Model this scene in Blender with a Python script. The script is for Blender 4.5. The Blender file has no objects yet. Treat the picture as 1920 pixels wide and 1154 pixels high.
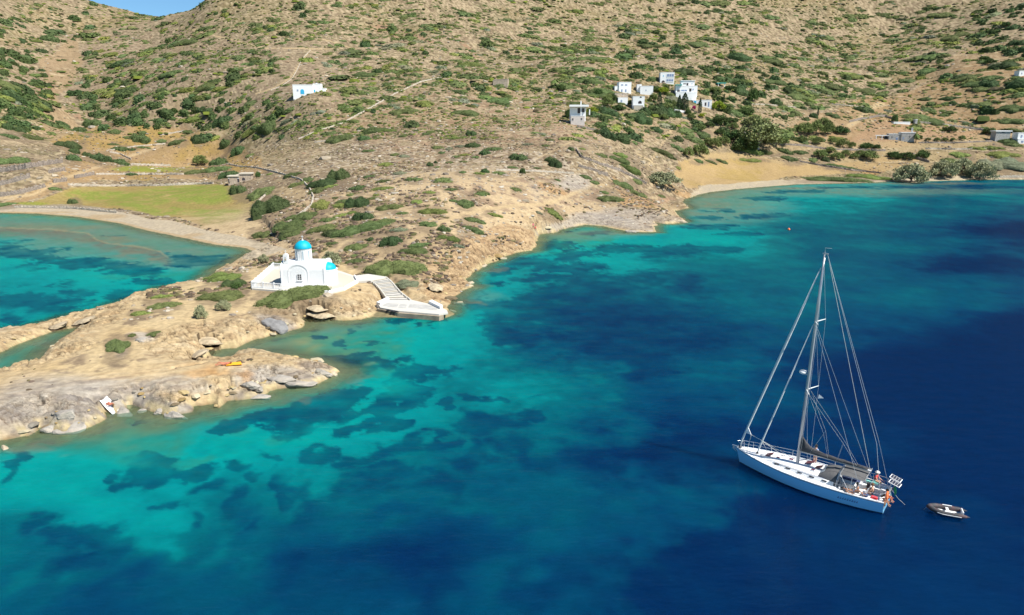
import bpy, bmesh, math, random
import numpy as np
from mathutils import Vector, Matrix
R = math.radians
PI = math.pi
random.seed(7)
rng = np.random.default_rng(11)
scene = bpy.context.scene
COL = scene.collection

# ---------------------------------------------------------------- camera, sky, sun, exposure
CAM_H, PITCH, FPX = 29.0, 15.0, 1297.0          # camera height (m), tilt below the horizon, focal length in photo pixels
cam_data = bpy.data.cameras.new('camera')
cam_data.sensor_width = 36.0
cam_data.lens = 36.0 * FPX / 1920.0
cam_data.clip_start = 0.5
cam_data.clip_end = 6000.0
cam = bpy.data.objects.new('camera', cam_data)
cam.location = (0, 0, CAM_H)
cam.rotation_euler = (R(90 - PITCH), 0, 0)
COL.objects.link(cam)
scene.camera = cam

SUN_EL, SUN_AZ = 52.0, -32.0                    # elevation; azimuth measured from +X (photo right) towards the camera
sdir = Vector((math.cos(R(SUN_EL)) * math.cos(R(SUN_AZ)), math.cos(R(SUN_EL)) * math.sin(R(SUN_AZ)), math.sin(R(SUN_EL))))
world = bpy.data.worlds.new('World')
scene.world = world
world.use_nodes = True
wn = world.node_tree
bg = wn.nodes['Background']
sky = wn.nodes.new('ShaderNodeTexSky')
sky.sky_type = 'NISHITA'
sky.sun_disc = False
sky.sun_elevation = R(SUN_EL)
sky.sun_rotation = math.atan2(sdir.x, sdir.y)
sky.altitude = 1800
sky.air_density = 0.9
sky.dust_density = 0.0
sky.ozone_density = 3.0
tint = wn.nodes.new('ShaderNodeMix'); tint.data_type = 'RGBA'; tint.blend_type = 'MULTIPLY'; tint.inputs['Factor'].default_value = 1
tint.inputs['B'].default_value = (0.68, 0.90, 0.93, 1)
wn.links.new(sky.outputs['Color'], tint.inputs['A']); wn.links.new(tint.outputs['Result'], bg.inputs['Color'])
bg.inputs['Strength'].default_value = 0.092
sun_data = bpy.data.lights.new('sun', 'SUN')
sun_data.energy = 5.0
sun_data.angle = R(0.5)
sun_data.color = (1.0, 0.955, 0.88)
sun = bpy.data.objects.new('sun', sun_data)
sun.rotation_euler = sdir.to_track_quat('Z', 'Y').to_euler()
sun.location = (60, -30, 120)
COL.objects.link(sun)
scene.view_settings.view_transform = 'Standard'
scene.view_settings.look = 'None'
scene.view_settings.gamma = 1.0
scene.view_settings.exposure = 0.65
scene.render.engine = 'CYCLES'
scene.cycles.max_bounces = 5
scene.cycles.diffuse_bounces = 2
scene.cycles.glossy_bounces = 2
scene.cycles.transmission_bounces = 3
scene.cycles.transparent_max_bounces = 6
KILL = 1.95     # what a sunlit white surface shows; as-seen colours are divided by this to get base colours

# ---------------------------------------------------------------- small helpers
def lin(c):
    c = np.asarray(c, float) / 255.0
    return np.where(c <= 0.04045, c / 12.92, ((c + 0.055) / 1.055) ** 2.4)
def seen(r, g, b, k=None):          # base colour of a surface that shows as r, g, b in full sun
    return tuple(np.clip(lin((r, g, b)) / (k or KILL), 0, 0.88)) + (1.0,)

sp_, cp_ = math.sin(R(PITCH)), math.cos(R(PITCH))
def ray(px, py):
    u, v = px - 960.0, py - 577.0
    return np.array([u, FPX * cp_ - v * sp_, -FPX * sp_ - v * cp_])
def W(px, py, z=0.0):               # the place at height z that the photograph shows at px, py
    d = ray(px, py); t = (z - CAM_H) / d[2]
    return Vector((d[0] * t, d[1] * t, z))
def WY(px, py, Y):
    d = ray(px, py); t = Y / d[1]
    return (d[0] * t, Y, CAM_H + d[2] * t)
def project(x, y, z):
    dz = z - CAM_H
    depth = y * cp_ - dz * sp_
    up = y * sp_ + dz * cp_
    depth = np.maximum(depth, 0.5)
    return 960.0 + FPX * x / depth, 577.0 - FPX * up / depth
def pxm(p):                          # photo pixels per metre at a place
    return FPX / (p[1] * cp_ - (p[2] - CAM_H) * sp_)

def _hash(ix, iy, seed):
    h = (ix.astype(np.int64) * 374761393 + iy.astype(np.int64) * 668265263 + seed * 1442695041) & 0xFFFFFFFF
    h = ((h ^ (h >> 13)) * 1274126177) & 0xFFFFFFFF
    h = (h ^ (h >> 16)) & 0xFFFFFFFF
    h = (h * 2246822519) & 0xFFFFFFFF
    return ((h ^ (h >> 15)) & 0xFFFFFF) / float(0xFFFFFF)
def vnoise(x, y, seed=0):
    ix, iy = np.floor(x), np.floor(y)
    fx, fy = x - ix, y - iy
    fx = fx * fx * fx * (fx * (fx * 6 - 15) + 10); fy = fy * fy * fy * (fy * (fy * 6 - 15) + 10)
    a = _hash(ix, iy, seed); b = _hash(ix + 1, iy, seed); c = _hash(ix, iy + 1, seed); d = _hash(ix + 1, iy + 1, seed)
    return (a + (b - a) * fx) * (1 - fy) + (c + (d - c) * fx) * fy
def fbm(x, y, octs=4, seed=0, gain=0.5):
    s = 0; a = 1.0; n = 0; c_, s_ = 0.8, 0.6
    for o in range(octs):
        s = s + a * (vnoise(x, y, seed + o * 17) - 0.5) * 2; n += a
        x, y = (x * c_ - y * s_) * 2.03 + 3.1, (x * s_ + y * c_) * 2.03 - 1.7
        a *= gain
    return s / n * 1.4
def worley(x, y, seed=0):            # F1, F2 and a random value per cell
    ix, iy = np.floor(x), np.floor(y)
    f1 = np.full(x.shape, 9.0); f2 = np.full(x.shape, 9.0); cid = np.zeros(x.shape)
    for dx in (-1, 0, 1):
        for dy in (-1, 0, 1):
            cx, cy = ix + dx, iy + dy
            px_, py_ = cx + _hash(cx, cy, seed), cy + _hash(cx, cy, seed + 5)
            d = np.hypot(px_ - x, py_ - y)
            nearer = d < f1
            f2 = np.where(nearer, f1, np.minimum(f2, d))
            cid = np.where(nearer, _hash(cx, cy, seed + 9), cid)
            f1 = np.where(nearer, d, f1)
    return f1, f2, cid
def sstep(a, b, x):
    t = np.clip((x - a) / (b - a), 0, 1)
    return t * t * (3 - 2 * t)
def in_poly(px, py, poly):
    inside = np.zeros(px.shape, bool)
    n = len(poly)
    for i in range(n):
        x0, y0 = poly[i]; x1, y1 = poly[(i + 1) % n]
        if y0 == y1: continue
        c = ((y0 > py) != (y1 > py)) & (px < (x1 - x0) * (py - y0) / (y1 - y0) + x0)
        inside ^= c
    return inside
def line_dist(px, py, pts):
    d = np.full(px.shape, 1e9)
    for (x0, y0), (x1, y1) in zip(pts[:-1], pts[1:]):
        vx, vy = x1 - x0, y1 - y0
        t = np.clip(((px - x0) * vx + (py - y0) * vy) / (vx * vx + vy * vy + 1e-9), 0, 1)
        d = np.minimum(d, np.hypot(px - x0 - t * vx, py - y0 - t * vy))
    return d

def set_attr_color(me, name, cols):
    a = me.attributes.new(name, 'FLOAT_COLOR', 'POINT')
    c = np.ones((len(me.vertices), 4), np.float32); c[:, :cols.shape[1]] = cols
    a.data.foreach_set('color', c.ravel())
def np_mesh(name, verts, faces, smooth=False):
    """faces: (n,3) or (n,4) int array"""
    me = bpy.data.meshes.new(name)
    verts = np.asarray(verts, np.float32); faces = np.asarray(faces, np.int32)
    me.vertices.add(len(verts)); me.vertices.foreach_set('co', verts.ravel())
    k = faces.shape[1]
    me.loops.add(faces.size); me.loops.foreach_set('vertex_index', faces.ravel())
    me.polygons.add(len(faces))
    me.polygons.foreach_set('loop_start', np.arange(0, faces.size, k, dtype=np.int32))
    me.polygons.foreach_set('loop_total', np.full(len(faces), k, np.int32))
    me.polygons.foreach_set('use_smooth', np.full(len(faces), smooth))
    me.update(calc_edges=True)
    me.validate()
    return me

# ---------------------------------------------------------------- materials
def mat(name, base=(0.5, 0.5, 0.5, 1), rough=0.8, metal=0.0, noise=0.0, nscale=3.0, bump=0.0, bscale=20.0, attr=None, spec=0.4, objvar=0.0, dirt=None):
    m = bpy.data.materials.new(name); m.use_nodes = True
    nt = m.node_tree; b = nt.nodes['Principled BSDF']
    b.inputs['Roughness'].default_value = rough
    b.inputs['Metallic'].default_value = metal
    b.inputs['Specular IOR Level'].default_value = spec
    src = None
    tc = nt.nodes.new('ShaderNodeTexCoord')
    if attr:
        at = nt.nodes.new('ShaderNodeAttribute'); at.attribute_name = attr; src = at.outputs['Color']
    else:
        rgb = nt.nodes.new('ShaderNodeRGB'); rgb.outputs[0].default_value = base; src = rgb.outputs[0]
    if noise:
        n = nt.nodes.new('ShaderNodeTexNoise'); n.inputs['Scale'].default_value = nscale; n.inputs['Detail'].default_value = 5
        nt.links.new(tc.outputs['Object'], n.inputs['Vector'])
        mr = nt.nodes.new('ShaderNodeMapRange')
        mr.inputs['From Min'].default_value = 0.3; mr.inputs['From Max'].default_value = 0.7
        mr.inputs['To Min'].default_value = 1 - noise; mr.inputs['To Max'].default_value = 1 + noise
        nt.links.new(n.outputs['Fac'], mr.inputs['Value'])
        mx = nt.nodes.new('ShaderNodeMix'); mx.data_type = 'RGBA'; mx.blend_type = 'MULTIPLY'; mx.inputs['Factor'].default_value = 1
        nt.links.new(src, mx.inputs['A']); nt.links.new(mr.outputs['Result'], mx.inputs['B']); src = mx.outputs['Result']
    if objvar:
        oi = nt.nodes.new('ShaderNodeObjectInfo')
        hs = nt.nodes.new('ShaderNodeHueSaturation')
        m1 = nt.nodes.new('ShaderNodeMapRange'); m1.inputs['To Min'].default_value = 0.5 - objvar * 0.10; m1.inputs['To Max'].default_value = 0.5 + objvar * 0.10
        m2 = nt.nodes.new('ShaderNodeMapRange'); m2.inputs['To Min'].default_value = 1 - objvar; m2.inputs['To Max'].default_value = 1 + objvar
        nt.links.new(oi.outputs['Random'], m1.inputs['Value'])
        mt = nt.nodes.new('ShaderNodeMath'); mt.operation = 'FRACT'
        ml = nt.nodes.new('ShaderNodeMath'); ml.operation = 'MULTIPLY'; ml.inputs[1].default_value = 7.31
        nt.links.new(oi.outputs['Random'], ml.inputs[0]); nt.links.new(ml.outputs[0], mt.inputs[0]); nt.links.new(mt.outputs[0], m2.inputs['Value'])
        nt.links.new(m1.outputs['Result'], hs.inputs['Hue']); nt.links.new(m2.outputs['Result'], hs.inputs['Value'])
        nt.links.new(src, hs.inputs['Color']); src = hs.outputs['Color']
    if dirt:
        n = nt.nodes.new('ShaderNodeTexNoise'); n.inputs['Scale'].default_value = dirt[1]; n.inputs['Detail'].default_value = 6; n.inputs['Roughness'].default_value = 0.65
        nt.links.new(tc.outputs['Object'], n.inputs['Vector'])
        mr = nt.nodes.new('ShaderNodeMapRange'); mr.inputs['From Min'].default_value = 0.52; mr.inputs['From Max'].default_value = 0.72
        mr.inputs['To Max'].default_value = dirt[2]
        nt.links.new(n.outputs['Fac'], mr.inputs['Value'])
        mx = nt.nodes.new('ShaderNodeMix'); mx.data_type = 'RGBA'
        nt.links.new(mr.outputs['Result'], mx.inputs['Factor']); nt.links.new(src, mx.inputs['A']); mx.inputs['B'].default_value = dirt[0]; src = mx.outputs['Result']
    nt.links.new(src, b.inputs['Base Color'])
    if bump:
        n = nt.nodes.new('ShaderNodeTexNoise'); n.inputs['Scale'].default_value = bscale; n.inputs['Detail'].default_value = 6; n.inputs['Roughness'].default_value = 0.65
        nt.links.new(tc.outputs['Object'], n.inputs['Vector'])
        bp = nt.nodes.new('ShaderNodeBump'); bp.inputs['Strength'].default_value = bump; bp.inputs['Distance'].default_value = 0.1
        nt.links.new(n.outputs['Fac'], bp.inputs['Height']); nt.links.new(bp.outputs['Normal'], b.inputs['Normal'])
    return m

# ---------------------------------------------------------------- object helpers
def link(name, me, m=None, parent=None, loc=None, kind=None):
    o = bpy.data.objects.new(name, me)
    COL.objects.link(o)
    if m is not None and me is not None and len(me.materials) == 0:
        me.materials.append(m)
    if parent is not None: o.parent = parent
    if loc is not None: o.location = loc
    if kind: o['kind'] = kind
    return o
def tag(o, label, cat, group=None):
    o['label'] = label; o['category'] = cat
    if group: o['group'] = group
    return o
def thing(name, label, cat, loc=(0, 0, 0), rz=0.0, group=None):
    o = bpy.data.objects.new(name, None); COL.objects.link(o)
    o.empty_display_size = 0.3
    o.location = loc; o.rotation_euler = (0, 0, rz)
    return tag(o, label, cat, group)

class MB:
    """collects simple shapes into one mesh"""
    def __init__(s): s.v = []; s.f = []
    def add(s, vs, fs):
        n = len(s.v); s.v += [tuple(v) for v in vs]; s.f += [tuple(i + n for i in f) for f in fs]
        return s
    def box(s, x0, x1, y0, y1, z0, z1, M=None):
        vs = [(x, y, z) for z in (z0, z1) for y in (y0, y1) for x in (x0, x1)]
        if M is not None: vs = [M @ Vector(v) for v in vs]
        return s.add(vs, [(0, 2, 3, 1), (4, 5, 7, 6), (0, 1, 5, 4), (2, 6, 7, 3), (0, 4, 6, 2), (1, 3, 7, 5)])
    def tube(s, pts, r, n=6, cap=True):
        pts = [Vector(p) for p in pts]
        rs = r if isinstance(r, (list, tuple)) else [r] * len(pts)
        rings = []
        for i, p in enumerate(pts):
            d = (pts[min(i + 1, len(pts) - 1)] - pts[max(i - 1, 0)])
            if d.length < 1e-6: d = Vector((0, 0, 1))
            d.normalize()
            a = d.orthogonal().normalized() if i == 0 else (prev - d * prev.dot(d))
            if a.length < 1e-5: a = d.orthogonal()
            a.normalize(); prev = a; b = d.cross(a)
            rings.append([p + (a * math.cos(2 * PI * k / n) + b * math.sin(2 * PI * k / n)) * rs[i] for k in range(n)])
        vs = [v for rg in rings for v in rg]; fs = []
        for i in range(len(rings) - 1):
            for k in range(n):
                fs.append((i * n + k, i * n + (k + 1) % n, (i + 1) * n + (k + 1) % n, (i + 1) * n + k))
        if cap:
            fs.append(tuple(range(n - 1, -1, -1))); fs.append(tuple((len(rings) - 1) * n + k for k in range(n)))
        return s.add(vs, fs)
    def lathe(s, prof, n=24, c=(0, 0, 0), a0=0.0, a1=2 * PI, cap=True):
        full = abs(a1 - a0 - 2 * PI) < 1e-6
        m = n if full else n + 1
        vs = []; fs = []
        for (r, z) in prof:
            for k in range(m):
                a = a0 + (a1 - a0) * k / n
                vs.append((c[0] + r * math.cos(a), c[1] + r * math.sin(a), c[2] + z))
        for i in range(len(prof) - 1):
            for k in range(n):
                k2 = (k + 1) % m if full else k + 1
                fs.append((i * m + k, i * m + k2, (i + 1) * m + k2, (i + 1) * m + k))
        if cap and full:
            if prof[0][0] > 1e-4: fs.append(tuple(range(m - 1, -1, -1)))
            if prof[-1][0] > 1e-4: fs.append(tuple((len(prof) - 1) * m + k for k in range(m)))
        return s.add(vs, fs)
    def prism(s, poly, z0, z1):
        n = len(poly)
        vs = [(p[0], p[1], z0) for p in poly] + [(p[0], p[1], z1) for p in poly]
        ar = sum(poly[i][0] * poly[(i + 1) % n][1] - poly[(i + 1) % n][0] * poly[i][1] for i in range(n))
        fs = [tuple(range(n - 1, -1, -1)), tuple(range(n, 2 * n))] + [(i, (i + 1) % n, n + (i + 1) % n, n + i) for i in range(n)]
        if ar < 0: fs = [tuple(reversed(f)) for f in fs]
        return s.add(vs, fs)
    def mesh(s, name, smooth=False, bevel=0.0, sub=0):
        me = bpy.data.meshes.new(name); me.from_pydata([tuple(v) for v in s.v], [], s.f)
        if bevel or sub:
            bm = bmesh.new(); bm.from_mesh(me)
            bmesh.ops.remove_doubles(bm, verts=bm.verts, dist=1e-4)
            if bevel: bmesh.ops.bevel(bm, geom=list(bm.edges), offset=bevel, segments=2, affect='EDGES', clamp_overlap=True)
            bm.to_mesh(me); bm.free()
        me.validate()
        if smooth: me.polygons.foreach_set('use_smooth', [True] * len(me.polygons))
        me.update()
        return me
    def put(s, name, m, parent=None, smooth=False, bevel=0.0, loc=None):
        return link(name, s.mesh(name, smooth, bevel), m, parent, loc)
# ================================================================ THE LAND
COAST_PX = [(-900,392),(-400,393),(0,399),(70,401),(139,406),(222,419),(277,433),(347,447),(402,459),(458,465),(473,471),(444,489),(416,502),(388,521),
 (369,532),(311,541),(277,555),(244,563),(194,581),(164,587),(119,596),(83,607),(42,616),(0,621),(-80,640),(-170,668),(-150,700),(-60,684),(0,661),(28,648),(69,632),
 (92,624),(120,618),(146,614),(150,620),(138,629),(125,638),(100,650),(83,663),(75,675),(69,685),(55,693),(0,710),(-120,745),(-300,800),(-420,880),(-250,870),(-90,850),(0,827),(28,823),
 (55,818),(80,801),(88,809),(119,813),(144,804),(164,805),(200,786),(197,773),(219,776),(247,762),(266,768),(294,775),(319,782),(358,772),
 (362,762),(399,758),(410,766),(430,752),(457,751),(499,743),(501,734),(526,729),(590,724),(618,709),(640,697),(629,689),(606,684),(583,678),
 (561,677),(526,669),(503,665),(469,663),(441,664),(437,672),(440,680),(412,685),(380,686),(375,679),(389,672),(407,656),(423,653),(444,654),
 (457,648),(480,638),(503,631),(538,622),(567,614),(572,602),(595,602),(618,600),(641,602),(677,600),(698,593),(714,585),(722,579),(770,583),(830,588),(840,583),
 (839,573),(846,561),(865,546),(888,537),(874,525),(883,514),(900,504),(917,494),(935,488),(952,480),(970,475),(1000,470),(1007,450),(1010,440),
 (1035,437),(1067,427),(1097,422),(1130,425),(1160,431),(1185,436),(1230,435),(1230,419),(1262,420),(1285,416),(1270,407),(1265,396),(1290,390),
 (1280,380),(1287,374),(1310,365),(1330,361),(1380,355),(1440,350),(1490,346),(1590,344),(1675,341),(1715,343),(1740,340),(1850,337),(1920,337),(2300,334),(2900,330)]
coast = [tuple(W(a, b)[:2]) for a, b in COAST_PX]
coast = [(-1500, coast[0][1] + 60)] + coast + [(1500, coast[-1][1] + 40)]
land_poly = coast + [(1500, 3000), (-1500, 3000)]

# heights the photograph implies: ('z', px, py, height) or ('Y', px, py, distance)
CTRL = [('z',580,530,4.6),('z',500,530,4.4),('z',650,525,4.2),('z',640,578,2.1),('z',690,583,1.1),('z',600,588,1.7),('z',560,600,1.6),('z',620,560,3.3),('z',560,580,2.9),('z',680,575,2.6),('z',500,600,2.2),('z',620,590,1.5),('z',470,560,3.4),
 ('z',330,600,2.6),('z',250,600,2.3),('z',200,640,2.3),('z',100,700,2.3),('z',300,690,2.2),('z',380,620,2.4),('z',60,760,2.2),('z',170,740,2.1),('z',20,720,2.0),
 ('z',60,625,1.5),('z',130,605,1.6),('z',0,640,1.5),('z',-100,660,1.5),('z',500,700,2.1),('z',560,695,1.9),('z',440,710,1.9),('z',610,695,1.3),('z',300,750,1.8),('z',-100,780,2.3),('z',-300,820,2.),
 ('z',850,535,0.9),('z',868,515,0.9),('z',905,490,0.9),('z',945,470,1.0),('z',985,455,1.2),('z',800,562,1.1),('z',832,572,0.7),('z',835,500,3.0),('z',890,470,3.2),('z',930,455,3.2),('z',760,545,2.6),('z',420,520,2.3),('z',350,560,2.2),('z',470,490,2.0),('z',500,470,2.3),('z',700,520,4.2),('z',720,550,2.4),('z',760,560,2.4),('z',800,540,2.5),('z',840,540,1.9),('z',775,500,4.4),('z',840,480,4.4),('z',700,480,4.6),
 ('z',600,470,4.6),('z',540,450,3.6),('z',860,450,6.4),('z',930,430,5.0),('z',980,440,2.5),('z',700,430,7.0),('z',800,400,9.2),('z',600,410,6.5),('z',560,380,8.0),('z',500,400,3.6),('z',930,400,7.6),('z',1000,400,5.4),
 ('z',1050,400,4.2),('z',1100,402,1.9),('z',1150,402,1.9),('z',1200,400,2.4),('z',1250,390,2.2),('z',1280,360,2.2),('z',1200,350,5.5),('z',1100,360,6.5),('z',1010,350,9.5),('z',1250,330,5.6),('z',880,360,10.5),
 ('z',300,415,1.3),('z',400,440,1.4),('z',200,395,1.3),('z',60,388,1.4),('z',480,462,1.6),('z',-200,385,1.4),
 ('z',250,385,2.0),('z',420,410,2.4),('z',100,375,2.2),('z',300,350,3.8),('z',400,345,4.4),('z',450,380,3.0),('z',150,352,4.0),('z',300,322,6.6),('z',250,300,9.0),('z',350,290,10.2),('z',30,340,8.0),('z',60,320,11.5),('z',0,365,4.0),
 ('z',640,360,9.5),('z',540,340,9.5),('z',480,330,8.0),
 ('Y',700,300,268),('Y',600,300,285),('Y',850,300,262),('Y',1000,300,258),('Y',1100,300,262),('Y',1200,300,285),
 ('Y',700,240,345),('Y',600,250,340),('Y',850,240,330),('Y',1000,230,345),('Y',1085,236,345),('Y',1200,260,362),('Y',1200,238,392),('Y',1340,270,404),('Y',1280,282,376),('Y',1250,300,348),('Y',1150,225,380),('Y',500,270,375),('Y',420,290,400),
 ('Y',580,180,395),('Y',700,200,390),('Y',820,150,440),('Y',680,150,450),('Y',480,200,420),('Y',940,170,430),('Y',950,140,465),
 ('Y',450,250,400),('Y',350,250,420),('Y',200,250,430),('Y',130,250,440),('Y',110,200,500),('Y',115,160,540),('Y',120,120,580),('Y',20,250,370),('Y',0,290,300),('Y',30,200,410),('Y',10,150,440),('Y',70,180,470),
 ('Y',200,180,500),('Y',300,200,450),('Y',250,120,560),('Y',400,150,470),('Y',100,60,680),('Y',0,60,600),('Y',200,40,730),('Y',340,60,640),('Y',450,80,560),('Y',400,20,640),
 ('Y',600,100,520),('Y',550,40,590),('Y',700,60,590),('Y',800,100,530),('Y',900,60,620),('Y',1000,100,590),('Y',1050,130,500),('Y',1130,125,495),('Y',980,150,478),
 ('Y',1170,175,448),('Y',1200,200,428),('Y',1250,160,474),('Y',1290,187,455),('Y',1330,207,446),('Y',1300,240,416),('Y',1200,120,540),('Y',1150,80,640),
 ('Y',1250,60,720),('Y',1400,100,640),('Y',1400,160,520),('Y',1400,210,462),('Y',1500,120,640),('Y',1500,190,510),('Y',1600,190,520),('Y',1600,100,700),('Y',1700,150,580),
 ('z',1350,352,1.6),('z',1420,345,1.8),('z',1600,338,1.8),('z',1800,332,1.9),('z',1900,332,1.9),('z',2100,330,2.),
 ('Y',1350,325,362),('Y',1450,325,372),('Y',1560,325,368),('Y',1380,300,392),('Y',1500,300,400),('Y',1640,305,395),('Y',1800,310,378),('Y',1900,312,378),
 ('Y',1430,280,408),('Y',1560,280,418),('Y',1700,270,428),('Y',1850,285,408),('Y',1500,240,455),('Y',1640,250,448),('Y',1650,225,478),('Y',1780,255,450),('Y',1900,262,432),
 ('Y',1720,232,470),('Y',1850,245,455),('Y',1920,240,450),('Y',1750,200,500),('Y',1900,180,480),('Y',1850,140,520),('Y',1920,110,540),('Y',1780,110,590),
 ('Y',1700,60,760),('Y',1500,50,760),('Y',1850,50,680),('Y',2000,150,480),('Y',2050,60,580),
 ('Y',-100,300,290),('Y',-150,200,380),('Y',-100,80,520),('Y',-60,-20,640),
 ('Y',0,-14,850),('Y',100,-2,850),('Y',200,10,850),('Y',267,27,840),('Y',320,40,800),('Y',345,26,690),('Y',367,17,675),('Y',390,2,665),('Y',440,-30,680),
 ('Y',600,-60,760),('Y',800,-60,820),('Y',1000,-40,860),('Y',1200,-50,900),('Y',1500,-60,960),('Y',1900,-60,880),('Y',2100,-60,760),
 ('X',0,1100,120),('X',-300,1100,60),('X',400,1200,170),('X',-600,1000,80),('X',900,1000,150),('X',-330,1000,90),('X',-100,1000,200),('X',700,700,100),('X',-700,500,60)]
cp = []
for c in CTRL:
    if c[0] == 'z':
        k = 0.62 if (450 < c[2] < 640 and 440 < c[1] < 860) else 0.82 if (395 < c[2] <= 450 and 440 < c[1] < 960) else 1.0
        p = W(c[1], c[2], c[3] * k); cp.append((p.x, p.y, c[3] * k))
    elif c[0] == 'Y': cp.append(WY(c[1], c[2], c[3]))
    else: cp.append((c[1], c[2], c[3]))
cp = np.array(cp)
MQ = 14.0
def _phi(d2): return -np.sqrt(d2 + MQ * MQ)
d2 = (cp[:, None, 0] - cp[None, :, 0]) ** 2 + (cp[:, None, 1] - cp[None, :, 1]) ** 2
A = np.zeros((len(cp) + 3, len(cp) + 3))
A[:len(cp), :len(cp)] = _phi(d2) + np.eye(len(cp)) * 0.6
Pm = np.c_[np.ones(len(cp)), cp[:, 0] / 500, cp[:, 1] / 500]
A[:len(cp), len(cp):] = Pm; A[len(cp):, :len(cp)] = Pm.T
wts = np.linalg.solve(A, np.r_[cp[:, 2], 0, 0, 0])
def macro(x, y):
    out = np.empty(x.shape); xf, yf = x.ravel(), y.ravel(); o = np.empty(xf.shape)
    for i in range(0, len(xf), 40000):
        a, b = xf[i:i + 40000], yf[i:i + 40000]
        k = _phi((a[:, None] - cp[None, :, 0]) ** 2 + (b[:, None] - cp[None, :, 1]) ** 2)
        o[i:i + 40000] = k @ wts[:-3] + wts[-3] + wts[-2] * a / 500 + wts[-1] * b / 500
    return o.reshape(x.shape)
def shore_dist(x, y):
    """positive on land, negative over the sea"""
    xf, yf = x.ravel(), y.ravel()
    d = line_dist(xf, yf, coast)
    return np.where(in_poly(xf, yf, land_poly), d, -d).reshape(x.shape)

# sector grid: fine where the camera's surroundings are near, coarser beyond
rs = [16.0]
while rs[-1] < 1150:
    r = rs[-1]
    if r < 58: dr = 0.8
    elif r < 125: dr = 0.24 + (r - 58) * 0.0016
    elif r < 260: dr = 0.36 + (r - 125) * 0.0035
    elif r < 1000: dr = 0.83 * r / 260
    else: dr = 8
    rs.append(r + dr)
rs = np.array(rs)
th = np.r_[np.linspace(-78, -45.5, 26), np.linspace(-45, 45, 830), np.linspace(45.5, 78, 26)]
th = np.radians(th)
NR, NT = len(rs), len(th)
RR, TT = np.meshgrid(rs, th, indexing='ij')
GX, GY = RR * np.sin(TT), RR * np.cos(TT)
sd = shore_dist(GX, GY)
warp = fbm(GX / 3.0, GY / 3.0, 4, 31)
far_amp = np.clip(RR / 250, 0.25, 1.2)
PX0, PY0 = project(GX, GY, np.zeros_like(GX))
beach_c = in_poly(PX0, PY0, [(1015,445),(1060,405),(1110,395),(1130,430)]).astype(float)
beach = (in_poly(PX0, PY0, [(-900,360),(-900,410),(0,410),(240,440),(480,480),(540,470),(480,430),(300,380)]) |
         in_poly(PX0, PY0, [(1300,372),(1330,335),(3000,300),(3000,345)])).astype(float)
sdn = sd + warp * np.where(beach > 0, 0.25, 0.9) * far_amp
mac = macro(GX, GY)
land = sdn > 0
wid = np.where(beach > 0, 9.0, 1.3 + 3.0 * np.exp(-((PX0 - 1110) / 90) ** 2 - ((PY0 - 420) / 22) ** 2))
# fine relief
d1 = fbm(GX / 55, GY / 55, 4, 3)
d2_ = fbm(GX / 9, GY / 9, 4, 8)
rocky = sstep(0.1, 1.2, sdn) * (1 - sstep(3.0, 7.0, sdn + 3 * fbm(GX / 12, GY / 12, 3, 41))) * (1 - beach)
promo = sstep(240, 200, RR) * (sdn > 0)
hillm = sstep(200, 420, RR)
wf1, wf2, wid_c = worley(GX / 2.6 + d2_ * 0.5, GY / 1.5 + d1, 4)
crack = sstep(0.09, 0.0, wf2 - wf1)
q1, q2, qc = worley(GX / 0.9 + d2_, GY / 0.6, 12)
crack2 = sstep(0.10, 0.0, q2 - q1)
saw1 = 1 - ((GY * 0.75 - GX * 0.25 + 1.1 * d2_ + 2.0 * d1) % 1.0); saw2 = ((GX * 0.42 + GY * 0.30 + 0.9 * warp + 1.5 * d1) % 1.0)
sawk = sstep(-0.25, 0.4, fbm(GX / 11, GY / 11, 2, 44))
ledge = np.floor((fbm(GX / 7, GY / 4.5, 3, 21) + 1) * 4) / 4
hL = np.maximum(mac, 0.5)
hL = hL + d1 * (0.15 + 2.6 * hillm) + d2_ * (0.10 + 0.16 * hillm + 0.12 * (1 - promo))
hL = hL + rocky * ((wid_c - 0.5) * 0.45 + ledge * 0.14 - crack * 0.42 + (qc - 0.5) * 0.30 - crack2 * 0.16 + sawk * (saw1 * 0.26 + saw2 * 0.34) - 0.25) + promo * (1 - beach) * (0.06 * (qc - 0.5) + 0.07 * sawk * saw1 * sstep(0.0, 0.4, fbm(GX / 16, GY / 16, 3, 46)))
terr = sstep(0.25, 0.6, fbm(GX / 90 + 5, GY / 90, 2, 77)) * hillm
hL = hL + terr * 0.55 * np.abs(((hL / 2.6) % 1.0) - 0.5) * -2
hL = np.maximum(hL, 0.28)
hland = hL * (1 - np.exp(-np.maximum(sdn, 0) / wid)) + 0.02
dep = np.minimum(0.10 + 0.16 * np.maximum(-sdn, 0) ** 1.05, 7.0) * (1 + 0.25 * d2_)
hsea = -np.maximum(dep, 0.03)
H = np.where(land, hland, hsea)

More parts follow.
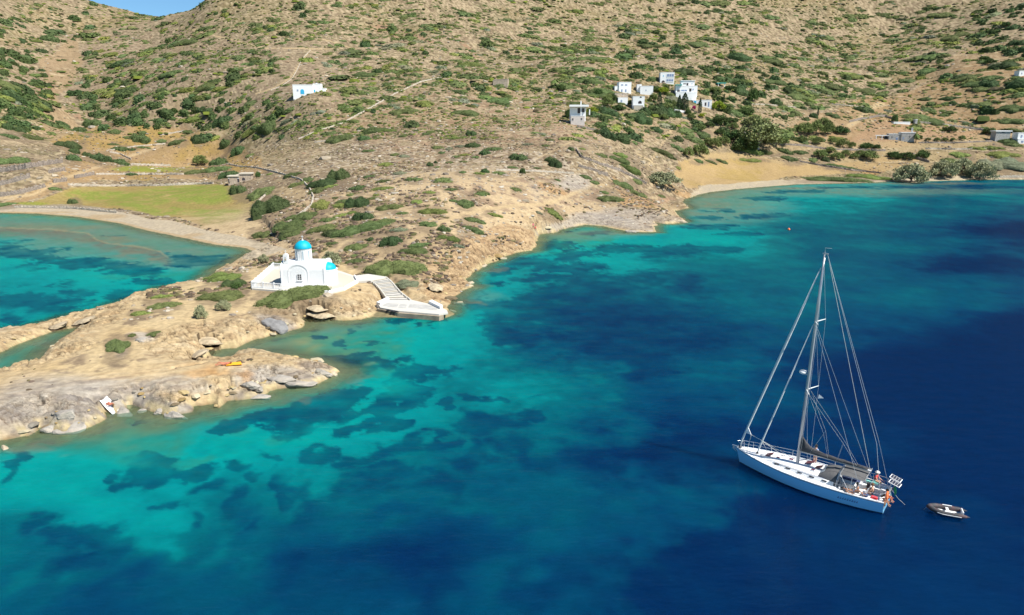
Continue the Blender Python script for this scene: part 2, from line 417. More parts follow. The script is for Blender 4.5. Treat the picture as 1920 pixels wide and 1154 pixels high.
# pits and hollows the photograph shows as dark mouths: (px, py, z, half length, half depth, depth, angle)
PITS = [(392,651,1.2,2.7,0.75,1.5,-10),(371,668,1.2,1.6,0.35,1.3,60),(354,683,1.6,2.2,0.32,1.1,38),(572,589,1.5,1.2,0.9,1.6,-10),(603,600,0.8,2.8,0.55,0.9,-6),(815,544,2.0,1.3,0.35,1.2,-32),
        (500,607,1.4,1.6,0.35,1.0,-38),(516,614,1.2,2.2,0.3,0.9,-32),(97,610,1.1,2.0,0.4,1.0,24),(152,603,1.1,2.6,0.32,1.1,34),(128,612,1.0,1.6,0.35,0.9,20),(437,721,1.5,2.0,0.28,1.0,40),(462,722,1.3,2.6,0.22,0.9,-8),(492,733,1.0,1.0,0.4,0.8,0),(246,762,0.8,1.1,0.3,0.7,-20),(520,708,1.6,2.4,0.18,0.7,8),(540,697,1.8,2.0,0.14,0.6,14),(60,790,1.4,2.0,0.2,0.8,25),(80,770,1.6,1.4,0.2,0.7,35),(170,745,1.8,2.2,0.16,0.6,12)]
# flat places made by people
def flat(poly_px, z, soft=1.2):
    pl = [tuple(W(a, b, z)[:2]) for a, b in poly_px]
    cx = sum(p[0] for p in pl) / len(pl); cy = sum(p[1] for p in pl) / len(pl)
    rad = max(math.hypot(p[0] - cx, p[1] - cy) for p in pl) + 4
    m = np.hypot(GX - cx, GY - cy) < rad
    xs, ys = GX[m], GY[m]
    dd = line_dist(xs, ys, pl + [pl[0]]); dd = np.where(in_poly(xs, ys, pl), 0, dd)
    k = sstep(soft, 0, dd)
    H[m] = H[m] * (1 - k) + z * k
Z_CH = 2.9
flat([(470,542),(560,558),(620,560),(652,549),(680,528),(676,518),(640,492),(510,500)], Z_CH - 0.28, 3.0)
SL = [(692, 526), (702, 531), (709, 538), (715, 545), (720, 552), (727, 561.5)]; SRt = [(723, 519.5), (733, 527), (739, 534), (745, 541), (752, 549), (769, 561.5)]
ZS = 2.55
flat([(660,530),(664,514),(692,511),(728,517),(690,530)], 2.3, 2.0)
for k in range(5):
    z = ZS - (ZS - 0.98) * ((k + .5) / 5) - 0.30
    flat([(SL[k][0] - 3, SL[k][1]), (SL[k + 1][0] - 3, SL[k + 1][1] + 1), (SRt[k + 1][0] + 3, SRt[k + 1][1] + 1), (SRt[k][0] + 3, SRt[k][1])], z, 0.9)
flat([(706,580),(724,564),(768,565),(806,576),(840,586),(820,594),(714,588)], 0.3, 2.2)

def sample(x, y):
    r = math.hypot(x, y); t = math.atan2(x, y)
    i = np.clip(np.searchsorted(rs, r) - 1, 0, NR - 2); j = np.clip(np.searchsorted(th, t) - 1, 0, NT - 2)
    fr = (r - rs[i]) / (rs[i + 1] - rs[i]); ft = (t - th[j]) / (th[j + 1] - th[j])
    fr = min(max(fr, 0), 1); ft = min(max(ft, 0), 1)
    return (H[i, j] * (1 - ft) + H[i, j + 1] * ft) * (1 - fr) + (H[i + 1, j] * (1 - ft) + H[i + 1, j + 1] * ft) * fr
def hit(px, py):
    """the place on the land that the photograph shows at px, py"""
    d = ray(px, py); t = math.atan2(d[0], d[1]); sl = d[2] / math.hypot(d[0], d[1])
    j = int(np.clip(np.searchsorted(th, t) - 1, 0, NT - 2)); ft = min(max((t - th[j]) / (th[j + 1] - th[j]), 0), 1)
    prof = H[:, j] * (1 - ft) + H[:, j + 1] * ft
    zr = CAM_H + rs * sl
    k = np.nonzero(np.maximum(prof, 0.0) >= zr)[0]
    i = int(k[0]) if len(k) else NR - 2
    i = max(i, 1)
    a0 = prof[i - 1] - zr[i - 1]; a1 = prof[i] - zr[i]
    f = -a0 / (a1 - a0) if a1 != a0 else 0.5
    f = min(max(f, 0), 1)
    r = rs[i - 1] + (rs[i] - rs[i - 1]) * f
    return Vector((r * math.sin(t), r * math.cos(t), prof[i - 1] * (1 - f) + prof[i] * f))
def slope_normal(x, y, e=1.5):
    return Vector((-(sample(x + e, y) - sample(x - e, y)) / (2 * e), -(sample(x, y + e) - sample(x, y - e)) / (2 * e), 1)).normalized()

for (a, b, z, hl, hd, dp, ang) in PITS:
    c = hit(a, b); ca, sa = math.cos(R(ang)), math.sin(R(ang))
    msk = (np.abs(GX - c.x) < 6) & (np.abs(GY - c.y) < 6)
    lx = ((GX[msk] - c.x) * ca + (GY[msk] - c.y) * sa) / hl; ly = (-(GX[msk] - c.x) * sa + (GY[msk] - c.y) * ca + 0.15 * d2_[msk]) / hd
    rr_ = np.sqrt(lx ** 2 + ly ** 2)
    H[msk] = np.where(H[msk] > 0, H[msk] - dp * sstep(1.15, 0.75, rr_), H[msk])
CAVES = [(590, 589, 2.6, 0.85), (388, 650, 2.6, 0.7), (816, 545, 2.2, 0.6), (603, 600, 3.4, 0.35), (366, 672, 1.6, 0.4), (150, 606, 3.0, 0.35), (100, 615, 2.4, 0.3)]
cave_at = []; cavem = np.zeros(H.shape)
for (a, b, w_, h_) in CAVES:
    P = hit(a, b + 3); fl_ = max(P.z - 0.25, 0.05); e = np.hypot((GX - P.x) / (w_ / 2), (GY - P.y - 0.8) / 1.15)
    H = np.where(e < 1.0, np.minimum(H, fl_ + 0.1 * e), H); cavem = np.maximum(cavem, (e < 1.05).astype(float)); cave_at.append((P, fl_, w_, h_))
# shrubs read off the photograph: centre, width, height in photo pixels, tone
SH = [(550,430,55,26,1),(512,386,78,38,2),(446,357,32,20,2),(490,358,55,24,1),(602,378,36,28,0),(598,355,35,14,1),(637,330,46,24,2),(605,344,60,13,2),(576,335,24,12,1),(550,327,35,10,1),(506,325,14,10,0),
(430,329,38,13,2),(411,305,38,15,2),(405,318,54,11,1),(575,402,50,20,1),(555,406,40,12,1),(545,420,65,26,1),(605,428,60,16,1),(672,430,110,18,1),(625,437,42,12,2),(680,407,44,18,2),(715,417,70,12,1),(748,431,38,9,3),
(615,412,32,9,1),(640,404,34,6,0),(660,398,20,8,0),(672,381,50,20,2),(640,383,30,12,0),(728,388,50,14,1),(718,354,42,7,0),(671,352,38,9,1),(692,331,24,7,1),(775,336,32,9,1),(719,340,30,6,1),(750,325,30,7,3),
(724,307,26,11,0),(807,310,14,8,2),(830,337,38,13,1),(781,377,24,11,0),(813,373,14,5,0),(805,361,26,6,0),(846,355,22,7,1),(873,378,38,20,1),(808,396,52,13,0),(802,419,37,13,1),(832,430,25,12,2),(843,447,48,13,0),
(734,454,42,19,2),(695,449,15,7,2),(669,462,52,15,1),(622,456,24,7,1),(787,459,42,12,1),(775,470,58,16,1),(735,498,108,36,1),(775,505,42,15,1),(888,412,40,12,1),(885,429,42,13,1),(928,403,30,8,0),(664,479,18,6,1),(667,489,36,12,1),
(765,530,48,16,3),(859,460,22,7,3),(492,438,42,16,1),(542,553,132,38,1),(222,642,46,36,1),(290,624,24,11,1),(248,628,16,8,1),(263,587,34,11,0),(305,573,58,14,1),(305,556,38,8,0),(420,519,75,18,0),(441,532,48,16,2),(415,553,85,26,1),
(8,384,40,8,1),(517,493,32,16,1),(589,470,14,11,1),(25,300,64,17,1),(128,272,46,13,2),(140,284,22,10,2),(137,297,25,15,2),(163,291,18,11,2),(190,298,38,20,2),(227,306,32,12,2),(226,280,32,8,2),(248,281,15,5,2),(212,271,22,5,1),
(241,257,19,8,1),(269,277,24,5,1),(303,263,20,10,1),(150,245,25,11,2),(163,255,10,6,3),(372,261,28,14,2),(352,246,24,11,1),(332,265,30,11,1),(424,269,23,18,2),(448,283,28,14,2),(389,320,80,9,1),(102,353,22,9,1),(136,379,19,12,2),
(247,327,20,5,2),(60,257,45,11,1),(18,255,30,9,1),(15,238,22,15,2),(36,244,20,12,2),(173,230,34,18,2),(196,240,22,16,2),(215,245,25,12,1),(967,354,22,9,1),(907,362,30,7,1),(1035,397,40,14,0),(1040,308,26,18,2),(1033,300,24,10,2),
(910,322,18,9,2),(936,324,25,8,1),(868,322,16,7,1),(960,314,22,5,1),(898,325,22,6,0),(1007,315,16,5,1),(1045,337,14,5,1),(1098,331,24,9,1),(1115,341,22,8,1),(1168,346,46,15,1),(1195,363,38,9,1),(1142,372,50,14,1),(1133,360,20,7,1),
(1240,367,16,7,1),(1195,338,24,11,1),(1180,316,50,11,0),(971,295,36,12,2),(909,287,22,9,2),(1163,290,31,9,0),(1162,300,45,10,1),(1127,291,30,7,1),(1235,283,48,9,1),(1267,275,30,9,1),(1257,294,24,7,1),(1230,244,28,10,2),(1120,248,13,9,2),
(1190,266,14,8,1),(1087,287,12,7,1),(1070,280,14,8,2),(1087,265,7,7,2),(1092,279,14,5,0),(1261,262,14,7,1),(1017,251,18,6,3),(1030,262,18,5,1),(915,259,32,5,0),(990,271,24,5,3),(1023,273,18,5,1),(925,280,34,7,1),(1272,313,11,9,0),
(682,260,24,11,2),(623,242,10,6,2),(676,242,15,6,2),(729,245,34,5,0),(706,255,14,5,1),(757,254,20,6,1),(798,250,16,8,1),(883,251,21,11,2),(855,259,44,5,0),(887,273,32,8,2),(863,274,20,7,3),(843,277,16,11,3),(820,276,24,8,1),
(828,285,14,9,1),(856,293,16,7,1),(872,291,28,5,0),(892,294,14,6,1),(741,289,20,7,1),(757,292,20,8,3),(690,283,26,5,1),(806,309,13,8,2),(817,305,8,7,2),(820,313,12,5,1),(843,304,17,7,1),(869,303,16,5,1),(705,365,14,6,0),(629,370,12,7,1),
(657,364,16,8,1),(643,377,26,8,1),(902,364,26,7,1),(850,376,20,7,1),(560,345,40,8,1),(620,350,30,6,0),(700,372,26,6,1),(755,400,24,6,1),(470,290,20,8,1),(1010,398,14,6,3),
# field edges and gardens on the right
(1555,336,118,9,1),(1630,332,90,9,0),(1405,281,70,11,0),(1407,301,48,7,0),(1310,301,22,7,1),(1330,303,26,5,1),(1352,302,26,7,1),(1480,296,32,12,1),(1470,283,40,9,1),(1500,285,30,10,1),(1525,297,18,13,1),(1547,299,16,13,2),(1565,311,50,6,1),(1600,317,40,5,1),
(1430,285,40,8,1),(1300,260,40,14,1),(1320,250,30,16,1),(1285,243,36,18,1),(1400,229,18,10,2),(1420,217,16,9,1),(1462,214,12,9,1),(1498,214,12,9,1),(1470,221,15,11,2),(1525,217,17,9,2),(1560,215,30,10,1),(1800,288,34,16,0),(1880,288,60,16,0),(1900,303,60,26,3),(1860,305,50,22,3),(1780,300,34,18,1),
(1830,278,30,8,0),(1860,278,40,8,0),(1890,263,40,14,1),(1900,272,30,8,1),(1900,52,30,12,2),(1845,165,44,14,1),(1900,200,50,18,1),(1780,184,34,10,1),(1735,185,26,9,1),(1855,145,44,14,1),(1895,225,54,16,1),(1740,130,40,16,1),(1700,150,30,12,1),(1470,197,14,10,1),(1455,192,26,12,2),(1620,206,34,9,2)]
# ---------------------------------------------------------------- colours of the ground, as seen in full sun
PX, PY = project(GX, GY, H)
wx = PX + fbm(GX / (4 + RR * 0.03), GY / (4 + RR * 0.03), 3, 51) * 14
wy = PY + fbm(GX / (4 + RR * 0.03), GY / (4 + RR * 0.03), 3, 52) * 6
nA = fbm(GX / 14, GY / 14, 4, 61); nB = fbm(GX / 3.2, GY / 3.2, 4, 62); nC = fbm(GX / 1.0, GY / 1.0, 3, 63); nD = fbm(GX / 40, GY / 40, 3, 64)
colr = np.zeros(GX.shape + (3,))
def c3(r, g, b): return lin((r, g, b))
def blend(mask, col):
    global colr
    m = np.clip(mask, 0, 1)[..., None]
    colr = colr * (1 - m) + np.asarray(col) * m
def ell(cx, cy, rx, ry, ang=0.0, soft=0.35):
    a = R(ang); dx, dy = wx - cx, wy - cy
    u = (dx * math.cos(a) + dy * math.sin(a)) / rx; v = (-dx * math.sin(a) + dy * math.cos(a)) / ry
    return sstep(1 + soft, 1 - soft, np.sqrt(u * u + v * v))
def zone(poly, jit=1.0):
    return in_poly(PX + (wx - PX) * jit, PY + (wy - PY) * jit, poly).astype(float)
colr[:] = c3(184, 165, 132)
blend(sstep(-0.1, 0.5, nA) * 0.7, c3(160, 145, 118))
blend(sstep(0.0, 0.6, nD) * 0.5, c3(188, 160, 112))
blend(sstep(0.1, 0.55, nB) * 0.55, c3(146, 124, 104))
blend(sstep(0.1, 0.4, nC) * 0.65, c3(228, 206, 170))
blend(sstep(-0.12, -0.4, nC) * 0.6, c3(118, 98, 78))
blend(sstep(0.45, 0.55, np.abs(nB) + 0.3 * nA) * 0.35 * hillm, c3(128, 128, 80))
blend(hillm * sstep(-0.25, 0.35, nD + 0.5 * nA) * 0.22, c3(152, 146, 104))
# long grey-brown slopes on the left, pink-brown in the middle
blend(ell(330, 150, 330, 90) * 0.35, c3(160, 140, 122))
blend(ell(860, 235, 260, 60) * 0.45 * sstep(-0.3, 0.4, nB), c3(188, 150, 122))
blend(zone([(1440,250),(1480,232),(1600,190),(1700,170),(1780,130),(1930,105),(1990,150),(1990,255),(1700,246),(1560,262)]) * (0.55 + 0.3 * nB), c3(192, 156, 112))
blend(zone([(1640,160),(1760,110),(1930,70),(1990,120),(1760,150)]) * 0.5, c3(190, 160, 120))
blend(zone([(1560,286),(1575,262),(1640,228),(1700,236),(1860,246),(1880,262),(1760,268),(1700,275),(1640,280)]) * 0.85, c3(192, 158, 122))
blend(zone([(1140,240),(1330,215),(1500,210),(1600,225),(1480,260),(1300,262),(1180,262)]) * 0.5, c3(190, 165, 128))
# left valley floor, terraced
blend(zone([(60,250),(100,180),(80,110),(150,60),(160,120),(110,180),(150,240),(100,262)]) * 0.6, c3(190, 162, 124))
och = zone([(95,262),(150,238),(220,234),(350,243),(420,262),(500,300),(505,325),(420,335),(300,336),(150,345),(60,372),(30,390),(10,380),(100,335),(140,300)])
blend(och * 0.7, c3(198, 164, 114)); blend(och * sstep(0, 0.5, nA) * 0.6, c3(178, 150, 82))
blend(och * sstep(0.15, 0.5, -nA) * 0.5, c3(186, 158, 122))
fld = zone([(45,384),(130,354),(250,350),(400,345),(440,350),(480,372),(492,420),(505,445),(490,452),(400,428),(330,410),(250,396),(140,388)], 0.6)
blend(fld * 0.95, c3(184, 164, 100)); blend(fld * sstep(0.1, 0.45, nC) * 0.4, c3(206, 186, 128))
blend(fld * sstep(-0.1, 0.4, nB + nA) * 0.45, c3(176, 146, 92))
for e in [(330,366,80,16),(390,360,40,18),(200,372,60,10),(260,385,60,6),(330,392,90,14),(420,404,50,18),(150,368,30,8)]:
    blend(fld * ell(*e) * np.clip(0.75 + 0.9 * nB + 0.4 * nC, 0, 1), c3(153, 164, 76))
blend(fld * ell(360, 385, 80, 5) * 0.6, c3(180, 152, 100))
for e in [(300,319,75,5.5),(250,322,36,4),(60,380,30,4)]:
    blend(ell(*e) * 0.8, c3(160, 168, 70))
fr = zone([(1270,304),(1330,288),(1385,290),(1500,306),(1600,322),(1470,330),(1440,342),(1290,352),(1262,330)], 0.7)
blend(fr * 0.9, c3(208, 178, 126)); blend(fr * sstep(0.1, 0.6, nA) * 0.5, c3(190, 164, 86)); blend(fr * sstep(0.1, 0.5, nB) * 0.35, c3(212, 182, 126))
blend(zone([(1540,305),(1700,290),(1730,300),(1640,326),(1560,314)]) * 0.9, c3(200, 164, 110))
blend(zone([(1290,262),(1440,250),(1600,262),(1720,266),(1860,250),(1930,260),(1930,325),(1700,322),(1500,306),(1290,300)]) * 0.6, c3(200, 176, 132))
# sandy neck and promontory
sand = sstep(255, 190, RR) * (GX < 45) * land
sandm = np.clip(sand * sstep(0.45, -0.15, nA + 0.35 * nB), 0, 1)
blend(sand * 0.75, c3(208, 182, 146)); blend(sandm * 0.85, c3(234, 208, 166))
blend(zone([(850,345),(1010,330),(1120,350),(1130,380),(960,400),(880,400)]) * sstep(-0.2, 0.35, nB) * 0.6, c3(156, 130, 112))
blend(zone([(900,318),(1100,325),(1240,345),(1300,352),(1290,392),(1130,388),(1080,372),(940,345)]) * sstep(0.0, 0.4, nA) * 0.6, c3(222, 178, 122))
nearp = sstep(150, 125, RR) * land
blend(nearp * 0.92, c3(240, 214, 166)); blend(nearp * sstep(0.1, 0.5, nA) * 0.4, c3(228, 194, 138))
blend(nearp * sstep(0.1, 0.6, nB) * 0.3, c3(232, 210, 170))
for e in [(150,660,16,10,-20),(285,665,40,7,-12),(240,675,30,8,-8),(185,688,16,5,-10),(140,680,24,10,-15),(440,600,45,9,-18),(400,625,34,8,-25),(120,690,20,6),(250,605,20,4,-10),(290,592,30,5,-8),(330,560,30,6),(460,478,30,10),(500,475,18,8),(540,482,16,6),(700,528,22,6),(690,535,26,8),(845,545,20,5),(720,545,20,5),(665,440,30,6)]:
    blend(ell(*e) * 0.75 * sstep(-0.5, 0.3, nC + nB), c3(142, 122, 104))
# paths trodden into the neck
PATHS = [([(330,650),(385,610),(430,585),(470,550),(505,545)], 5), ([(340,620),(352,590),(372,565),(430,540),(470,528)], 3), ([(650,515),(690,500),(720,480),(750,462),(790,440),(830,415),(900,395),(960,388),(1040,378),(1080,360),(1110,345)], 3.4),
         ([(600,480),(640,460),(700,470),(740,470)], 4), ([(560,440),(600,445),(640,450),(700,445),(800,430)], 3), ([(590,430),(600,410),(625,395)], 2), ([(700,400),(780,392),(860,388),(900,395)], 2),
         ([(640,405),(700,360),(760,330),(830,322)], 1.6), ([(800,520),(760,512),(730,515),(700,518)], 2), ([(480,175),(512,166),(545,148),(562,120),(584,92)], 1.2), ([(460,190),(480,205),(430,215)], 1.6),
         ([(1210,320),(1262,240),(1225,270)], 1.2), ([(0,372),(60,365),(120,335),(170,318),(230,300),(330,262)], 3.0), ([(1590,234),(1610,222),(1640,200),(1652,196)], 5), ([(300,252),(400,240),(470,222)], 1.4),
         ([(340,50),(400,68),(500,90),(640,92)], 1.3), ([(560,60),(720,110),(800,140)], 0.9), ([(1100,342),(1150,352),(1250,378)], 2.6), ([(1000,300),(1078,265),(1080,240)], 0.9), ([(1190,285),(1230,310)], 0.9)]
for pts, w in PATHS:
    d = line_dist(wx * 0.35 + PX * 0.65, (wy * 0.35 + PY * 0.65), pts)
    blend(sstep(w * 1.3, w * 0.5, d) * 0.85, c3(226, 200, 156))
# rock: strata, grey sheets, cream wave-washed rim
strat = fbm(GX / 5 + GY / 3, GY / 0.7 - GX / 1.4, 4, 71)
rk = sstep(9, 3.5, sdn) * (1 - beach) * sstep(260, 220, RR)
blend(rk * 0.75, c3(226, 200, 158)); blend(rk * sstep(0.05, 0.5, strat) * 0.5, c3(190, 158, 120)); blend(rk * sstep(0.1, 0.5, -strat) * 0.45, c3(242, 222, 186))
eb = zone([(800,560),(790,500),(880,440),(960,420),(1010,438),(1000,475),(900,520),(850,570)])
blend(eb * 0.7, c3(214, 180, 136)); blend(eb * sstep(0.05, 0.4, strat) * 0.5, c3(168, 138, 108)); blend(eb * sstep(0.1, 0.5, -strat) * 0.5, c3(232, 202, 160))
for e, k in [((90,745,110,42,-6),0.85),((200,735,90,26,-4),0.8),((330,722,60,16),0.6),((150,790,90,24),0.9),((250,757,60,18),0.95),((330,768,50,14),0.95),((525,702,80,18,4),0.85),((470,712,40,14),0.8),((480,740,60,14),0.7),
             ((40,790,60,30),0.7),((516,602,40,14,18),0.95),((1150,418,80,12,6),0.85),((1180,405,60,12),0.7),((600,690,40,12,15),0.6),((30,600,60,14,-20),0.3),((230,652,14,14),0.5),((1240,412,40,8),0.5),((1075,345,30,14),0.75),((1000,352,12,20),0.2)]:
    g = ell(*e) * k * land
    blend(g * 0.85, c3(192, 184, 174)); blend(g * sstep(0.1, 0.5, strat + 0.3 * nC) * 0.5, c3(150, 142, 138)); blend(g * sstep(0.0, 0.5, -strat) * 0.6, c3(226, 216, 200))
for e in [(420,690,40,14),(440,715,30,12),(395,705,50,14),(455,700,18,8)]:
    blend(ell(*e) * 0.5 * sstep(-0.3, 0.4, nB), c3(222, 170, 108))
blend(ell(268, 632, 26, 9, 8) * 0.9, c3(226, 214, 196))
bp = zone([(-60,386),(0,386),(140,390),(230,400),(300,412),(360,425),(420,440),(500,455),(540,470),(470,492),(440,480),(-60,420)], 0.5)
blend(bp * 0.95, c3(222, 206, 178)); blend(bp * sstep(0.1, 0.5, nC) * 0.4, c3(196, 184, 166)); blend(bp * (sdn < 1.3) * 0.7, c3(212, 184, 140))
for e in [(200,408,40,4),(360,444,30,4),(60,400,70,2)]: blend(ell(*e) * 0.5, c3(205, 172, 120))
blend(zone([(0,388),(130,390),(230,400),(240,396),(140,384),(40,383)], 0.4) * 0.7, c3(178, 166, 150))
bf = zone([(1290,392),(1300,358),(1330,347),(1440,338),(1500,335),(1680,332),(1950,326),(1950,345),(1440,352),(1310,385)], 0.5)
blend(bf * 0.95, c3(222, 206, 176)); blend(bf * (PX < 1460) * sstep(-0.1, 0.4, nC) * 0.5, c3(190, 182, 166))
bc = zone([(1000,440),(1020,420),(1070,412),(1130,415),(1130,428),(1060,432),(1020,442)], 0.5)
blend(bc * 0.9, c3(208, 196, 178))
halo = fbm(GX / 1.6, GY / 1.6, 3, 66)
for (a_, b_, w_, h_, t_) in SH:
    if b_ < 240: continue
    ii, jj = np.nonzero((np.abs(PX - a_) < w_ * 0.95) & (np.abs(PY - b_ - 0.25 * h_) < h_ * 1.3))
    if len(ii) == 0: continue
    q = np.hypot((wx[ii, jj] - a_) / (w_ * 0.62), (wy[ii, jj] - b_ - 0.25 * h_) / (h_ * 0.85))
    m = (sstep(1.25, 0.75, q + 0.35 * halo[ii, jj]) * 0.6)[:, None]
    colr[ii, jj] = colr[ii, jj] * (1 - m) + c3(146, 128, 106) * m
rim = sstep(0.9, 0.25, sdn) * land * (1 - beach)
blend(rim * 0.8 * sstep(-0.4, 0.2, nC + nB), c3(246, 224, 172)); blend(rim * sstep(0.22, 0.0, sdn) * 0.6, c3(140, 116, 76))
blend(rocky * crack * 0.8, c3(96, 80, 64)); blend(rocky * crack2 * 0.45 * sstep(-0.2, 0.3, nA), c3(124, 104, 84)); blend(cavem * 0.85, c3(84, 68, 52))  # cave floors darkened in colour, standing in for shade under the rock
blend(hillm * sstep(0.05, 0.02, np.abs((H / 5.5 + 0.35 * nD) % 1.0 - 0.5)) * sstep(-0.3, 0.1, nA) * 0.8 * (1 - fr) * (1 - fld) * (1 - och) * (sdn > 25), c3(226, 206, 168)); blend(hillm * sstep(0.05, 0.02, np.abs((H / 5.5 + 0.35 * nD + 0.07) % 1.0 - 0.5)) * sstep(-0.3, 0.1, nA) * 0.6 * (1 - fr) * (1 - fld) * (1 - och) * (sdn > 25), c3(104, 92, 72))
# outcrops high on the hill
for e in [(1130,140,26,8,35),(1160,147,18,9,50),(1000,132,22,6,20),(1070,140,30,6,25),(1050,160,12,7),(1200,150,8,8),(735,55,40,5,28),(790,70,30,5,30),(880,100,40,4,30),(720,55,20,6),(90,170,20,20),(60,185,20,8),(150,215,14,7),(1235,380,30,6)]:
    g = ell(*e) * sstep(-0.35, 0.2, nB); blend(g * 0.85, c3(196, 160, 128)); blend(g * sstep(0.05, 0.4, nC) * 0.5, c3(126, 110, 100))
# stone showing white on the middle slope
blend(zone([(600,270),(760,270),(900,275),(1100,300),(1220,330),(1100,345),(860,320),(700,340),(560,330)]) * sstep(0.25, 0.5, nC + 0.4 * nB) * 0.6, c3(226, 212, 190))
# under water: sand, pebbles, weed
wet = ~land
colr[wet] = (c3(170, 158, 120) * (0.9 + 0.2 * nB[wet][:, None]))
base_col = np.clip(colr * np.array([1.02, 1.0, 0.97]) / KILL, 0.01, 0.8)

idx = np.arange(NR * NT).reshape(NR, NT)
quads = np.stack([idx[:-1, :-1], idx[:-1, 1:], idx[1:, 1:], idx[1:, :-1]], -1).reshape(-1, 4)
keep = (sdn.ravel()[quads].max(1) > -22)          # beyond that the sea bed is out of sight
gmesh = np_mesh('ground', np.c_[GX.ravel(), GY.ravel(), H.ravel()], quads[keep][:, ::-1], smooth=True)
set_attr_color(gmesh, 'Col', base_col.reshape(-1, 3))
gm = mat('ground_earth', attr='Col', rough=0.95, spec=0.15, noise=0.2, nscale=1.3, bump=1.0, bscale=2.6)
gt = gm.node_tree; gb = gt.nodes['Principled BSDF']; gsrc = gb.inputs['Base Color'].links[0].from_socket
gtc = gt.nodes.new('ShaderNodeTexCoord'); gmap = gt.nodes.new('ShaderNodeMapping'); gmap.inputs['Rotation'].default_value = (0, 0, R(24)); gmap.inputs['Scale'].default_value = (0.35, 1.5, 2.5)
gt.links.new(gtc.outputs['Object'], gmap.inputs['Vector'])
gn = gt.nodes.new('ShaderNodeTexNoise'); gn.inputs['Scale'].default_value = 2.4; gn.inputs['Detail'].default_value = 8; gn.inputs['Roughness'].default_value = 0.72; gt.links.new(gmap.outputs[0], gn.inputs['Vector'])
gr = gt.nodes.new('ShaderNodeMapRange'); gr.inputs['From Min'].default_value = 0.33; gr.inputs['From Max'].default_value = 0.62; gr.inputs['To Min'].default_value = 0.62; gr.inputs['To Max'].default_value = 1.14; gt.links.new(gn.outputs['Fac'], gr.inputs['Value'])
gx = gt.nodes.new('ShaderNodeMix'); gx.data_type = 'RGBA'; gx.blend_type = 'MULTIPLY'
gra = gt.nodes.new('ShaderNodeAttribute'); gra.attribute_name = 'rocky'; gt.links.new(gra.outputs['Fac'], gx.inputs['Factor'])
gt.links.new(gsrc, gx.inputs['A']); gt.links.new(gr.outputs['Result'], gx.inputs['B']); gt.links.new(gx.outputs['Result'], gb.inputs['Base Color'])
gv = gt.nodes.new('ShaderNodeTexVoronoi'); gv.feature = 'DISTANCE_TO_EDGE'; gv.inputs['Scale'].default_value = 1.0
gd = gt.nodes.new('ShaderNodeVectorMath'); gd.operation = 'MULTIPLY_ADD'; gd.inputs[1].default_value = (1.5, 1.5, 1.5)
gn2 = gt.nodes.new('ShaderNodeTexNoise'); gn2.inputs['Scale'].default_value = 1.6; gn2.inputs['Detail'].default_value = 6; gt.links.new(gtc.outputs['Object'], gn2.inputs['Vector'])
gt.links.new(gn2.outputs['Color'], gd.inputs[0]); gt.links.new(gmap.outputs[0], gd.inputs[2]); gt.links.new(gd.outputs[0], gv.inputs['Vector'])
gr2 = gt.nodes.new('ShaderNodeMapRange'); gr2.inputs['From Min'].default_value = 0.0; gr2.inputs['From Max'].default_value = 0.05; gr2.inputs['To Min'].default_value = 0.42; gr2.inputs['To Max'].default_value = 1.0
gt.links.new(gv.outputs['Distance'], gr2.inputs['Value'])
gx2 = gt.nodes.new('ShaderNodeMix'); gx2.data_type = 'RGBA'; gx2.blend_type = 'MULTIPLY'; gra2 = gt.nodes.new('ShaderNodeAttribute'); gra2.attribute_name = 'cracked'
gt.links.new(gra2.outputs['Fac'], gx2.inputs['Factor']); gt.links.new(gx.outputs['Result'], gx2.inputs['A']); gt.links.new(gr2.outputs['Result'], gx2.inputs['B']); gt.links.new(gx2.outputs['Result'], gb.inputs['Base Color'])
rc_ = gmesh.attributes.new('cracked', 'FLOAT', 'POINT'); rc_.data.foreach_set('value', np.clip(np.maximum(rocky, eb) * sstep(-0.3, 0.3, nA + nB) * (RR < 260), 0, 1).ravel().astype(np.float32))
ra = gmesh.attributes.new('rocky', 'FLOAT', 'POINT'); ra.data.foreach_set('value', np.clip(0.35 + 0.65 * np.maximum(rocky, eb) - 0.3 * np.maximum(fld, fr), 0, 1).ravel().astype(np.float32))
ground = link('ground', gmesh, gm, kind='structure')

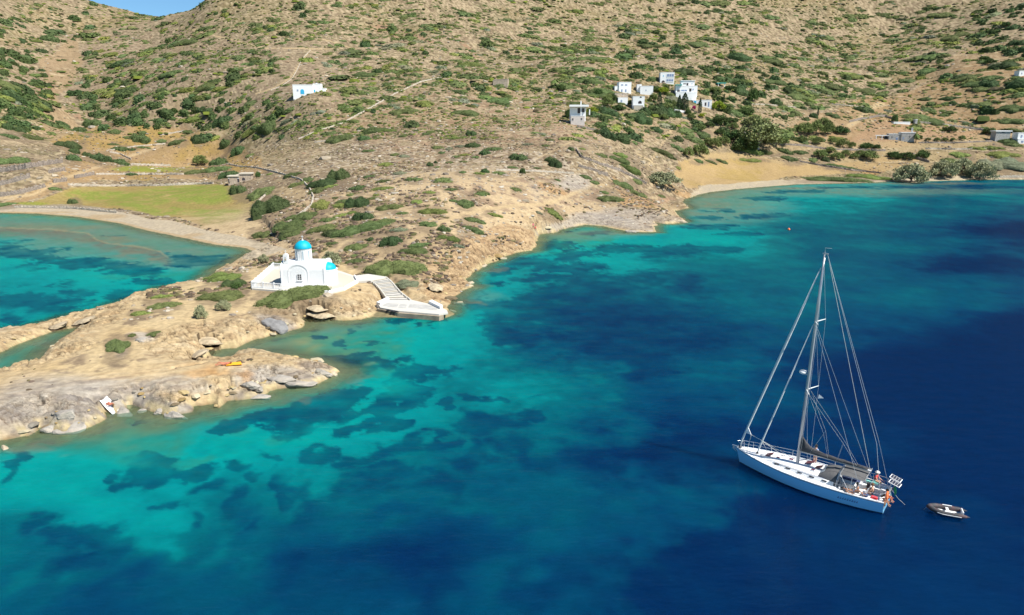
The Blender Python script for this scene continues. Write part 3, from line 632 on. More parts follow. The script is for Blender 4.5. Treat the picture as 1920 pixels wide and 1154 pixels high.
# ================================================================ THE SEA
TC = [(1180,930,.66),(1250,1050,.86),(1130,1010,.68),(840,1130,.82),(560,1060,.8),(300,1120,.76),(660,1130,.8),(760,1010,.76),(0,900,.2),(100,900,.22),(0,960,.28),(0,1040,.5),(60,1090,.5),(0,1150,.65),(150,960,.25),(260,1020,.3),(250,1150,.75),(400,1100,.64),(400,1000,.42),(330,960,.35),(500,920,.4),(520,1000,.65),(600,1100,.85),(640,1000,.75),(560,880,.35),(620,860,.3),
(500,1150,.85),(700,950,.6),(700,1150,.66),(800,1050,.85),(900,950,.7),(860,880,.5),(950,1080,.68),(960,1154,.72),(760,860,.42),(700,800,.35),(640,780,.25),(600,760,.2),(700,700,.2),(800,720,.28),(800,640,.25),(900,640,.3),(900,720,.32),(1000,700,.4),
(950,760,.35),(1050,760,.42),(1000,820,.62),(1100,830,.58),(1200,850,.85),(1100,920,.6),(1200,960,.7),(1050,640,.62),(1150,640,.62),(1250,640,.68),(1180,700,.58),(1250,750,.72),(1280,670,.55),(1350,700,.60),(1400,640,.62),(1380,600,.58),(1450,720,.72),
(1300,850,.82),(1400,1000,.97),(1300,1100,.97),(1100,1100,.78),(1600,1100,1),(1900,1100,1),(1800,900,1),(1900,700,.95),(1700,700,.92),(1700,560,.76),(1900,500,.85),(1600,480,.60),(1450,560,.56),(1300,560,.6),(1150,560,.56),(1000,560,.42),(900,560,.25),
(900,600,.25),(1030,500,.3),(1100,500,.35),(1160,490,.22),(1200,520,.5),(1300,500,.5),(1300,450,.26),(1330,440,.24),(1250,460,.35),(1400,460,.4),(1400,420,.3),(1400,380,.2),(1500,420,.56),(1550,380,.48),(1500,370,.22),(1600,360,.22),(1700,380,.62),(1800,370,.55),
(1900,360,.5),(1700,430,.7),(1900,420,.88),(1350,360,.05),(1100,440,.1),(1020,455,.15),(0,420,.12),(100,430,.1),(200,450,.12),(300,440,.08),(400,480,.1),(300,500,.2),(200,500,.22),(100,480,.22),(0,480,.3),(60,540,.35),(0,560,.38),(100,560,.33),
(200,550,.28),(300,530,.2),(100,590,.33),(0,610,.45),(0,690,.12),(60,660,.08),(130,630,.02),(400,670,.02),(500,650,.05),(560,630,.05),(620,620,.1),(640,660,.15),(700,620,.18),(740,600,.15),(560,660,.1),(650,700,.12),(690,760,.25),(300,800,.12),(200,820,.13),
(400,780,.15),(450,810,.25),(520,760,.2),(290,1000,.28),(320,1050,.34),(1600,850,.93),(1520,650,.82),(-300,1000,.5),(2200,1000,1),(2200,500,.9),(2200,360,.4),(-300,500,.4)]
DARK = [(50,565,90,22),(60,478,70,12),(130,494,60,10),(236,552,40,13),(250,512,40,13),(380,487,66,9),(1110,548,120,24),(1210,585,130,30),(1020,575,80,18),(1270,640,110,34),(1180,650,90,22),(1230,850,90,30),(60,560,70,20),(130,545,35,13),(20,465,40,10),(75,480,42,12),(110,492,52,10),(155,488,30,7),(230,548,30,11),(245,512,34,12),(370,486,60,8),(345,497,26,5),(290,525,28,6),(10,600,22,9),(175,592,20,5),(60,500,30,6),(220,443,22,2),
(600,757,70,20),(530,778,62,20),(465,792,40,8),(655,686,50,11),(610,675,40,6),(635,655,20,7),(510,638,18,4),(492,643,12,3),(560,640,14,4),(760,606,42,9),(700,606,36,9),(820,612,34,5),(575,620,14,5),(660,630,12,5),(690,650,12,4),(720,690,10,4),
(1032,460,27,9),(980,492,50,8),(930,508,24,6),(1115,438,22,3),(1090,457,12,5),(1085,480,38,8),(1060,503,46,9),(1100,530,70,12),(1255,477,64,10),(1340,470,46,6),(1180,467,50,7),(1000,522,50,7),(1230,520,60,10),(1150,545,60,10),(940,530,20,5),(1020,440,14,3),(1080,432,14,2),
(930,582,52,10),(895,572,22,6),(970,600,60,11),(1005,622,70,11),(820,684,52,8),(800,702,46,13),(850,688,36,7),(780,738,38,20),(690,756,24,9),(722,764,30,12),(700,790,30,12),(930,742,24,6),(905,806,55,22),(985,790,30,10),(880,862,42,22),(757,850,26,18),(800,842,20,22),
(300,888,55,18),(350,925,52,20),(250,905,20,10),(272,962,26,9),(306,966,16,8),(350,978,26,11),(442,935,30,32),(180,1042,42,28),(100,1022,36,18),(20,1005,24,16),(0,886,12,16),(222,908,14,12),(405,880,44,14),(580,902,20,24),(475,965,20,14),(120,1070,30,14),
(640,830,30,14),(860,760,16,6),(1060,590,60,12),(1180,600,70,14),(1130,660,60,18),(1240,700,50,16),(1000,860,50,24),(1080,870,60,24),(1330,640,60,16),(1440,372,30,3),(1500,360,40,2.5),(1580,352,60,2),(1330,425,34,3),(1320,408,24,4),(1350,395,14,2.5),(1420,405,30,3),(1380,440,40,4),(1700,352,60,2.5),(1850,352,60,3),
(60,838,30,5),(250,800,20,4),(700,860,24,12),(530,850,30,14),(480,885,24,14),(730,900,30,18),(620,935,30,20),(820,920,40,18)]
LITE = [(940,1100,60,60,.35),(880,950,100,20,.4),(1130,925,70,26,.2),(1290,870,50,14,.15),(700,990,60,20,.3),(1020,1020,50,26,.3),(285,1018,60,28,.9),(330,1040,40,14,.8),(1185,492,48,6,.9),(1330,448,60,6,.9),(690,715,40,16,.7),(800,640,50,14,.7),(620,790,30,10,.5),(740,730,50,10,.6),(1000,715,60,16,.5),(940,765,60,14,.5),(80,940,70,18,.7),(200,870,60,12,.6),(585,880,36,14,.6),(60,1090,40,16,.6),(600,930,26,12,.5),(60,510,30,9,.6),(70,590,90,8,.6),(180,530,40,12,.6),(900,590,40,8,.5),(1400,690,70,7,.4),(1340,715,50,7,.4),(1320,580,40,6,.3),(840,560,40,8,.6),(1150,690,30,6,.4),(1060,830,60,12,.4),(660,905,60,12,.4)]
TANW = [(100,428,100,7,.75),(200,450,46,9,.8),(262,470,40,10,.75),(292,484,20,7,.7),(865,570,34,7,.9),(900,535,20,5,.6),(30,852,48,18,.85),(80,835,60,10,.55),(180,808,50,8,.6),(300,788,40,6,.6),(380,775,40,6,.6),(560,612,50,8,.5),(625,606,60,4,.7),(640,715,30,10,.5),(520,740,50,7,.7),(660,705,24,6,.5),(400,672,30,9,.8),(470,660,60,8,.4),(1120,437,110,4,.6),(1330,365,60,6,.7),(1320,385,50,8,.55),(1290,400,30,5,.5),(1440,353,120,3,.6),(1700,344,160,2.5,.6),(0,680,20,6,.5),(110,640,30,8,.6),(240,790,20,6,.6),(1020,450,16,8,.5),(920,505,20,4,.5)]
RAMP_T = np.array([0, .07, .14, .22, .32, .45, .6, .75, .88, 1.0])
RAMP_C = np.array([lin(c) for c in [(146,158,108),(96,156,122),(44,156,136),(0,172,163),(0,156,156),(0,120,128),(0,95,116),(0,74,108),(0,47,92),(0,35,82)]])
rw = [16.0]
while rw[-1] < 480:
    r = rw[-1]
    rw.append(r + (max(0.28, r * r / (29 * 1297) * 1.9) if r < 260 else 3.4))
rw = np.array(rw)
tw = np.radians(np.r_[np.linspace(-78, -45.5, 20), np.linspace(-45, 45, 620), np.linspace(45.5, 78, 20)])
SR, ST = np.meshgrid(rw, tw, indexing='ij')
SX, SY = SR * np.sin(ST), SR * np.cos(ST)
ssd = -shore_dist(SX, SY) - fbm(SX / 3, SY / 3, 4, 31) * np.clip(SR / 250, 0.25, 1.2) * 0.9
QX, QY = project(SX, SY, np.zeros_like(SX))
sc_ = 3 + SR * 0.035
w1 = fbm(SX / 9, SY / 9, 4, 91); w2 = fbm(SX / 9, SY / 9, 4, 92); w3 = fbm(SX / 2.2, SY / 2.2, 4, 93); w4 = fbm(SX / 2.2, SY / 2.2, 4, 94)
amp = 3600.0 / SR                                       # metres to photo pixels
near_soft = sstep(900, 1100, QY)
ux = QX + (w1 * 1.2 + w3 * 0.55) * amp
uy = QY + (w2 * 1.2 + w4 * 0.55) * amp * 0.30 * np.clip(60 / SR, 0.3, 1) * 1.6
tca = np.array(TC)
num = np.zeros(SX.shape); den = np.zeros(SX.shape)
for (a, b, t) in TC:
    sy = 1.0 + 1.6 * max(0, (620 - b) / 300)
    q = ((ux - a) / 100) ** 2 + ((uy - b) * sy / 60) ** 2
    wgt = np.exp(-q / 0.95) + 1e-5 / (1 + q)
    num += wgt * t; den += wgt
tt = num / den
dk = np.full(SX.shape, -2.2)
wj = 0.34 * w3 + 0.28 * fbm(SX / 0.9, SY / 1.3, 3, 98) + 0.25 * w4
for (a, b, rx, ry) in DARK:
    q = np.sqrt(((ux - a) / rx) ** 2 + ((uy - b) / ry) ** 2)
    soft = 0.30 + 0.5 * min(max((b - 700) / 300, 0), 1) + 0.2 * min(max((a - 900) / 400, 0), 1)
    dk = np.maximum(dk, np.maximum(1 - q, -2.2))
big = fbm(SX / 24, SY / 24, 3, 96)
field = np.maximum(dk, -1.35) + 0.75 * fbm(SX / 8, SY / 11, 5, 97, 0.62) + (0.50 - 0.25 * sstep(0.2, 0.6, tt)) * fbm(SX / 1.8, SY / 2.4, 5, 99, 0.68) + 0.25 * big
field += 0.10 + 0.16 * sstep(820, 950, QX) * sstep(760, 680, QY)
edge = 0.20 + 0.60 * sstep(0.2, 0.75, tt) + 0.25 * sstep(800, 1000, QY)
dk = sstep(-edge, edge, field) * (0.80 + 0.25 * fbm(SX / 3, SY / 3, 3, 90))
dk *= sstep(0.6, 2.5, ssd)
tt = tt + 0.15 * big * sstep(0.15, 0.5, tt) + 0.06 * fbm(SX / 6, SY / 6, 4, 89)
weed = 0 * sstep(0.12, 0.42, fbm(SX / 16, SY / 16, 5, 97) * 0.8 + w3 * 0.25) * sstep(0.14, 0.3, tt) * sstep(1.2, 5, ssd) * 0.5
dk = np.maximum(dk, weed)
for (a, b, rx, ry, k) in LITE:
    q = np.sqrt(((ux - a) / rx) ** 2 + ((uy - b) / ry) ** 2)
    m = sstep(1.9, 0.2, q) * k
    dk *= 1 - m; tt = tt * (1 - m * 0.5) + np.minimum(tt, 0.24) * m * 0.5
tt = tt * (0.25 + 0.75 * sstep(0, 5.0, ssd)) + 0.03 * w3
wc = np.stack([np.interp(tt, RAMP_T, RAMP_C[:, i]) for i in range(3)], -1)
DKT = [0, .12, .3, .5, .7, .85, 1.0]; DKC = np.array([lin(c) for c in [(60,84,84),(14,80,100),(0,78,104),(0,70,104),(0,54,96),(0,40,86),(0,28,74)]])
dcol = np.stack([np.interp(np.clip(tt + 0.05, 0, 1), DKT, DKC[:, i]) for i in range(3)], -1)
wc = wc * (1 - dk[..., None] * 0.88) + dcol * dk[..., None] * 0.88
GREYW = [(230,438,260,24,.9),(340,482,150,26,.8),(120,468,140,16,.55),(-60,420,200,16,.8),(620,618,110,16,.5),(1350,388,120,34,.8),(1080,440,90,12,.5),(1550,358,320,11,.7),(450,650,90,20,.5),(870,560,60,24,.4),(200,800,220,14,.12)]
for (a, b, rx, ry, k) in GREYW:
    q = np.sqrt(((ux - a) / rx) ** 2 + ((uy - b) / ry) ** 2)
    m = np.clip(sstep(1.4, 0.4, q) * k * (1 - dk) * (0.9 + 0.4 * w3), 0, 1)[..., None]; wc = wc * (1 - m) + lin((122, 150, 132)) * m
for (a, b, rx, ry, k) in TANW:
    q = np.sqrt(((ux - a) / rx) ** 2 + ((uy - b) / ry) ** 2)
    m = (sstep(1.3, 0.6, q) * k * (0.7 + 0.4 * w3))[..., None]
    m = np.clip(m, 0, 1); wc = wc * (1 - m) + lin((142, 142, 112)) * m
RC = [(-80, 424), (100, 431), (165, 438), (182, 450), (205, 457), (260, 463), (300, 472), (318, 486)]
dl = line_dist(QX + w3 * 2, QY + w4 * 1.2, RC); below = QY > np.interp(QX, [p[0] for p in RC], [p[1] for p in RC])
inr = sstep(330, 300, QX) * (QY < 520)
rb = (sstep(22, 3, dl) * below * inr * 0.75 * (0.85 + 0.4 * w3))[..., None].clip(0, 1); wc = wc * (1 - rb) + lin((126, 124, 108)) * rb
rl = (sstep(2.0, 0.4, dl) * inr * 0.55)[..., None]; wc = wc * (1 - rl) + lin((178, 168, 130)) * rl
cst = (sstep(1.3, 0.1, ssd) * 0.5)[..., None]; wc = wc * (1 - cst) + lin((160, 152, 108)) * cst
wc = wc * (1 + 0.07 * fbm(SX / 0.9, SY / 0.9, 3, 95)[..., None] + 0.05 * w4[..., None])
body = 0.30 + 0.68 * sstep(0.2, 5.5, ssd)               # how much of the water's own body colour hides the bed
widx = np.arange(len(rw) * len(tw)).reshape(len(rw), len(tw))
wq = np.stack([widx[:-1, :-1], widx[:-1, 1:], widx[1:, 1:], widx[1:, :-1]], -1).reshape(-1, 4)
wkeep = ssd.ravel()[wq].max(1) > -2.2
wmesh = np_mesh('sea_water', np.c_[SX.ravel(), SY.ravel(), np.zeros(SX.size)], wq[wkeep][:, ::-1], smooth=True)
WK = 2.0
set_attr_color(wmesh, 'Body', np.clip(np.concatenate([wc.reshape(-1, 3) / WK, body.reshape(-1, 1)], 1), 0, 1))
wm = bpy.data.materials.new('sea'); wm.use_nodes = True
nt = wm.node_tree; nt.nodes.clear()
out = nt.nodes.new('ShaderNodeOutputMaterial')
at = nt.nodes.new('ShaderNodeAttribute'); at.attribute_name = 'Body'
dif = nt.nodes.new('ShaderNodeSubsurfaceScattering'); dif.falloff = 'BURLEY'; nt.links.new(at.outputs['Color'], dif.inputs['Color']); dif.inputs['Radius'].default_value = (1.0, 1.6, 2.0); dif.inputs['Scale'].default_value = 2.6
trn = nt.nodes.new('ShaderNodeBsdfTransparent'); trn.inputs['Color'].default_value = (0.80, 0.93, 0.90, 1)
glo = nt.nodes.new('ShaderNodeBsdfGlossy'); glo.inputs['Roughness'].default_value = 0.05; glo.inputs['Color'].default_value = (0.5, 0.8, 1.0, 1)
m1 = nt.nodes.new('ShaderNodeMixShader'); m2 = nt.nodes.new('ShaderNodeMixShader')
nt.links.new(at.outputs['Alpha'], m1.inputs['Fac']); nt.links.new(trn.outputs[0], m1.inputs[1])
df2 = nt.nodes.new('ShaderNodeBsdfDiffuse'); nt.links.new(at.outputs['Color'], df2.inputs['Color']); m3 = nt.nodes.new('ShaderNodeMixShader'); m3.inputs['Fac'].default_value = 0.08
nt.links.new(dif.outputs[0], m3.inputs[1]); nt.links.new(df2.outputs[0], m3.inputs[2]); nt.links.new(m3.outputs[0], m1.inputs[2])
fre = nt.nodes.new('ShaderNodeFresnel'); fre.inputs['IOR'].default_value = 1.33
fm = nt.nodes.new('ShaderNodeMath'); fm.operation = 'MULTIPLY'; fm.inputs[1].default_value = 0.16; fm.use_clamp = True
fmin = nt.nodes.new('ShaderNodeMath'); fmin.operation = 'MINIMUM'; fmin.inputs[1].default_value = 0.07
nt.links.new(fre.outputs[0], fm.inputs[0]); nt.links.new(fm.outputs[0], fmin.inputs[0]); nt.links.new(fmin.outputs[0], m2.inputs['Fac'])
nt.links.new(m1.outputs[0], m2.inputs[1]); nt.links.new(glo.outputs[0], m2.inputs[2]); nt.links.new(m2.outputs[0], out.inputs['Surface'])
geo = nt.nodes.new('ShaderNodeNewGeometry')
mp = nt.nodes.new('ShaderNodeMapping'); mp.inputs['Rotation'].default_value = (0, 0, R(-38)); mp.inputs['Scale'].default_value = (0.35, 1.0, 1)
nt.links.new(geo.outputs['Position'], mp.inputs['Vector'])
n1 = nt.nodes.new('ShaderNodeTexNoise'); n1.inputs['Scale'].default_value = 3.2; n1.inputs['Detail'].default_value = 4; n1.inputs['Roughness'].default_value = 0.6
n2 = nt.nodes.new('ShaderNodeTexNoise'); n2.inputs['Scale'].default_value = 0.7; n2.inputs['Detail'].default_value = 3
nt.links.new(mp.outputs[0], n1.inputs['Vector']); nt.links.new(mp.outputs[0], n2.inputs['Vector'])
ad = nt.nodes.new('ShaderNodeMath'); ad.operation = 'MULTIPLY_ADD'; ad.inputs[1].default_value = 0.35
nt.links.new(n1.outputs['Fac'], ad.inputs[0]); nt.links.new(n2.outputs['Fac'], ad.inputs[2])
bpn = nt.nodes.new('ShaderNodeBump'); bpn.inputs['Strength'].default_value = 0.9; bpn.inputs['Distance'].default_value = 0.14
nt.links.new(ad.outputs[0], bpn.inputs['Height'])
for s in (glo, fre): nt.links.new(bpn.outputs['Normal'], s.inputs['Normal'])
bp2 = nt.nodes.new('ShaderNodeBump'); bp2.inputs['Strength'].default_value = 0.9; bp2.inputs['Distance'].default_value = 0.16
nt.links.new(ad.outputs[0], bp2.inputs['Height']); nt.links.new(bp2.outputs['Normal'], df2.inputs['Normal'])
sea = link('sea_water', wmesh, wm, kind='structure')
# ================================================================ PLANTS
def rot_rand(n, r_):
    """n random unit vectors"""
    v = r_.normal(size=(n, 3)); return v / np.linalg.norm(v, axis=1)[:, None]
def leaf_tris(cent, size, r_, nrm=None, flat=0.5):
    """one triangle per centre"""
    n = len(cent); d = rot_rand(n, r_)
    if nrm is not None: d = d * (1 - flat) + nrm * flat
    d /= np.linalg.norm(d, axis=1)[:, None] + 1e-9
    a = np.cross(d, rot_rand(n, r_)); a /= np.linalg.norm(a, axis=1)[:, None] + 1e-9
    b = np.cross(d, a); s = size * r_.uniform(0.6, 1.4, n)[:, None]
    v = np.stack([cent + a * s, cent - a * s * 0.6 + b * s * 0.8, cent - a * s * 0.6 - b * s * 0.8], 1).reshape(-1, 3)
    return v, np.arange(3 * n).reshape(n, 3)
def mound(seed, nleaf, lsize, nu=20, nv=6, power=0.55, rough=0.10):
    """low spreading shrub in a unit footprint, height 1"""
    r_ = np.random.default_rng(seed)
    ph = r_.uniform(0, 6.28, 6); am = r_.uniform(0.03, 0.15, 6)
    def outline(a): return 0.86 + sum(am[k] * np.sin((k + 1.0) * a + ph[k]) for k in range(6)) * 0.75
    ox, oy = r_.uniform(0, 90, 2)
    def surf(a, q):
        R0 = outline(a); x = np.cos(a) * R0 * q; y = np.sin(a) * R0 * q
        z = np.maximum(1 - q ** 2.2, 0) ** power
        z = z * (0.78 + 0.30 * fbm(x * 2.6 + ox, y * 2.6 + oy, 3, seed)) + rough * fbm(x * 9 + ox, y * 9 + oy, 2, seed + 3) * (q < 0.97)
        return x, y, z
    A = np.linspace(0, 2 * PI, nu, endpoint=False); Q = np.linspace(1, 0, nv + 1)[:-1]
    vs = []; 
    for q in Q:
        x, y, z = surf(A, np.full(nu, q)); vs.append(np.c_[x, y, np.where(q == 1, -0.25, z)])
    x, y, z = surf(np.zeros(1), np.zeros(1)); vs.append(np.c_[x, y, z])
    V = np.concatenate(vs); F = []
    for i in range(nv - 1):
        for k in range(nu):
            k2 = (k + 1) % nu; F += [(i * nu + k, i * nu + k2, (i + 1) * nu + k2), (i * nu + k, (i + 1) * nu + k2, (i + 1) * nu + k)]
    t = nv * nu; F += [((nv - 1) * nu + k, (nv - 1) * nu + (k + 1) % nu, t) for k in range(nu)]
    F = np.array(F)
    a = r_.uniform(0, 2 * PI, nleaf); q = np.sqrt(r_.uniform(0, 1.0, nleaf)) * 1.03
    x, y, z = surf(a, np.minimum(q, 0.985)); c = np.c_[x, y, np.maximum(z, 0.02) + r_.normal(0, 0.05, nleaf)]
    nr = np.c_[x * 0.8, y * 0.8, np.full(nleaf, 0.8)]
    lv, lf = leaf_tris(c, lsize, r_, nr, 0.45)
    tone = np.r_[np.full(len(V), 0.72), np.repeat(0.80 + 0.42 * (fbm(x * 3.2 + ox, y * 3.2 + oy, 3, seed + 8) + r_.normal(0, 0.35, nleaf)).clip(-1, 1.2), 3)]
    return np.r_[V, lv], np.r_[F, lf + len(V)], tone
FINE = [mound(100 + i, 5200, 0.022, 30, 9, 0.5, 0.09) for i in range(5)]
MID = [mound(200 + i, 1300, 0.048, 18, 6, 0.5, 0.12) for i in range(6)]
FAR = [mound(300 + i, 90, 0.15, 9, 3, 0.55, 0.12) for i in range(12)]
# bright green, mid green, dark green, grey green, olive brown
TONES = [(122,134,56), (100,115,58), (74,94,48), (124,129,96), (138,128,94)]
TNAME = ['bright yellow-green', 'mid green', 'dark green', 'grey-green', 'olive brown']
TINT = [tuple((lin(c) * 0.84 + lin(c).mean() * 0.16) / (0.92 if k == 2 else 1.0)) + (1,) for k, c in enumerate(TONES)]
def leaf_material(name, base, objvar=0.25):
    m = mat(name, base=base, rough=0.75, spec=0.2, objvar=objvar)
    nt = m.node_tree; b = nt.nodes['Principled BSDF']
    src = b.inputs['Base Color'].links[0].from_socket
    at = nt.nodes.new('ShaderNodeAttribute'); at.attribute_name = 'tone'
    mx = nt.nodes.new('ShaderNodeMix'); mx.data_type = 'RGBA'; mx.blend_type = 'MULTIPLY'; mx.inputs['Factor'].default_value = 1
    nt.links.new(src, mx.inputs['A']); nt.links.new(at.outputs['Fac'], mx.inputs['B']); nt.links.new(mx.outputs['Result'], b.inputs['Base Color'])
    return m
LEAF = [leaf_material('shrub_leaves_' + n.replace(' ', '_').replace('-', '_'), c) for n, c in zip(TNAME, TINT)]
def tone_mesh(name, V, F, T, smooth=False):
    me = np_mesh(name, V, F, smooth)
    a = me.attributes.new('tone', 'FLOAT', 'POINT'); a.data.foreach_set('value', np.asarray(T, np.float32))
    return me
FINE_ME = [tone_mesh('cushion_shrub', *p) for p in FINE]
MID_ME = [tone_mesh('cushion_shrub', *p) for p in MID]
for me in FINE_ME + MID_ME: me.materials.append(LEAF[1])

cands = [dict(px=a, py=b, w=c, h=d, t=t, man=True) for (a, b, c, d, t) in SH]
# hillsides: more of the same, denser where the photograph shows them denser
DENS = [(40,190,60,70,1.5,2),(200,200,110,50,1.15,2),(60,50,100,40,0.9,2),(230,110,110,50,0.8,1),(440,120,110,70,0.75,1),(430,210,80,25,0.8,2),(560,60,100,50,0.8,1),(620,200,90,30,1.0,1),(740,60,110,50,0.8,1),(950,40,120,40,0.4,1),(1060,120,120,50,2.0,1),(1120,170,90,25,2.2,1),
        (1210,110,80,50,1.6,2),(1300,60,120,60,0.9,1),(1420,130,120,60,1.0,2),(1560,90,140,80,1.15,1),(1750,60,140,60,1.2,1),(1880,60,90,50,1.1,2),(1450,200,110,25,0.9,1),(1560,175,100,20,1.1,1),(1260,205,90,25,1.6,2),(850,150,120,30,0.8,1),(700,140,80,30,0.9,1)]
VOID = [(115,170,36,80,1.0),(860,235,200,36,0.75),(1060,250,120,40,0.7),(1640,215,120,28,0.9),(1790,170,90,30,0.5),(1560,235,90,16,0.6),(250,255,130,18,0.95),(560,160,40,26,0.5),(900,70,90,26,0.4),(1180,20,120,18,0.4),(1700,250,180,22,0.95)]
hills = []
tries = 0
while len(hills) < 5600 and tries < 90000:
    tries += 1
    a = rng.uniform(-220, 2140); b = rng.uniform(-18, 262)
    d = 0.55 + 0.2 * (a > 1250); t = 1; best = 0
    for (cx, cy, rx, ry, k, tn) in DENS:
        g = k * math.exp(-((a - cx) / rx) ** 2 - ((b - cy) / ry) ** 2)
        d += g
        if g > best: best = g; t = tn
    for (cx, cy, rx, ry, k) in VOID: d *= 1 - k * math.exp(-(((a - cx) / rx) ** 2 + ((b - cy) / ry) ** 2) ** 2)
    cl = float(fbm(np.array([a / 46.0]), np.array([b / 17.0]), 3, 5)[0])
    d *= 0.55 + 1.5 * max(0.0, min(1.0, 0.5 + cl * 1.3))
    if rng.uniform(0, 2.1) > d: continue
    if 540 < a < 620 and 155 < b < 186: continue
    if any(abs(a - x) < 22 and abs(b - y) < 13 for (x, y) in ((1082, 218), (1172, 168), (1212, 170), (1250, 148), (1288, 172), (1192, 195), (1322, 196), (1690, 258))): continue
    if any(abs(a - s['px']) < s['w'] * 0.5 and abs(b - s['py']) < s['h'] * 0.6 for s in cands[:len(SH)]): continue
    sz = math.exp(rng.normal(0, 0.5)) * (10.5 + b * 0.038)
    if best > 1.2: sz *= 1.15
    rr = rng.uniform()
    tone = (t if rr < 0.55 else (1 if rr < 0.78 else (0 if rr < 0.9 else (2 if rr < 0.96 else 3))))
    ratio = rng.uniform(0.20, 0.40) if tone != 2 else rng.uniform(0.32, 0.55)
    hills.append(dict(px=a, py=b, w=min(sz, 54), h=min(sz, 54) * ratio, t=tone, man=False))
    if rng.uniform() < 0.45:
        for q in range(int(rng.integers(1, 4))):
            s2 = sz * rng.uniform(0.3, 0.75)
            hills.append(dict(px=a + rng.normal(0, 0.55) * sz, py=b + rng.normal(0, 0.55) * sz * ratio, w=min(s2, 40), h=min(s2, 40) * ratio * rng.uniform(0.9, 1.3), t=tone if rng.uniform() < 0.6 else int(rng.integers(0, 4)), man=False))
inframe = [h for h in hills if 4 < h['px'] < 1916 and h['py'] > 6]
inframe.sort(key=lambda h: -h['w'] * h['h'])
n_ind = max(0, 300 - len(cands))
pick = inframe[:n_ind]; ids = set(id(h) for h in pick)
rest = [h for h in hills if id(h) not in ids]

def shrub_frame(c):
    P = hit(c['px'], c['py'] + 0.22 * c['h'])
    s = pxm(P); w = c['w'] / s
    n = slope_normal(P.x, P.y, max(1.0, w * 0.25))
    view = Vector((P.x, P.y, P.z - CAM_H)).normalized()
    tilt = max(0.06, -view.dot(n))                       # sine of the angle at which the slope is seen
    if c['t'] == 2: hh = min(c['h'] / s * 0.85, w * 0.6, 4.0); dd = w * rng.uniform(0.6, 0.95)
    else:
        hh = min(max(0.16 * w, 0.28), 1.3 if w < 8 else 1.9, c['h'] / s * 0.75); dd = (c['h'] / s - 0.75 * hh) / tilt
        dd = min(max(dd, 0.35 * w), 1.7 * w)
    side = Vector((view.y, -view.x, 0)).normalized()
    Z = (n * 0.8 + Vector((0, 0, 0.35))).normalized()
    X = (side - Z * side.dot(Z)).normalized(); Y = Z.cross(X)
    ang = rng.uniform(-0.25, 0.25) if c['man'] else rng.uniform(-0.5, 0.5)
    X, Y = X * math.cos(ang) + Y * math.sin(ang), Y * math.cos(ang) - X * math.sin(ang)
    return P, w, dd, hh, X, Y, Z

LM = [(569,500,'the white chapel'),(777,580,'the white jetty'),(740,540,'the white stone steps'),(580,170,'the lone blue-doored hillside house'),(1085,225,'the small pink-walled house'),(1250,148,'the topmost village house'),(1288,172,'the three-storey village house'),
      (1196,195,'the arched village house'),(450,335,'the stone field hut'),(300,370,'the green field'),(1420,320,'the ochre field'),(1690,258,'the grey stone farmhouse'),(1001,426,'the couple on the pebble beach'),(1245,335,'the lone beach tamarisk'),
      (375,300,'the grey olive tree'),(980,320,'the single dark tree on the slope'),(320,38,'the notch in the skyline'),(1420,250,'the big eucalyptus'),(1720,320,'the beach tamarisks'),(115,200,'the terraced gully'),(930,157,'the ruined stone pen'),(720,195,'the long pale wall'),
      (205,760,'the sunbather on the white towel'),(300,425,'the left sand beach'),(1080,300,'the zigzag stone wall'),(1130,140,'the brown crags'),(1411,170,'the tall dark village tree'),(1640,222,'the curved field wall'),(780,100,'the middle hilltop slope'),(1560,60,'the upper right hillside'),
      (60,60,'the far left ridge'),(1840,150,'the far right slope'),(560,120,'the pale footpath wall'),(1880,255,'the right-edge houses'),(400,20,'the rocky shoulder beside the sky')]
ORD = ['nearest', 'second', 'third', 'fourth', 'fifth', 'sixth', 'seventh', 'eighth', 'ninth', 'tenth', 'eleventh', 'twelfth', 'thirteenth', 'fourteenth', 'fifteenth', 'sixteenth', 'seventeenth', 'eighteenth', 'nineteenth', 'twentieth']
def near_labels(items, desc):
    """items: dicts with px, py; desc(item) -> words; gives every item a label of its own, from the nearest landmark"""
    groups = {}
    for it in items:
        L = min(LM, key=lambda l: math.hypot(l[0] - it['px'], (l[1] - it['py']) * 1.8))
        dx, dy = it['px'] - L[0], (it['py'] - L[1]) * 1.8
        where = ('right of' if dx > 0 else 'left of') if abs(dx) > abs(dy) else ('uphill of' if dy < 0 else 'downhill of')
        it['_d'] = math.hypot(dx, dy); it['_s'] = desc(it)
        groups.setdefault((L[2], where, it['_s']), []).append(it)
    for (lm, where, s), g in groups.items():
        g.sort(key=lambda i: i['_d'])
        for k, it in enumerate(g):
            if len(g) == 1: it['label'] = f'{s} {where} {lm}'
            else: it['label'] = f'{s}, {ORD[min(k, 19)]} one {where} {lm}'
def trim(it):
    if len(it['label'].split()) > 16: it['label'] = it['label'].replace('medium ', '').replace('cushion shrub', 'shrub').replace('long flat', 'flat')
    if len(it['label'].split()) > 16: it['label'] = it['label'].replace('the couple on the pebble beach', 'the beach couple').replace('the sunbather on the white towel', 'the white-towel sunbather').replace('the lone blue-doored hillside house', 'the blue-doored house').replace('the single dark tree on the slope', 'the single dark tree')
def shrub_words(c):
    size = 'very large' if c['w'] > 70 else 'large' if c['w'] > 40 else 'medium' if c['w'] > 22 else 'small'
    shape = 'round bush' if c['t'] == 2 else ('long flat shrub' if c['w'] > 3.4 * c['h'] else 'cushion shrub')
    return f'{size} {TNAME[c["t"]]} {shape}'
ind = cands + pick
near_labels(ind, shrub_words)
for it in ind: trim(it)
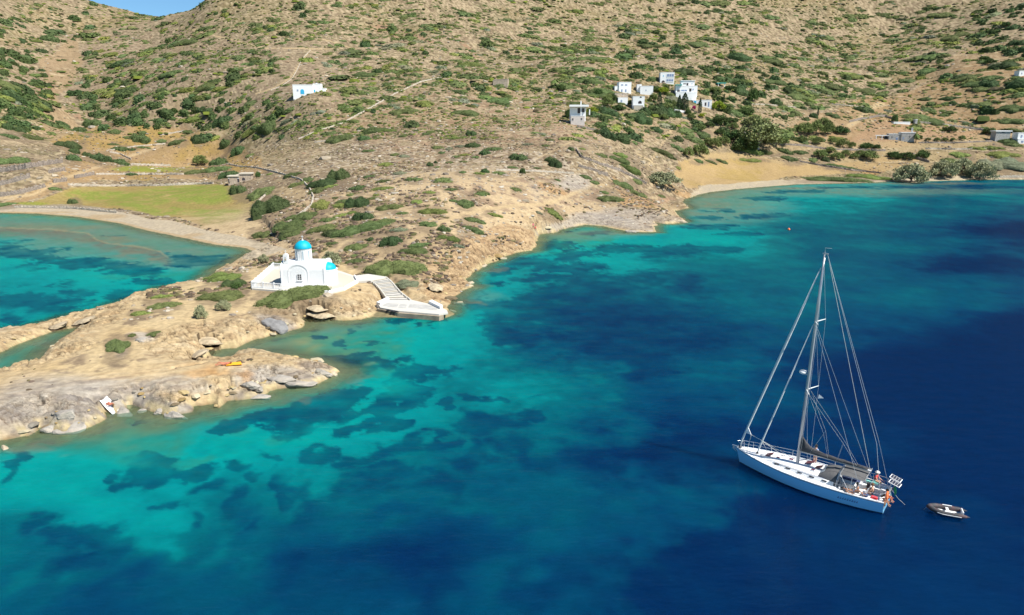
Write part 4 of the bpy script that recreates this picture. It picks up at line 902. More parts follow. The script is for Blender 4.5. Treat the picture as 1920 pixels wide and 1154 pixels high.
for k, c in enumerate(ind):
    P, w, dd, hh, X, Y, Z = shrub_frame(c)
    me = FINE_ME[k % 5] if c['w'] > 44 else MID_ME[k % 6]
    o = link('shrub', me, None)
    M = Matrix((X * w * 0.56, Y * dd * 0.56, Z * hh)).transposed().to_4x4(); M.translation = P - Z * hh * 0.05
    o.matrix_world = M
    o.material_slots[0].link = 'OBJECT'; o.material_slots[0].material = LEAF[c['t']]
    tag(o, c['label'], 'shrub', 'evergreen shrubs on the slopes')
count_words = None
# the rest of them, past the first 300: one object
V_, F_, T_, C_ = [], [], [], []; nv = 0
for k, c in enumerate(rest):
    P, w, dd, hh, X, Y, Z = shrub_frame(c)
    v, f, t = FAR[k % 12]
    Mx = np.array([X * w * 0.56, Y * dd * 0.56, Z * hh])
    V_.append(v @ Mx + np.array(P)); F_.append(f + nv); nv += len(v)
    base = np.array(TINT[c['t']][:3]) * rng.uniform(0.75, 1.3) * np.array([rng.uniform(0.9, 1.15), 1, rng.uniform(0.85, 1.15)])
    C_.append(np.clip(t, 0.5, 1.4)[:, None] * base[None])
me = np_mesh('hillside_shrubs', np.concatenate(V_), np.concatenate(F_)); set_attr_color(me, 'Col', np.concatenate(C_))
hs = link('hillside_shrubs', me, mat('far_shrub_leaves', attr='Col', rough=0.8, spec=0.15)); hs['kind'] = 'stuff'
tag(hs, 'countless small green shrubs scattered over the far hillsides', 'shrubs')

# dry scrub and stones lying on the ground: small things nobody could count
def blob(seed, n=6):
    r_ = np.random.default_rng(seed); v = []
    for k in range(n): a = 2 * PI * k / n; v.append((math.cos(a) * r_.uniform(0.75, 1.15), math.sin(a) * r_.uniform(0.75, 1.15), -0.2))
    for k in range(n): a = 2 * PI * (k + 0.5) / n; q = r_.uniform(0.5, 0.85); v.append((math.cos(a) * q, math.sin(a) * q, r_.uniform(0.45, 0.85)))
    v.append((r_.uniform(-.2, .2), r_.uniform(-.2, .2), r_.uniform(0.8, 1.1)))
    f = []
    for k in range(n):
        k2 = (k + 1) % n; f += [(k, k2, n + k), (k2, n + k2, n + k), (n + k, n + k2, 2 * n)]
    return np.array(v), np.array(f)
BL = [blob(s) for s in range(16)]
def scatter(name, pts, size, hfac, cols, matr, label, cat, elong=1.0):
    V_, F_, C_ = [], [], []; nv = 0
    for k, (x, y, z) in enumerate(pts):
        v, f = BL[k % 16]; s = size(k); a = rng.uniform(0, 6.28); ca, sa = math.cos(a), math.sin(a)
        e = rng.uniform(1, elong)
        vv = np.c_[(v[:, 0] * e * ca - v[:, 1] * sa) * s, (v[:, 0] * e * sa + v[:, 1] * ca) * s, v[:, 2] * s * hfac * rng.uniform(0.7, 1.3)]
        V_.append(vv + (x, y, z)); F_.append(f + nv); nv += len(v)
        c = cols[int(rng.integers(len(cols)))]; C_.append(np.tile(np.array(c) * rng.uniform(0.8, 1.2), (len(v), 1)))
    me = np_mesh(name, np.concatenate(V_), np.concatenate(F_)); set_attr_color(me, 'Col', np.concatenate(C_))
    o = link(name, me, matr); o['kind'] = 'stuff'
    tag(o, label, cat); return o
def grid_points(n, cond, xr, yr, seed=1):
    """random spots on the land within a pixel window"""
    r_ = np.random.default_rng(seed); out = []
    gi = r_.integers(2, NR - 2, n * 14); gj = r_.integers(30, NT - 30, n * 14)
    ok = land[gi, gj] & (PX[gi, gj] > xr[0]) & (PX[gi, gj] < xr[1]) & (PY[gi, gj] > yr[0]) & (PY[gi, gj] < yr[1])
    ok &= cond(gi, gj)
    gi, gj = gi[ok][:n], gj[ok][:n]
    return list(zip(GX[gi, gj] + r_.uniform(-.1, .1, len(gi)), GY[gi, gj] + r_.uniform(-.1, .1, len(gi)), H[gi, gj]))
pathm = np.zeros(GX.shape)
for pts, w in PATHS[:12]:
    pathm = np.maximum(pathm, (line_dist(PX, PY, pts) < w * 1.2).astype(float))
clear = (pathm > 0) | in_poly(PX, PY, [(465,545),(640,550),(680,530),(800,566),(850,592),(700,590),(690,540),(650,500),(505,498)]) | (fld > 0) | (fr > 0) | (bp > 0) | (bf > 0) | (bc > 0)
scrub_mask = (nA + 0.5 * nB)
spts = grid_points(9000, lambda i, j: (~clear[i, j]) & (sdn[i, j] > 4) & (scrub_mask[i, j] > 0.05) & (RR[i, j] > 118), (-100, 2000), (236, 560), 3)
scols = [lin(c) / KILL for c in ((150,130,110), (136,118,104), (124,108,88), (150,138,100), (128,124,84), (112,98,84))]
scatter('dry_scrub', spts, lambda k: rng.uniform(0.16, 0.62), 0.55, scols, mat('dry_scrub', attr='Col', rough=0.95, spec=0.1, bump=0.6, bscale=9), 'low brown and purplish dry scrub dotting the slopes', 'scrub', 1.5)
gpts = grid_points(20000, lambda i, j: (~clear[i, j]) & (sdn[i, j] > 8) & (RR[i, j] > 230) & (nD[i, j] + 0.6 * nA[i, j] > -0.35), (-150, 2100), (-10, 262), 8)
gcols = [lin(c) / 1.6 for c in ((112,122,66), (96,108,62), (128,128,84), (132,120,92), (84,98,52), (122,134,56))]
scatter('hillside_scrub', gpts, lambda k: math.exp(rng.normal(-0.55, 0.45)) * (gpts[k][1] / 400) ** 0.8, 0.5, gcols, bpy.data.materials['dry_scrub'], 'fine grey-green scrub speckling the hillsides between the shrubs', 'scrub', 1.8)
spts = grid_points(700, lambda i, j: (~clear[i, j]) & (sdn[i, j] > 5) & (RR[i, j] < 118) & (nB[i, j] + nA[i, j] > 0.35), (-100, 900), (470, 800), 5)
scatter('dry_heath', spts, lambda k: rng.uniform(0.10, 0.34), 0.55, scols, bpy.data.materials['dry_scrub'], 'sparse dry heath on the sandy headland', 'scrub', 1.6)
stpts = grid_points(11000, lambda i, j: (~clear[i, j]) & (sdn[i, j] > 2.5) & (nC[i, j] > -0.1) & ((RR[i, j] > 135) | (nB[i, j] > 0.45)), (-100, 2000), (60, 600), 4)
stcols = [lin(c) / KILL for c in ((214,198,172), (196,180,156), (168,156,142), (226,214,194), (182,152,122))]
stone_m = mat('loose_stone', attr='Col', rough=0.9, spec=0.2, bump=0.5, bscale=8)
scatter('loose_stones', stpts, lambda k: math.exp(rng.normal(-1.65, 0.45)) * (1 + stpts[k][1] / 420), 0.6, stcols, stone_m, 'loose pale stones strewn over the slopes', 'stones', 1.7)
shp = grid_points(1500, lambda i, j: (sdn[i, j] > 0.05) & (sdn[i, j] < 1.6) & (beach[i, j] == 0), (-100, 1500), (380, 830), 6)
scatter('shore_stones', shp, lambda k: math.exp(rng.normal(-1.5, 0.5)), 0.55, [lin(c) / KILL for c in ((226,200,146), (196,166,112), (186,176,160), (150,132,104), (236,220,184))], stone_m, 'broken stones along the waterline', 'stones', 1.9)

# ---------------------------------------------------------------- trees
def crown_mesh(seed, kind):
    """a crown 2 wide, about 1.6 high above z=0, made of leaf tufts round bending branches"""
    r_ = np.random.default_rng(seed)
    if kind == 'olive': nb, br, nl, ls, fl = 32, 0.28, 85, 0.052, 0.75
    elif kind == 'tamarisk': nb, br, nl, ls, fl = 60, 0.22, 90, 0.042, 0.95
    elif kind == 'dark': nb, br, nl, ls, fl = 28, 0.32, 90, 0.060, 0.85
    elif kind == 'eucalyptus': nb, br, nl, ls, fl = 44, 0.26, 80, 0.050, 1.1
    else: nb, br, nl, ls, fl = 20, 0.3, 60, 0.05, 0.8
    cs = []
    for k in range(nb):
        d = rot_rand(1, r_)[0]; d[2] = abs(d[2]) * 1.0 - (0.42 if kind in ('tamarisk', 'dark') else 0.12)
        q = r_.uniform(0.45, 1.0) ** 0.6
        cs.append((d[0] * q * 0.85, d[1] * q * 0.85, 0.50 * fl + d[2] * q * fl * 0.85))
    cs = np.array(cs); P_ = []; T = []
    for c in cs:
        bt = r_.uniform(0.75, 1.2)
        p = c + rot_rand(nl, r_) * br * r_.uniform(0.35, 1.05, nl)[:, None] * np.array([1, 1, 0.75])
        if kind == 'eucalyptus': p[:, 2] -= np.abs(r_.normal(0, 0.10, nl))
        P_.append(p); T.append(bt * (0.85 + 0.25 * r_.uniform(-1, 1, nl)))
    P_ = np.concatenate(P_); T = np.repeat(np.concatenate(T), 3)
    v, f = leaf_tris(P_, ls, r_)
    return tone_mesh('crown', v, f, T), cs
def trunk_mesh(seed, cs, kind, th_=0.05):
    r_ = np.random.default_rng(seed); mb = MB()
    top = Vector((r_.uniform(-.06, .06), r_.uniform(-.06, .06), 0.32))
    if kind in ('tamarisk', 'eucalyptus'): top.z = 0.22
    mb.tube([(0, 0, -0.3), (0.01, 0.01, 0.1), top], [th_ * 1.5, th_ * 1.1, th_ * 0.95], 7)
    for c in cs[:: max(1, len(cs) // 11)]:
        c = Vector(c); m_ = top.lerp(c, 0.5) + Vector((r_.uniform(-.05, .05), r_.uniform(-.05, .05), 0.04))
        mb.tube([top - Vector((0, 0, 0.05)), m_, c], [th_ * 0.6, th_ * 0.4, th_ * 0.15], 5)
    return mb.mesh('trunk', True)
TM = {'olive': leaf_material('olive_leaves', tuple(lin((108,120,68)) / 0.8) + (1,), 0.12), 'tamarisk': leaf_material('tamarisk_leaves', tuple(lin((150,152,116)) / 0.85) + (1,), 0.08),
      'dark': leaf_material('carob_leaves', tuple(lin((72,92,48)) / 0.8) + (1,), 0.15), 'eucalyptus': leaf_material('eucalyptus_leaves', tuple(lin((126,132,84)) / 0.9) + (1,), 0.08),
      'lime': leaf_material('lime_leaves', tuple(lin((150,164,48)) / 1.1) + (1,), 0.1), 'flower': leaf_material('magenta_flowers', tuple(lin((205,40,130)) / 1.1) + (1,), 0.05),
      'cypress': leaf_material('cypress_leaves', tuple(lin((48,72,44)) / 1.0) + (1,), 0.1), 'palm': leaf_material('palm_leaves', tuple(lin((96,112,58)) / 1.1) + (1,), 0.1)}
BARK = mat('bark', base=(0.16, 0.125, 0.095, 1), rough=0.95, bump=0.8, bscale=14); PALEBARK = mat('pale_bark', base=(0.42, 0.38, 0.34, 1), rough=0.9, bump=0.5, bscale=10)
proto = {}
for kd in ('olive', 'tamarisk', 'dark', 'eucalyptus', 'lime', 'flower'):
    proto[kd] = []
    for q in range(3):
        cm, cs = crown_mesh(500 + q + 10 * len(proto), kd if kd not in ('lime', 'flower') else 'olive'); cm.materials.append(TM[kd])
        tm = trunk_mesh(q, cs, kd, 0.045 if kd != 'dark' else 0.05); tm.materials.append(PALEBARK if kd == 'eucalyptus' else BARK)
        proto[kd].append((cm, tm))
# cypress: a narrow flame
proto['cypress'] = []
for q in range(2):
    r_ = np.random.default_rng(70 + q); n = 1500
    z = r_.uniform(0.04, 1, n) ** 0.9; a = r_.uniform(0, 6.28, n); rad = np.sin(np.clip(z, 0, 1) ** 0.6 * PI) ** 0.7 * (0.85 + 0.3 * r_.uniform(-1, 1, n))
    v, f = leaf_tris(np.c_[np.cos(a) * rad, np.sin(a) * rad, z * 1.6], 0.07, r_)
    cm = tone_mesh('crown', v * np.array([1, 1, 1]), f, np.repeat(r_.uniform(0.6, 1.2, n), 3)); cm.materials.append(TM['cypress'])
    tm = MB().tube([(0, 0, -0.3), (0, 0, 0.5), (0, 0, 1.3)], [0.18, 0.14, 0.03], 6).mesh('trunk', True); tm.materials.append(BARK)
    proto['cypress'].append((cm, tm))
mbp = MB(); r_ = np.random.default_rng(5)
for k in range(22):
    a = 2 * PI * k / 22 + r_.uniform(-.1, .1); L = r_.uniform(0.8, 1.1); up = r_.uniform(0.1, 0.75)
    for j in range(5):
        s0, s1 = j / 5, (j + 1) / 5
        def q_(s, off): 
            rr_ = L * s; return (math.cos(a) * rr_ - math.sin(a) * off, math.sin(a) * rr_ + math.cos(a) * off, 1.3 + up * s * 1.2 - 1.1 * s * s)
        w0, w1 = 0.16 * math.sin(PI * (0.12 + 0.85 * s0)), 0.16 * math.sin(PI * (0.12 + 0.85 * s1))
        mbp.add([q_(s0, -w0), q_(s0, w0), q_(s1, w1), q_(s1, -w1)], [(0, 1, 2, 3)])
pm = mbp.mesh('crown'); at_ = pm.attributes.new('tone', 'FLOAT', 'POINT'); at_.data.foreach_set('value', np.random.default_rng(2).uniform(0.7, 1.2, len(pm.vertices)).astype(np.float32)); pm.materials.append(TM['palm'])
tm = MB().tube([(0, 0, -0.3), (0.03, 0, 0.6), (0, 0, 1.35)], [0.13, 0.10, 0.09], 8).mesh('trunk', True); tm.materials.append(BARK)
proto['palm'] = [(pm, tm)]
# (base x, base y, width, height in photo pixels, kind)
TREES = [(622,501,42,42,'tamarisk'),(494,494,24,24,'tamarisk'),(377,597,30,34,'tamarisk'),(419,581,34,26,'tamarisk'),(444,541,26,18,'dark'),(376,309,32,21,'olive'),(484,333,11,17,'dark'),(980,326,13,16,'dark'),
 (1708,342,74,46,'tamarisk'),(1768,333,58,44,'tamarisk'),(1836,337,62,44,'tamarisk'),(1803,322,46,34,'tamarisk'),(1243,347,76,34,'tamarisk'),(1421,281,92,66,'eucalyptus'),(1397,281,46,46,'dark'),(1376,264,46,32,'dark'),
 (1312,294,34,30,'olive'),(1290,296,22,24,'olive'),(1340,279,26,24,'olive'),(1357,272,24,20,'olive'),(1328,272,24,16,'olive'),(1503,268,22,16,'olive'),(1532,271,26,17,'olive'),(1560,270,20,14,'olive'),(1580,276,28,18,'olive'),(1597,278,16,14,'olive'),
 (1538,296,30,18,'olive'),(1568,300,28,17,'olive'),(1557,288,24,15,'olive'),(1585,293,20,14,'olive'),(1600,298,16,13,'olive'),(1625,299,44,20,'olive'),(1612,292,22,12,'olive'),(1676,297,30,20,'dark'),(1698,298,32,19,'dark'),(1729,296,26,22,'dark'),
 (1625,279,30,17,'dark'),(1644,279,15,12,'dark'),(1781,247,27,15,'dark'),(1854,252,27,19,'dark'),(1740,265,13,8,'olive'),(1757,265,13,8,'olive'),(1771,265,13,8,'olive'),(1787,265,13,8,'olive'),(1803,263,14,10,'olive'),
 (1677,230,13,24,'dark'),(1717,268,14,18,'palm'),(1508,252,34,26,'olive'),(1530,252,34,28,'olive'),(1552,252,30,24,'olive'),(1575,250,34,20,'dark'),(1543,240,36,22,'olive'),
 (1533,219,4,13,'cypress'),(1273,207,9,24,'cypress'),(1283,208,15,28,'cypress'),(1236,204,10,26,'cypress'),(1312,213,7,24,'cypress'),(1345,194,3,11,'cypress'),(1349,194,3,10,'cypress'),(1357,194,4,15,'cypress'),(1263,205,9,20,'olive'),
 (1411,191,24,38,'dark'),(1396,215,36,20,'dark'),(1347,207,30,20,'lime'),(1352,232,36,24,'dark'),(1244,176,22,15,'lime'),(1230,172,20,16,'dark'),(1301,207,8,10,'flower'),(1226,205,9,8,'flower'),(1182,197,20,14,'dark'),(1315,220,14,8,'lime'),
 (1140,200,24,20,'olive'),(1065,222,16,26,'dark'),(1112,215,26,16,'lime'),(1150,190,20,18,'dark'),(1250,208,26,18,'olive'),(1225,192,20,20,'olive'),(1370,230,30,14,'dark'),(1210,210,14,14,'dark'),(1725,262,12,10,'olive'),(1040,165,22,16,'palm'),(1052,170,20,18,'dark'),(1370,170,30,14,'dark'),(1340,175,26,14,'olive'),(1390,160,26,12,'olive'),(1885,50,20,12,'dark'),(1855,120,24,14,'dark'),(1845,112,20,10,'dark'),
 (1550,146,6,9,'dark'),(1535,146,5,9,'dark'),(1744,118,5,10,'dark'),(1268,218,20,16,'dark'),(1296,224,18,14,'olive'),(1218,216,16,12,'dark'),(1243,224,20,12,'olive'),(1330,238,22,14,'dark'),(1312,246,26,16,'olive'),(1350,252,22,14,'dark'),(1375,242,20,14,'olive'),(1290,214,14,14,'dark'),(1255,196,16,12,'dark'),(1160,206,22,14,'dark'),(1140,190,24,14,'olive'),(1120,178,24,16,'dark'),(1440,262,40,22,'olive'),(1460,272,36,20,'olive'),(1385,283,30,24,'dark'),(1410,240,40,26,'eucalyptus'),(1300,175,0,0,'x')]
TREES = [t for t in TREES if t[4] != 'x']
TW = {'olive': 'round olive tree', 'tamarisk': 'feathery grey-green tamarisk', 'dark': 'dense dark evergreen tree', 'eucalyptus': 'tall pale-trunked eucalyptus', 'lime': 'yellow-green garden tree', 'flower': 'magenta flowering bougainvillea', 'cypress': 'narrow dark cypress', 'palm': 'small palm tree'}
titems = [dict(px=t[0], py=t[1] - t[3] * 0.4, w=t[2], h=t[3], kind=t[4], t=t) for t in TREES]
near_labels(titems, lambda i: ('large ' if i['w'] > 44 else 'tiny ' if i['w'] < 12 and i['kind'] != 'cypress' else '') + TW[i['kind']])
for k, it in enumerate(titems):
    bx_, by_, w_, h_, kd = it['t']; P = hit(bx_, by_); s = pxm(P)
    cm, tm = proto[kd][k % len(proto[kd])]
    nm = {'olive': 'olive_tree', 'tamarisk': 'tamarisk_tree', 'dark': 'evergreen_tree', 'eucalyptus': 'eucalyptus_tree', 'lime': 'garden_tree', 'flower': 'bougainvillea', 'cypress': 'cypress_tree', 'palm': 'palm_tree'}[kd]
    root = thing(nm, it['label'], 'tree', P, rng.uniform(0, 6.28) if kd != 'eucalyptus' else 0.6, {'olive': 'olive trees', 'tamarisk': 'tamarisk trees', 'dark': 'dark evergreen trees', 'cypress': 'cypresses', 'palm': 'palms', 'lime': 'garden trees', 'flower': 'bougainvilleas', 'eucalyptus': None}[kd])
    sx = w_ / s / 2.0
    hgt = {'olive': 1.45, 'tamarisk': 1.65, 'dark': 1.7, 'eucalyptus': 1.95, 'lime': 1.45, 'flower': 1.45, 'cypress': 1.66, 'palm': 1.9}[kd]
    sz = h_ / s / hgt * 1.2
    for nme, me_ in (('trunk', tm), ('crown', cm)):
        o = link(nme, me_, None, root); o.scale = (sx, sx, sz)
# ================================================================ THE CHAPEL, ITS TERRACE, THE STEPS AND THE JETTY
WHITE = mat('whitewash', base=(0.74, 0.74, 0.73, 1), rough=0.9, spec=0.2, bump=0.25, bscale=3, dirt=((0.62, 0.60, 0.55, 1), 0.9, 0.25))
WHITE_W = mat('worn_whitewash', base=(0.54, 0.515, 0.46, 1), rough=0.9, spec=0.2, bump=0.3, bscale=4, dirt=((0.50, 0.46, 0.38, 1), 1.1, 0.6))
CREAM = mat('cream_slabs', base=(0.52, 0.465, 0.375, 1), rough=0.9, bump=0.3, bscale=4, dirt=((0.5, 0.45, 0.36, 1), 0.8, 0.4))
BLUE = mat('turquoise_dome_paint', base=(0.0, 0.36, 0.50, 1), rough=0.55, noise=0.08, nscale=1.2)
DBLUE = mat('blue_joinery', base=(0.05, 0.30, 0.52, 1), rough=0.6)
DARKG = mat('dark_glass', base=(0.03, 0.035, 0.045, 1), rough=0.2)
GREYC = mat('grey_concrete', base=(0.42, 0.41, 0.38, 1), rough=0.9, noise=0.15, nscale=1.5, bump=0.4, bscale=5)
BROWNC = mat('stained_quay_face', base=(0.30, 0.24, 0.17, 1), rough=0.9, noise=0.3, nscale=1.0, bump=0.4, bscale=6)
RUBBER = mat('black_rubber', base=(0.018, 0.018, 0.02, 1), rough=0.7)

B0 = W(569.5, 537, Z_CH)
u = 1.0 / pxm(B0)
ch = thing('chapel', 'small whitewashed chapel with turquoise dome and apse roof on the rocky headland', 'chapel', B0)
hw, dep_ch = 40.0 * u, 4.9
ridge_z = 46.0 * u; wall_z = ridge_z - 1.35
def prof(n=14):                                    # nave cross-section (y, z): wall, barrel vault, wall
    pts = [(0, 0), (0, wall_z)]
    for k in range(1, n): a = PI * k / n; pts.append((dep_ch / 2 - dep_ch / 2 * math.cos(a), wall_z + 1.35 * math.sin(a)))
    return pts + [(dep_ch, wall_z), (dep_ch, 0)]
def xprism(pts, x0, x1):
    n = len(pts); mb = MB()
    mb.add([(x0, p[0], p[1]) for p in pts] + [(x1, p[0], p[1]) for p in pts], [tuple(range(n)), tuple(range(2 * n - 1, n - 1, -1))] + [((i + 1) % n, i, n + i, n + (i + 1) % n) for i in range(n)])
    return mb
def yprism(pts, y0, y1):
    n = len(pts); mb = MB()
    mb.add([(p[0], y0, p[1]) for p in pts] + [(p[0], y1, p[1]) for p in pts], [tuple(range(n - 1, -1, -1)), tuple(range(n, 2 * n))] + [(i, (i + 1) % n, n + (i + 1) % n, n + i) for i in range(n)])
    return mb
xprism(prof(), -hw, hw).put('nave', WHITE, ch, bevel=0.05)
# the curved end gables stand a little proud of the vault
for x in (-hw, hw):
    pp = [(-0.08, 0), (-0.08, wall_z + 0.12)] + [(dep_ch / 2 - (dep_ch / 2 + 0.08) * math.cos(PI * k / 16), wall_z + 0.12 + 1.38 * math.sin(PI * k / 16)) for k in range(1, 16)] + [(dep_ch + 0.08, wall_z + 0.12), (dep_ch + 0.08, 0)]
    xprism(pp, x - 0.14, x + 0.14).put('gable_wall', WHITE, ch, bevel=0.04)
# cross arm facing the sea with its blind arch
ax, aw, ah = -8.5 * u, 17.5 * u, 40.0 * u
def archp(w, zs, h, c=0.0, n=18):
    return [(c + w, 0), (c + w, zs)] + [(c + w * math.cos(PI * k / n), zs + h * math.sin(PI * k / n)) for k in range(1, n)] + [(c - w, zs), (c - w, 0)]
arm_out = archp(aw + 0.14, ah - aw * 0.86 + 0.05, aw * 0.86 + 0.12, ax); arm_in = archp(aw, ah - aw * 0.86, aw * 0.86, ax)
mb = MB(); n = len(arm_out)                          # raised arch band, hollow inside
for y in (-0.05, 0.02):
    mb.add([(p[0], y, p[1]) for p in arm_out] + [(p[0], y, p[1]) for p in arm_in], [])
fs = []
for i in range(n - 1):
    fs += [(i, i + 1, n + i + 1, n + i), (2 * n + i + 1, 2 * n + i, 3 * n + i, 3 * n + i + 1), (i + 1, i, 2 * n + i, 2 * n + i + 1), (n + i, n + i + 1, 3 * n + i + 1, 3 * n + i)]
mb.f += fs; mb.put('blind_arch', WHITE, ch)
yprism(archp(aw + 0.30, wall_z - 0.55, 1.72, ax), 0.02, dep_ch - 0.02).put('cross_vault', WHITE, ch)
yprism(archp(aw - 0.30, ah - aw * 0.86 - 0.1, (aw - 0.3) * 0.86, ax), -0.02, 0.01).put('arch_recess', WHITE, ch)
xprism([(-0.34, 0), (-0.34, 0.28), (-0.30, 0.34), (dep_ch + 0.34, 0.34), (dep_ch + 0.34, 0)], -hw - 0.3, hw + 0.1).put('plinth', WHITE, ch)
# window of six panes
wx0, wz0 = -6.2 * u, 12.8 * u
win = MB().box(wx0 - 0.34, wx0 + 0.34, -0.09, -0.05, wz0 - 0.06, wz0 + 0.88).put('window', DARKG, ch)
mb = MB()
for x in (-0.36, -0.02, 0.32): mb.box(wx0 + x, wx0 + x + 0.05, -0.14, -0.092, wz0 - 0.1, wz0 + 0.92)
for z in (-0.1, 0.22, 0.55, 0.88): mb.box(wx0 - 0.36, wx0 + 0.37, -0.142, -0.094, wz0 + z, wz0 + z + 0.045)
mb.put('window_bars', WHITE, win)
MB().box(wx0 - 0.5, wx0 + 0.5, -0.2, -0.06, wz0 - 0.2, wz0 - 0.102).put('window_sill', WHITE, win)
# drum and dome
dx_, dy_ = -4.2 * u, dep_ch / 2
zt = WY(567, 468, B0.y + dy_ - 1.1)[2] - B0.z
rd = 14.2 * u * 1.03
mb = MB().lathe([(rd, ridge_z - 1.2), (rd, zt - 0.10), (rd + 0.07, zt - 0.08), (rd + 0.07, zt), (0, zt)], 40, (dx_, dy_, 0)); drum = mb.put('drum', WHITE, ch)
for k in range(8):
    a = 2 * PI * (k + 0.25) / 8
    M = Matrix.Translation((dx_, dy_, 0)) @ Matrix.Rotation(a, 4, 'Z')
    MB().box(rd - 0.02, rd + 0.022, -0.10, 0.10, ridge_z + 0.08, zt - 0.30, M).put('drum_window', mat('niche_shadow_glass', base=(0.35, 0.42, 0.47, 1), rough=0.4) if k == 0 else bpy.data.materials['niche_shadow_glass'], drum)
    for s_ in (-1, 1): MB().box(rd - 0.02, rd + 0.05, s_ * 0.16 - 0.03, s_ * 0.16 + 0.03, ridge_z - 0.02, zt - 0.12, M).put('pilaster', WHITE, drum)
hd = 15.5 * u
pr = [((rd + 0.10) * math.cos(a) ** 0.92, zt + 0.005 + hd * (math.sin(a) * 0.9 + 0.1 * (a / (PI / 2)) ** 3)) for a in [PI / 2 * k / 14 for k in range(14)]] + [(0.03, zt + hd)]
dome = MB().lathe(pr, 40, (dx_, dy_, 0)).put('dome', BLUE, ch, smooth=True)
MB().lathe([(0.20, zt + hd - 0.10), (0.17, zt + hd + 0.02), (0.07, zt + hd + 0.10), (0.09, zt + hd + 0.17), (0.0, zt + hd + 0.24)], 14, (dx_, dy_, 0)).put('dome_cap', WHITE, dome, smooth=True)
zc = zt + hd + 0.2
MB().box(dx_ - 0.03, dx_ + 0.03, dy_ - 0.03, dy_ + 0.03, zc, zc + 0.62).box(dx_ - 0.19, dx_ + 0.19, dy_ - 0.028, dy_ + 0.028, zc + 0.36, zc + 0.42).put('cross', WHITE, dome)
# bell tower on the left gable
bx = -32.0 * u; bz = wall_z + 0.9
mb = yprism([(bx - 0.42, bz), (bx + 0.42, bz), (bx + 0.40, bz + 1.35)] + [(bx + 0.40 * math.cos(PI * k / 10), bz + 1.35 + 0.36 * math.sin(PI * k / 10)) for k in range(1, 10)] + [(bx - 0.40, bz + 1.35)], 0.5, 1.15)
bell_t = mb.put('belfry', WHITE, ch, bevel=0.03)
yprism([(bx - 0.15, bz + 0.62), (bx + 0.15, bz + 0.62), (bx + 0.15, bz + 1.1)] + [(bx + 0.15 * math.cos(PI * k / 8), bz + 1.1 + 0.15 * math.sin(PI * k / 8)) for k in range(1, 8)] + [(bx - 0.15, bz + 1.1)], 0.485, 0.52).put('belfry_opening', mat('opening_grey', base=(0.5, 0.5, 0.5, 1)), bell_t)
MB().lathe([(0.11, bz + 0.68), (0.09, bz + 0.78), (0.05, bz + 0.9), (0.0, bz + 0.92)], 12, (bx, 0.46, 0)).put('bell', mat('bronze', base=(0.45, 0.33, 0.15, 1), rough=0.4, metal=0.8), bell_t)
MB().box(bx - 0.025, bx + 0.025, 0.80, 0.85, bz + 1.65, bz + 2.3).box(bx - 0.16, bx + 0.16, 0.802, 0.848, bz + 2.02, bz + 2.07).put('cross', WHITE, bell_t)
# apse with a blue half dome on the east end
ra_ = 1.55; acx, acy = hw + 0.10, 1.95
zap = 27.5 * u
MB().lathe([(ra_, 0), (ra_, zap), (ra_ + 0.05, zap + 0.02), (ra_ + 0.05, zap + 0.14), (ra_ - 0.16, zap + 0.14), (0, zap + 0.10)], 26, (acx, acy, 0), -PI / 2, PI / 2).put('apse', WHITE, ch)
pr = [((ra_ - 0.15) * math.cos(a), zap + 0.12 + 1.12 * math.sin(a)) for a in [PI / 2 * k / 10 for k in range(10)]] + [(0.0, zap + 1.25)]
MB().lathe(pr, 26, (acx, acy, 0), -PI / 2, PI / 2).put('apse_roof', BLUE, ch, smooth=True)
dr = MB().box(-hw - 0.86, -hw - 0.17, 1.9, 1.97, 0.3, 2.15).put('door', DBLUE, ch)
MB().box(-hw - 0.80, -hw - 0.74, 1.86, 1.9, 1.15, 1.22).put('handle', GREYC, dr)
MB().box(-hw - 0.17, -hw - 0.145, 1.9, 2.9, 0.3, 2.2).put('doorway', DARKG, ch)

def pxpoly(pts, z): return [tuple(W(a, b, z)[:2]) for a, b in pts]
terr_ = thing('terrace', 'white terrace round the chapel with pale paved floor and low white walls', 'terrace', (0, 0, 0))
MB().prism(pxpoly([(472, 541), (560, 548), (616, 550), (645, 543), (671, 528), (666, 518), (640, 509), (600, 498), (513, 500), (471, 533)], Z_CH - 0.02), 1.6, Z_CH - 0.02).put('platform', WHITE_W, terr_)
MB().prism(pxpoly([(611, 545), (640, 541), (664, 527), (660, 519), (638, 512), (612, 510)], Z_CH), Z_CH - 0.019, Z_CH + 0.012).put('paved_floor', CREAM, terr_)
MB().prism(pxpoly([(480, 536), (526, 537), (526, 506), (513, 505)], Z_CH), Z_CH - 0.019, Z_CH + 0.014).put('paved_floor', CREAM, terr_)
def wall_run(pts, z0, h, w, name, m, parent):
    mb = MB(); P = [W(a, b, z0) for a, b in pts]
    for a, b in zip(P[:-1], P[1:]):
        d = (b - a); L = d.length; M = Matrix.Translation(a) @ Matrix.Rotation(math.atan2(d.y, d.x), 4, 'Z')
        mb.box(-w / 2, L + w / 2, -w / 2, w / 2, -0.3, h, M)
    return mb.put(name, m, parent)
wall_run([(560, 547), (616, 549), (645, 542), (670, 528)], Z_CH, 0.32, 0.24, 'low_wall', WHITE, terr_)
wall_run([(670, 528), (665, 519)], Z_CH, 0.30, 0.22, 'low_wall', WHITE, terr_)
bal = thing('balustrade', 'white railing with slim posts round the terrace left of the chapel', 'railing', (0, 0, 0))
runs = [[(473, 539.5), (529, 543)], [(474, 538), (513, 503)], [(513, 503), (530, 504)]]
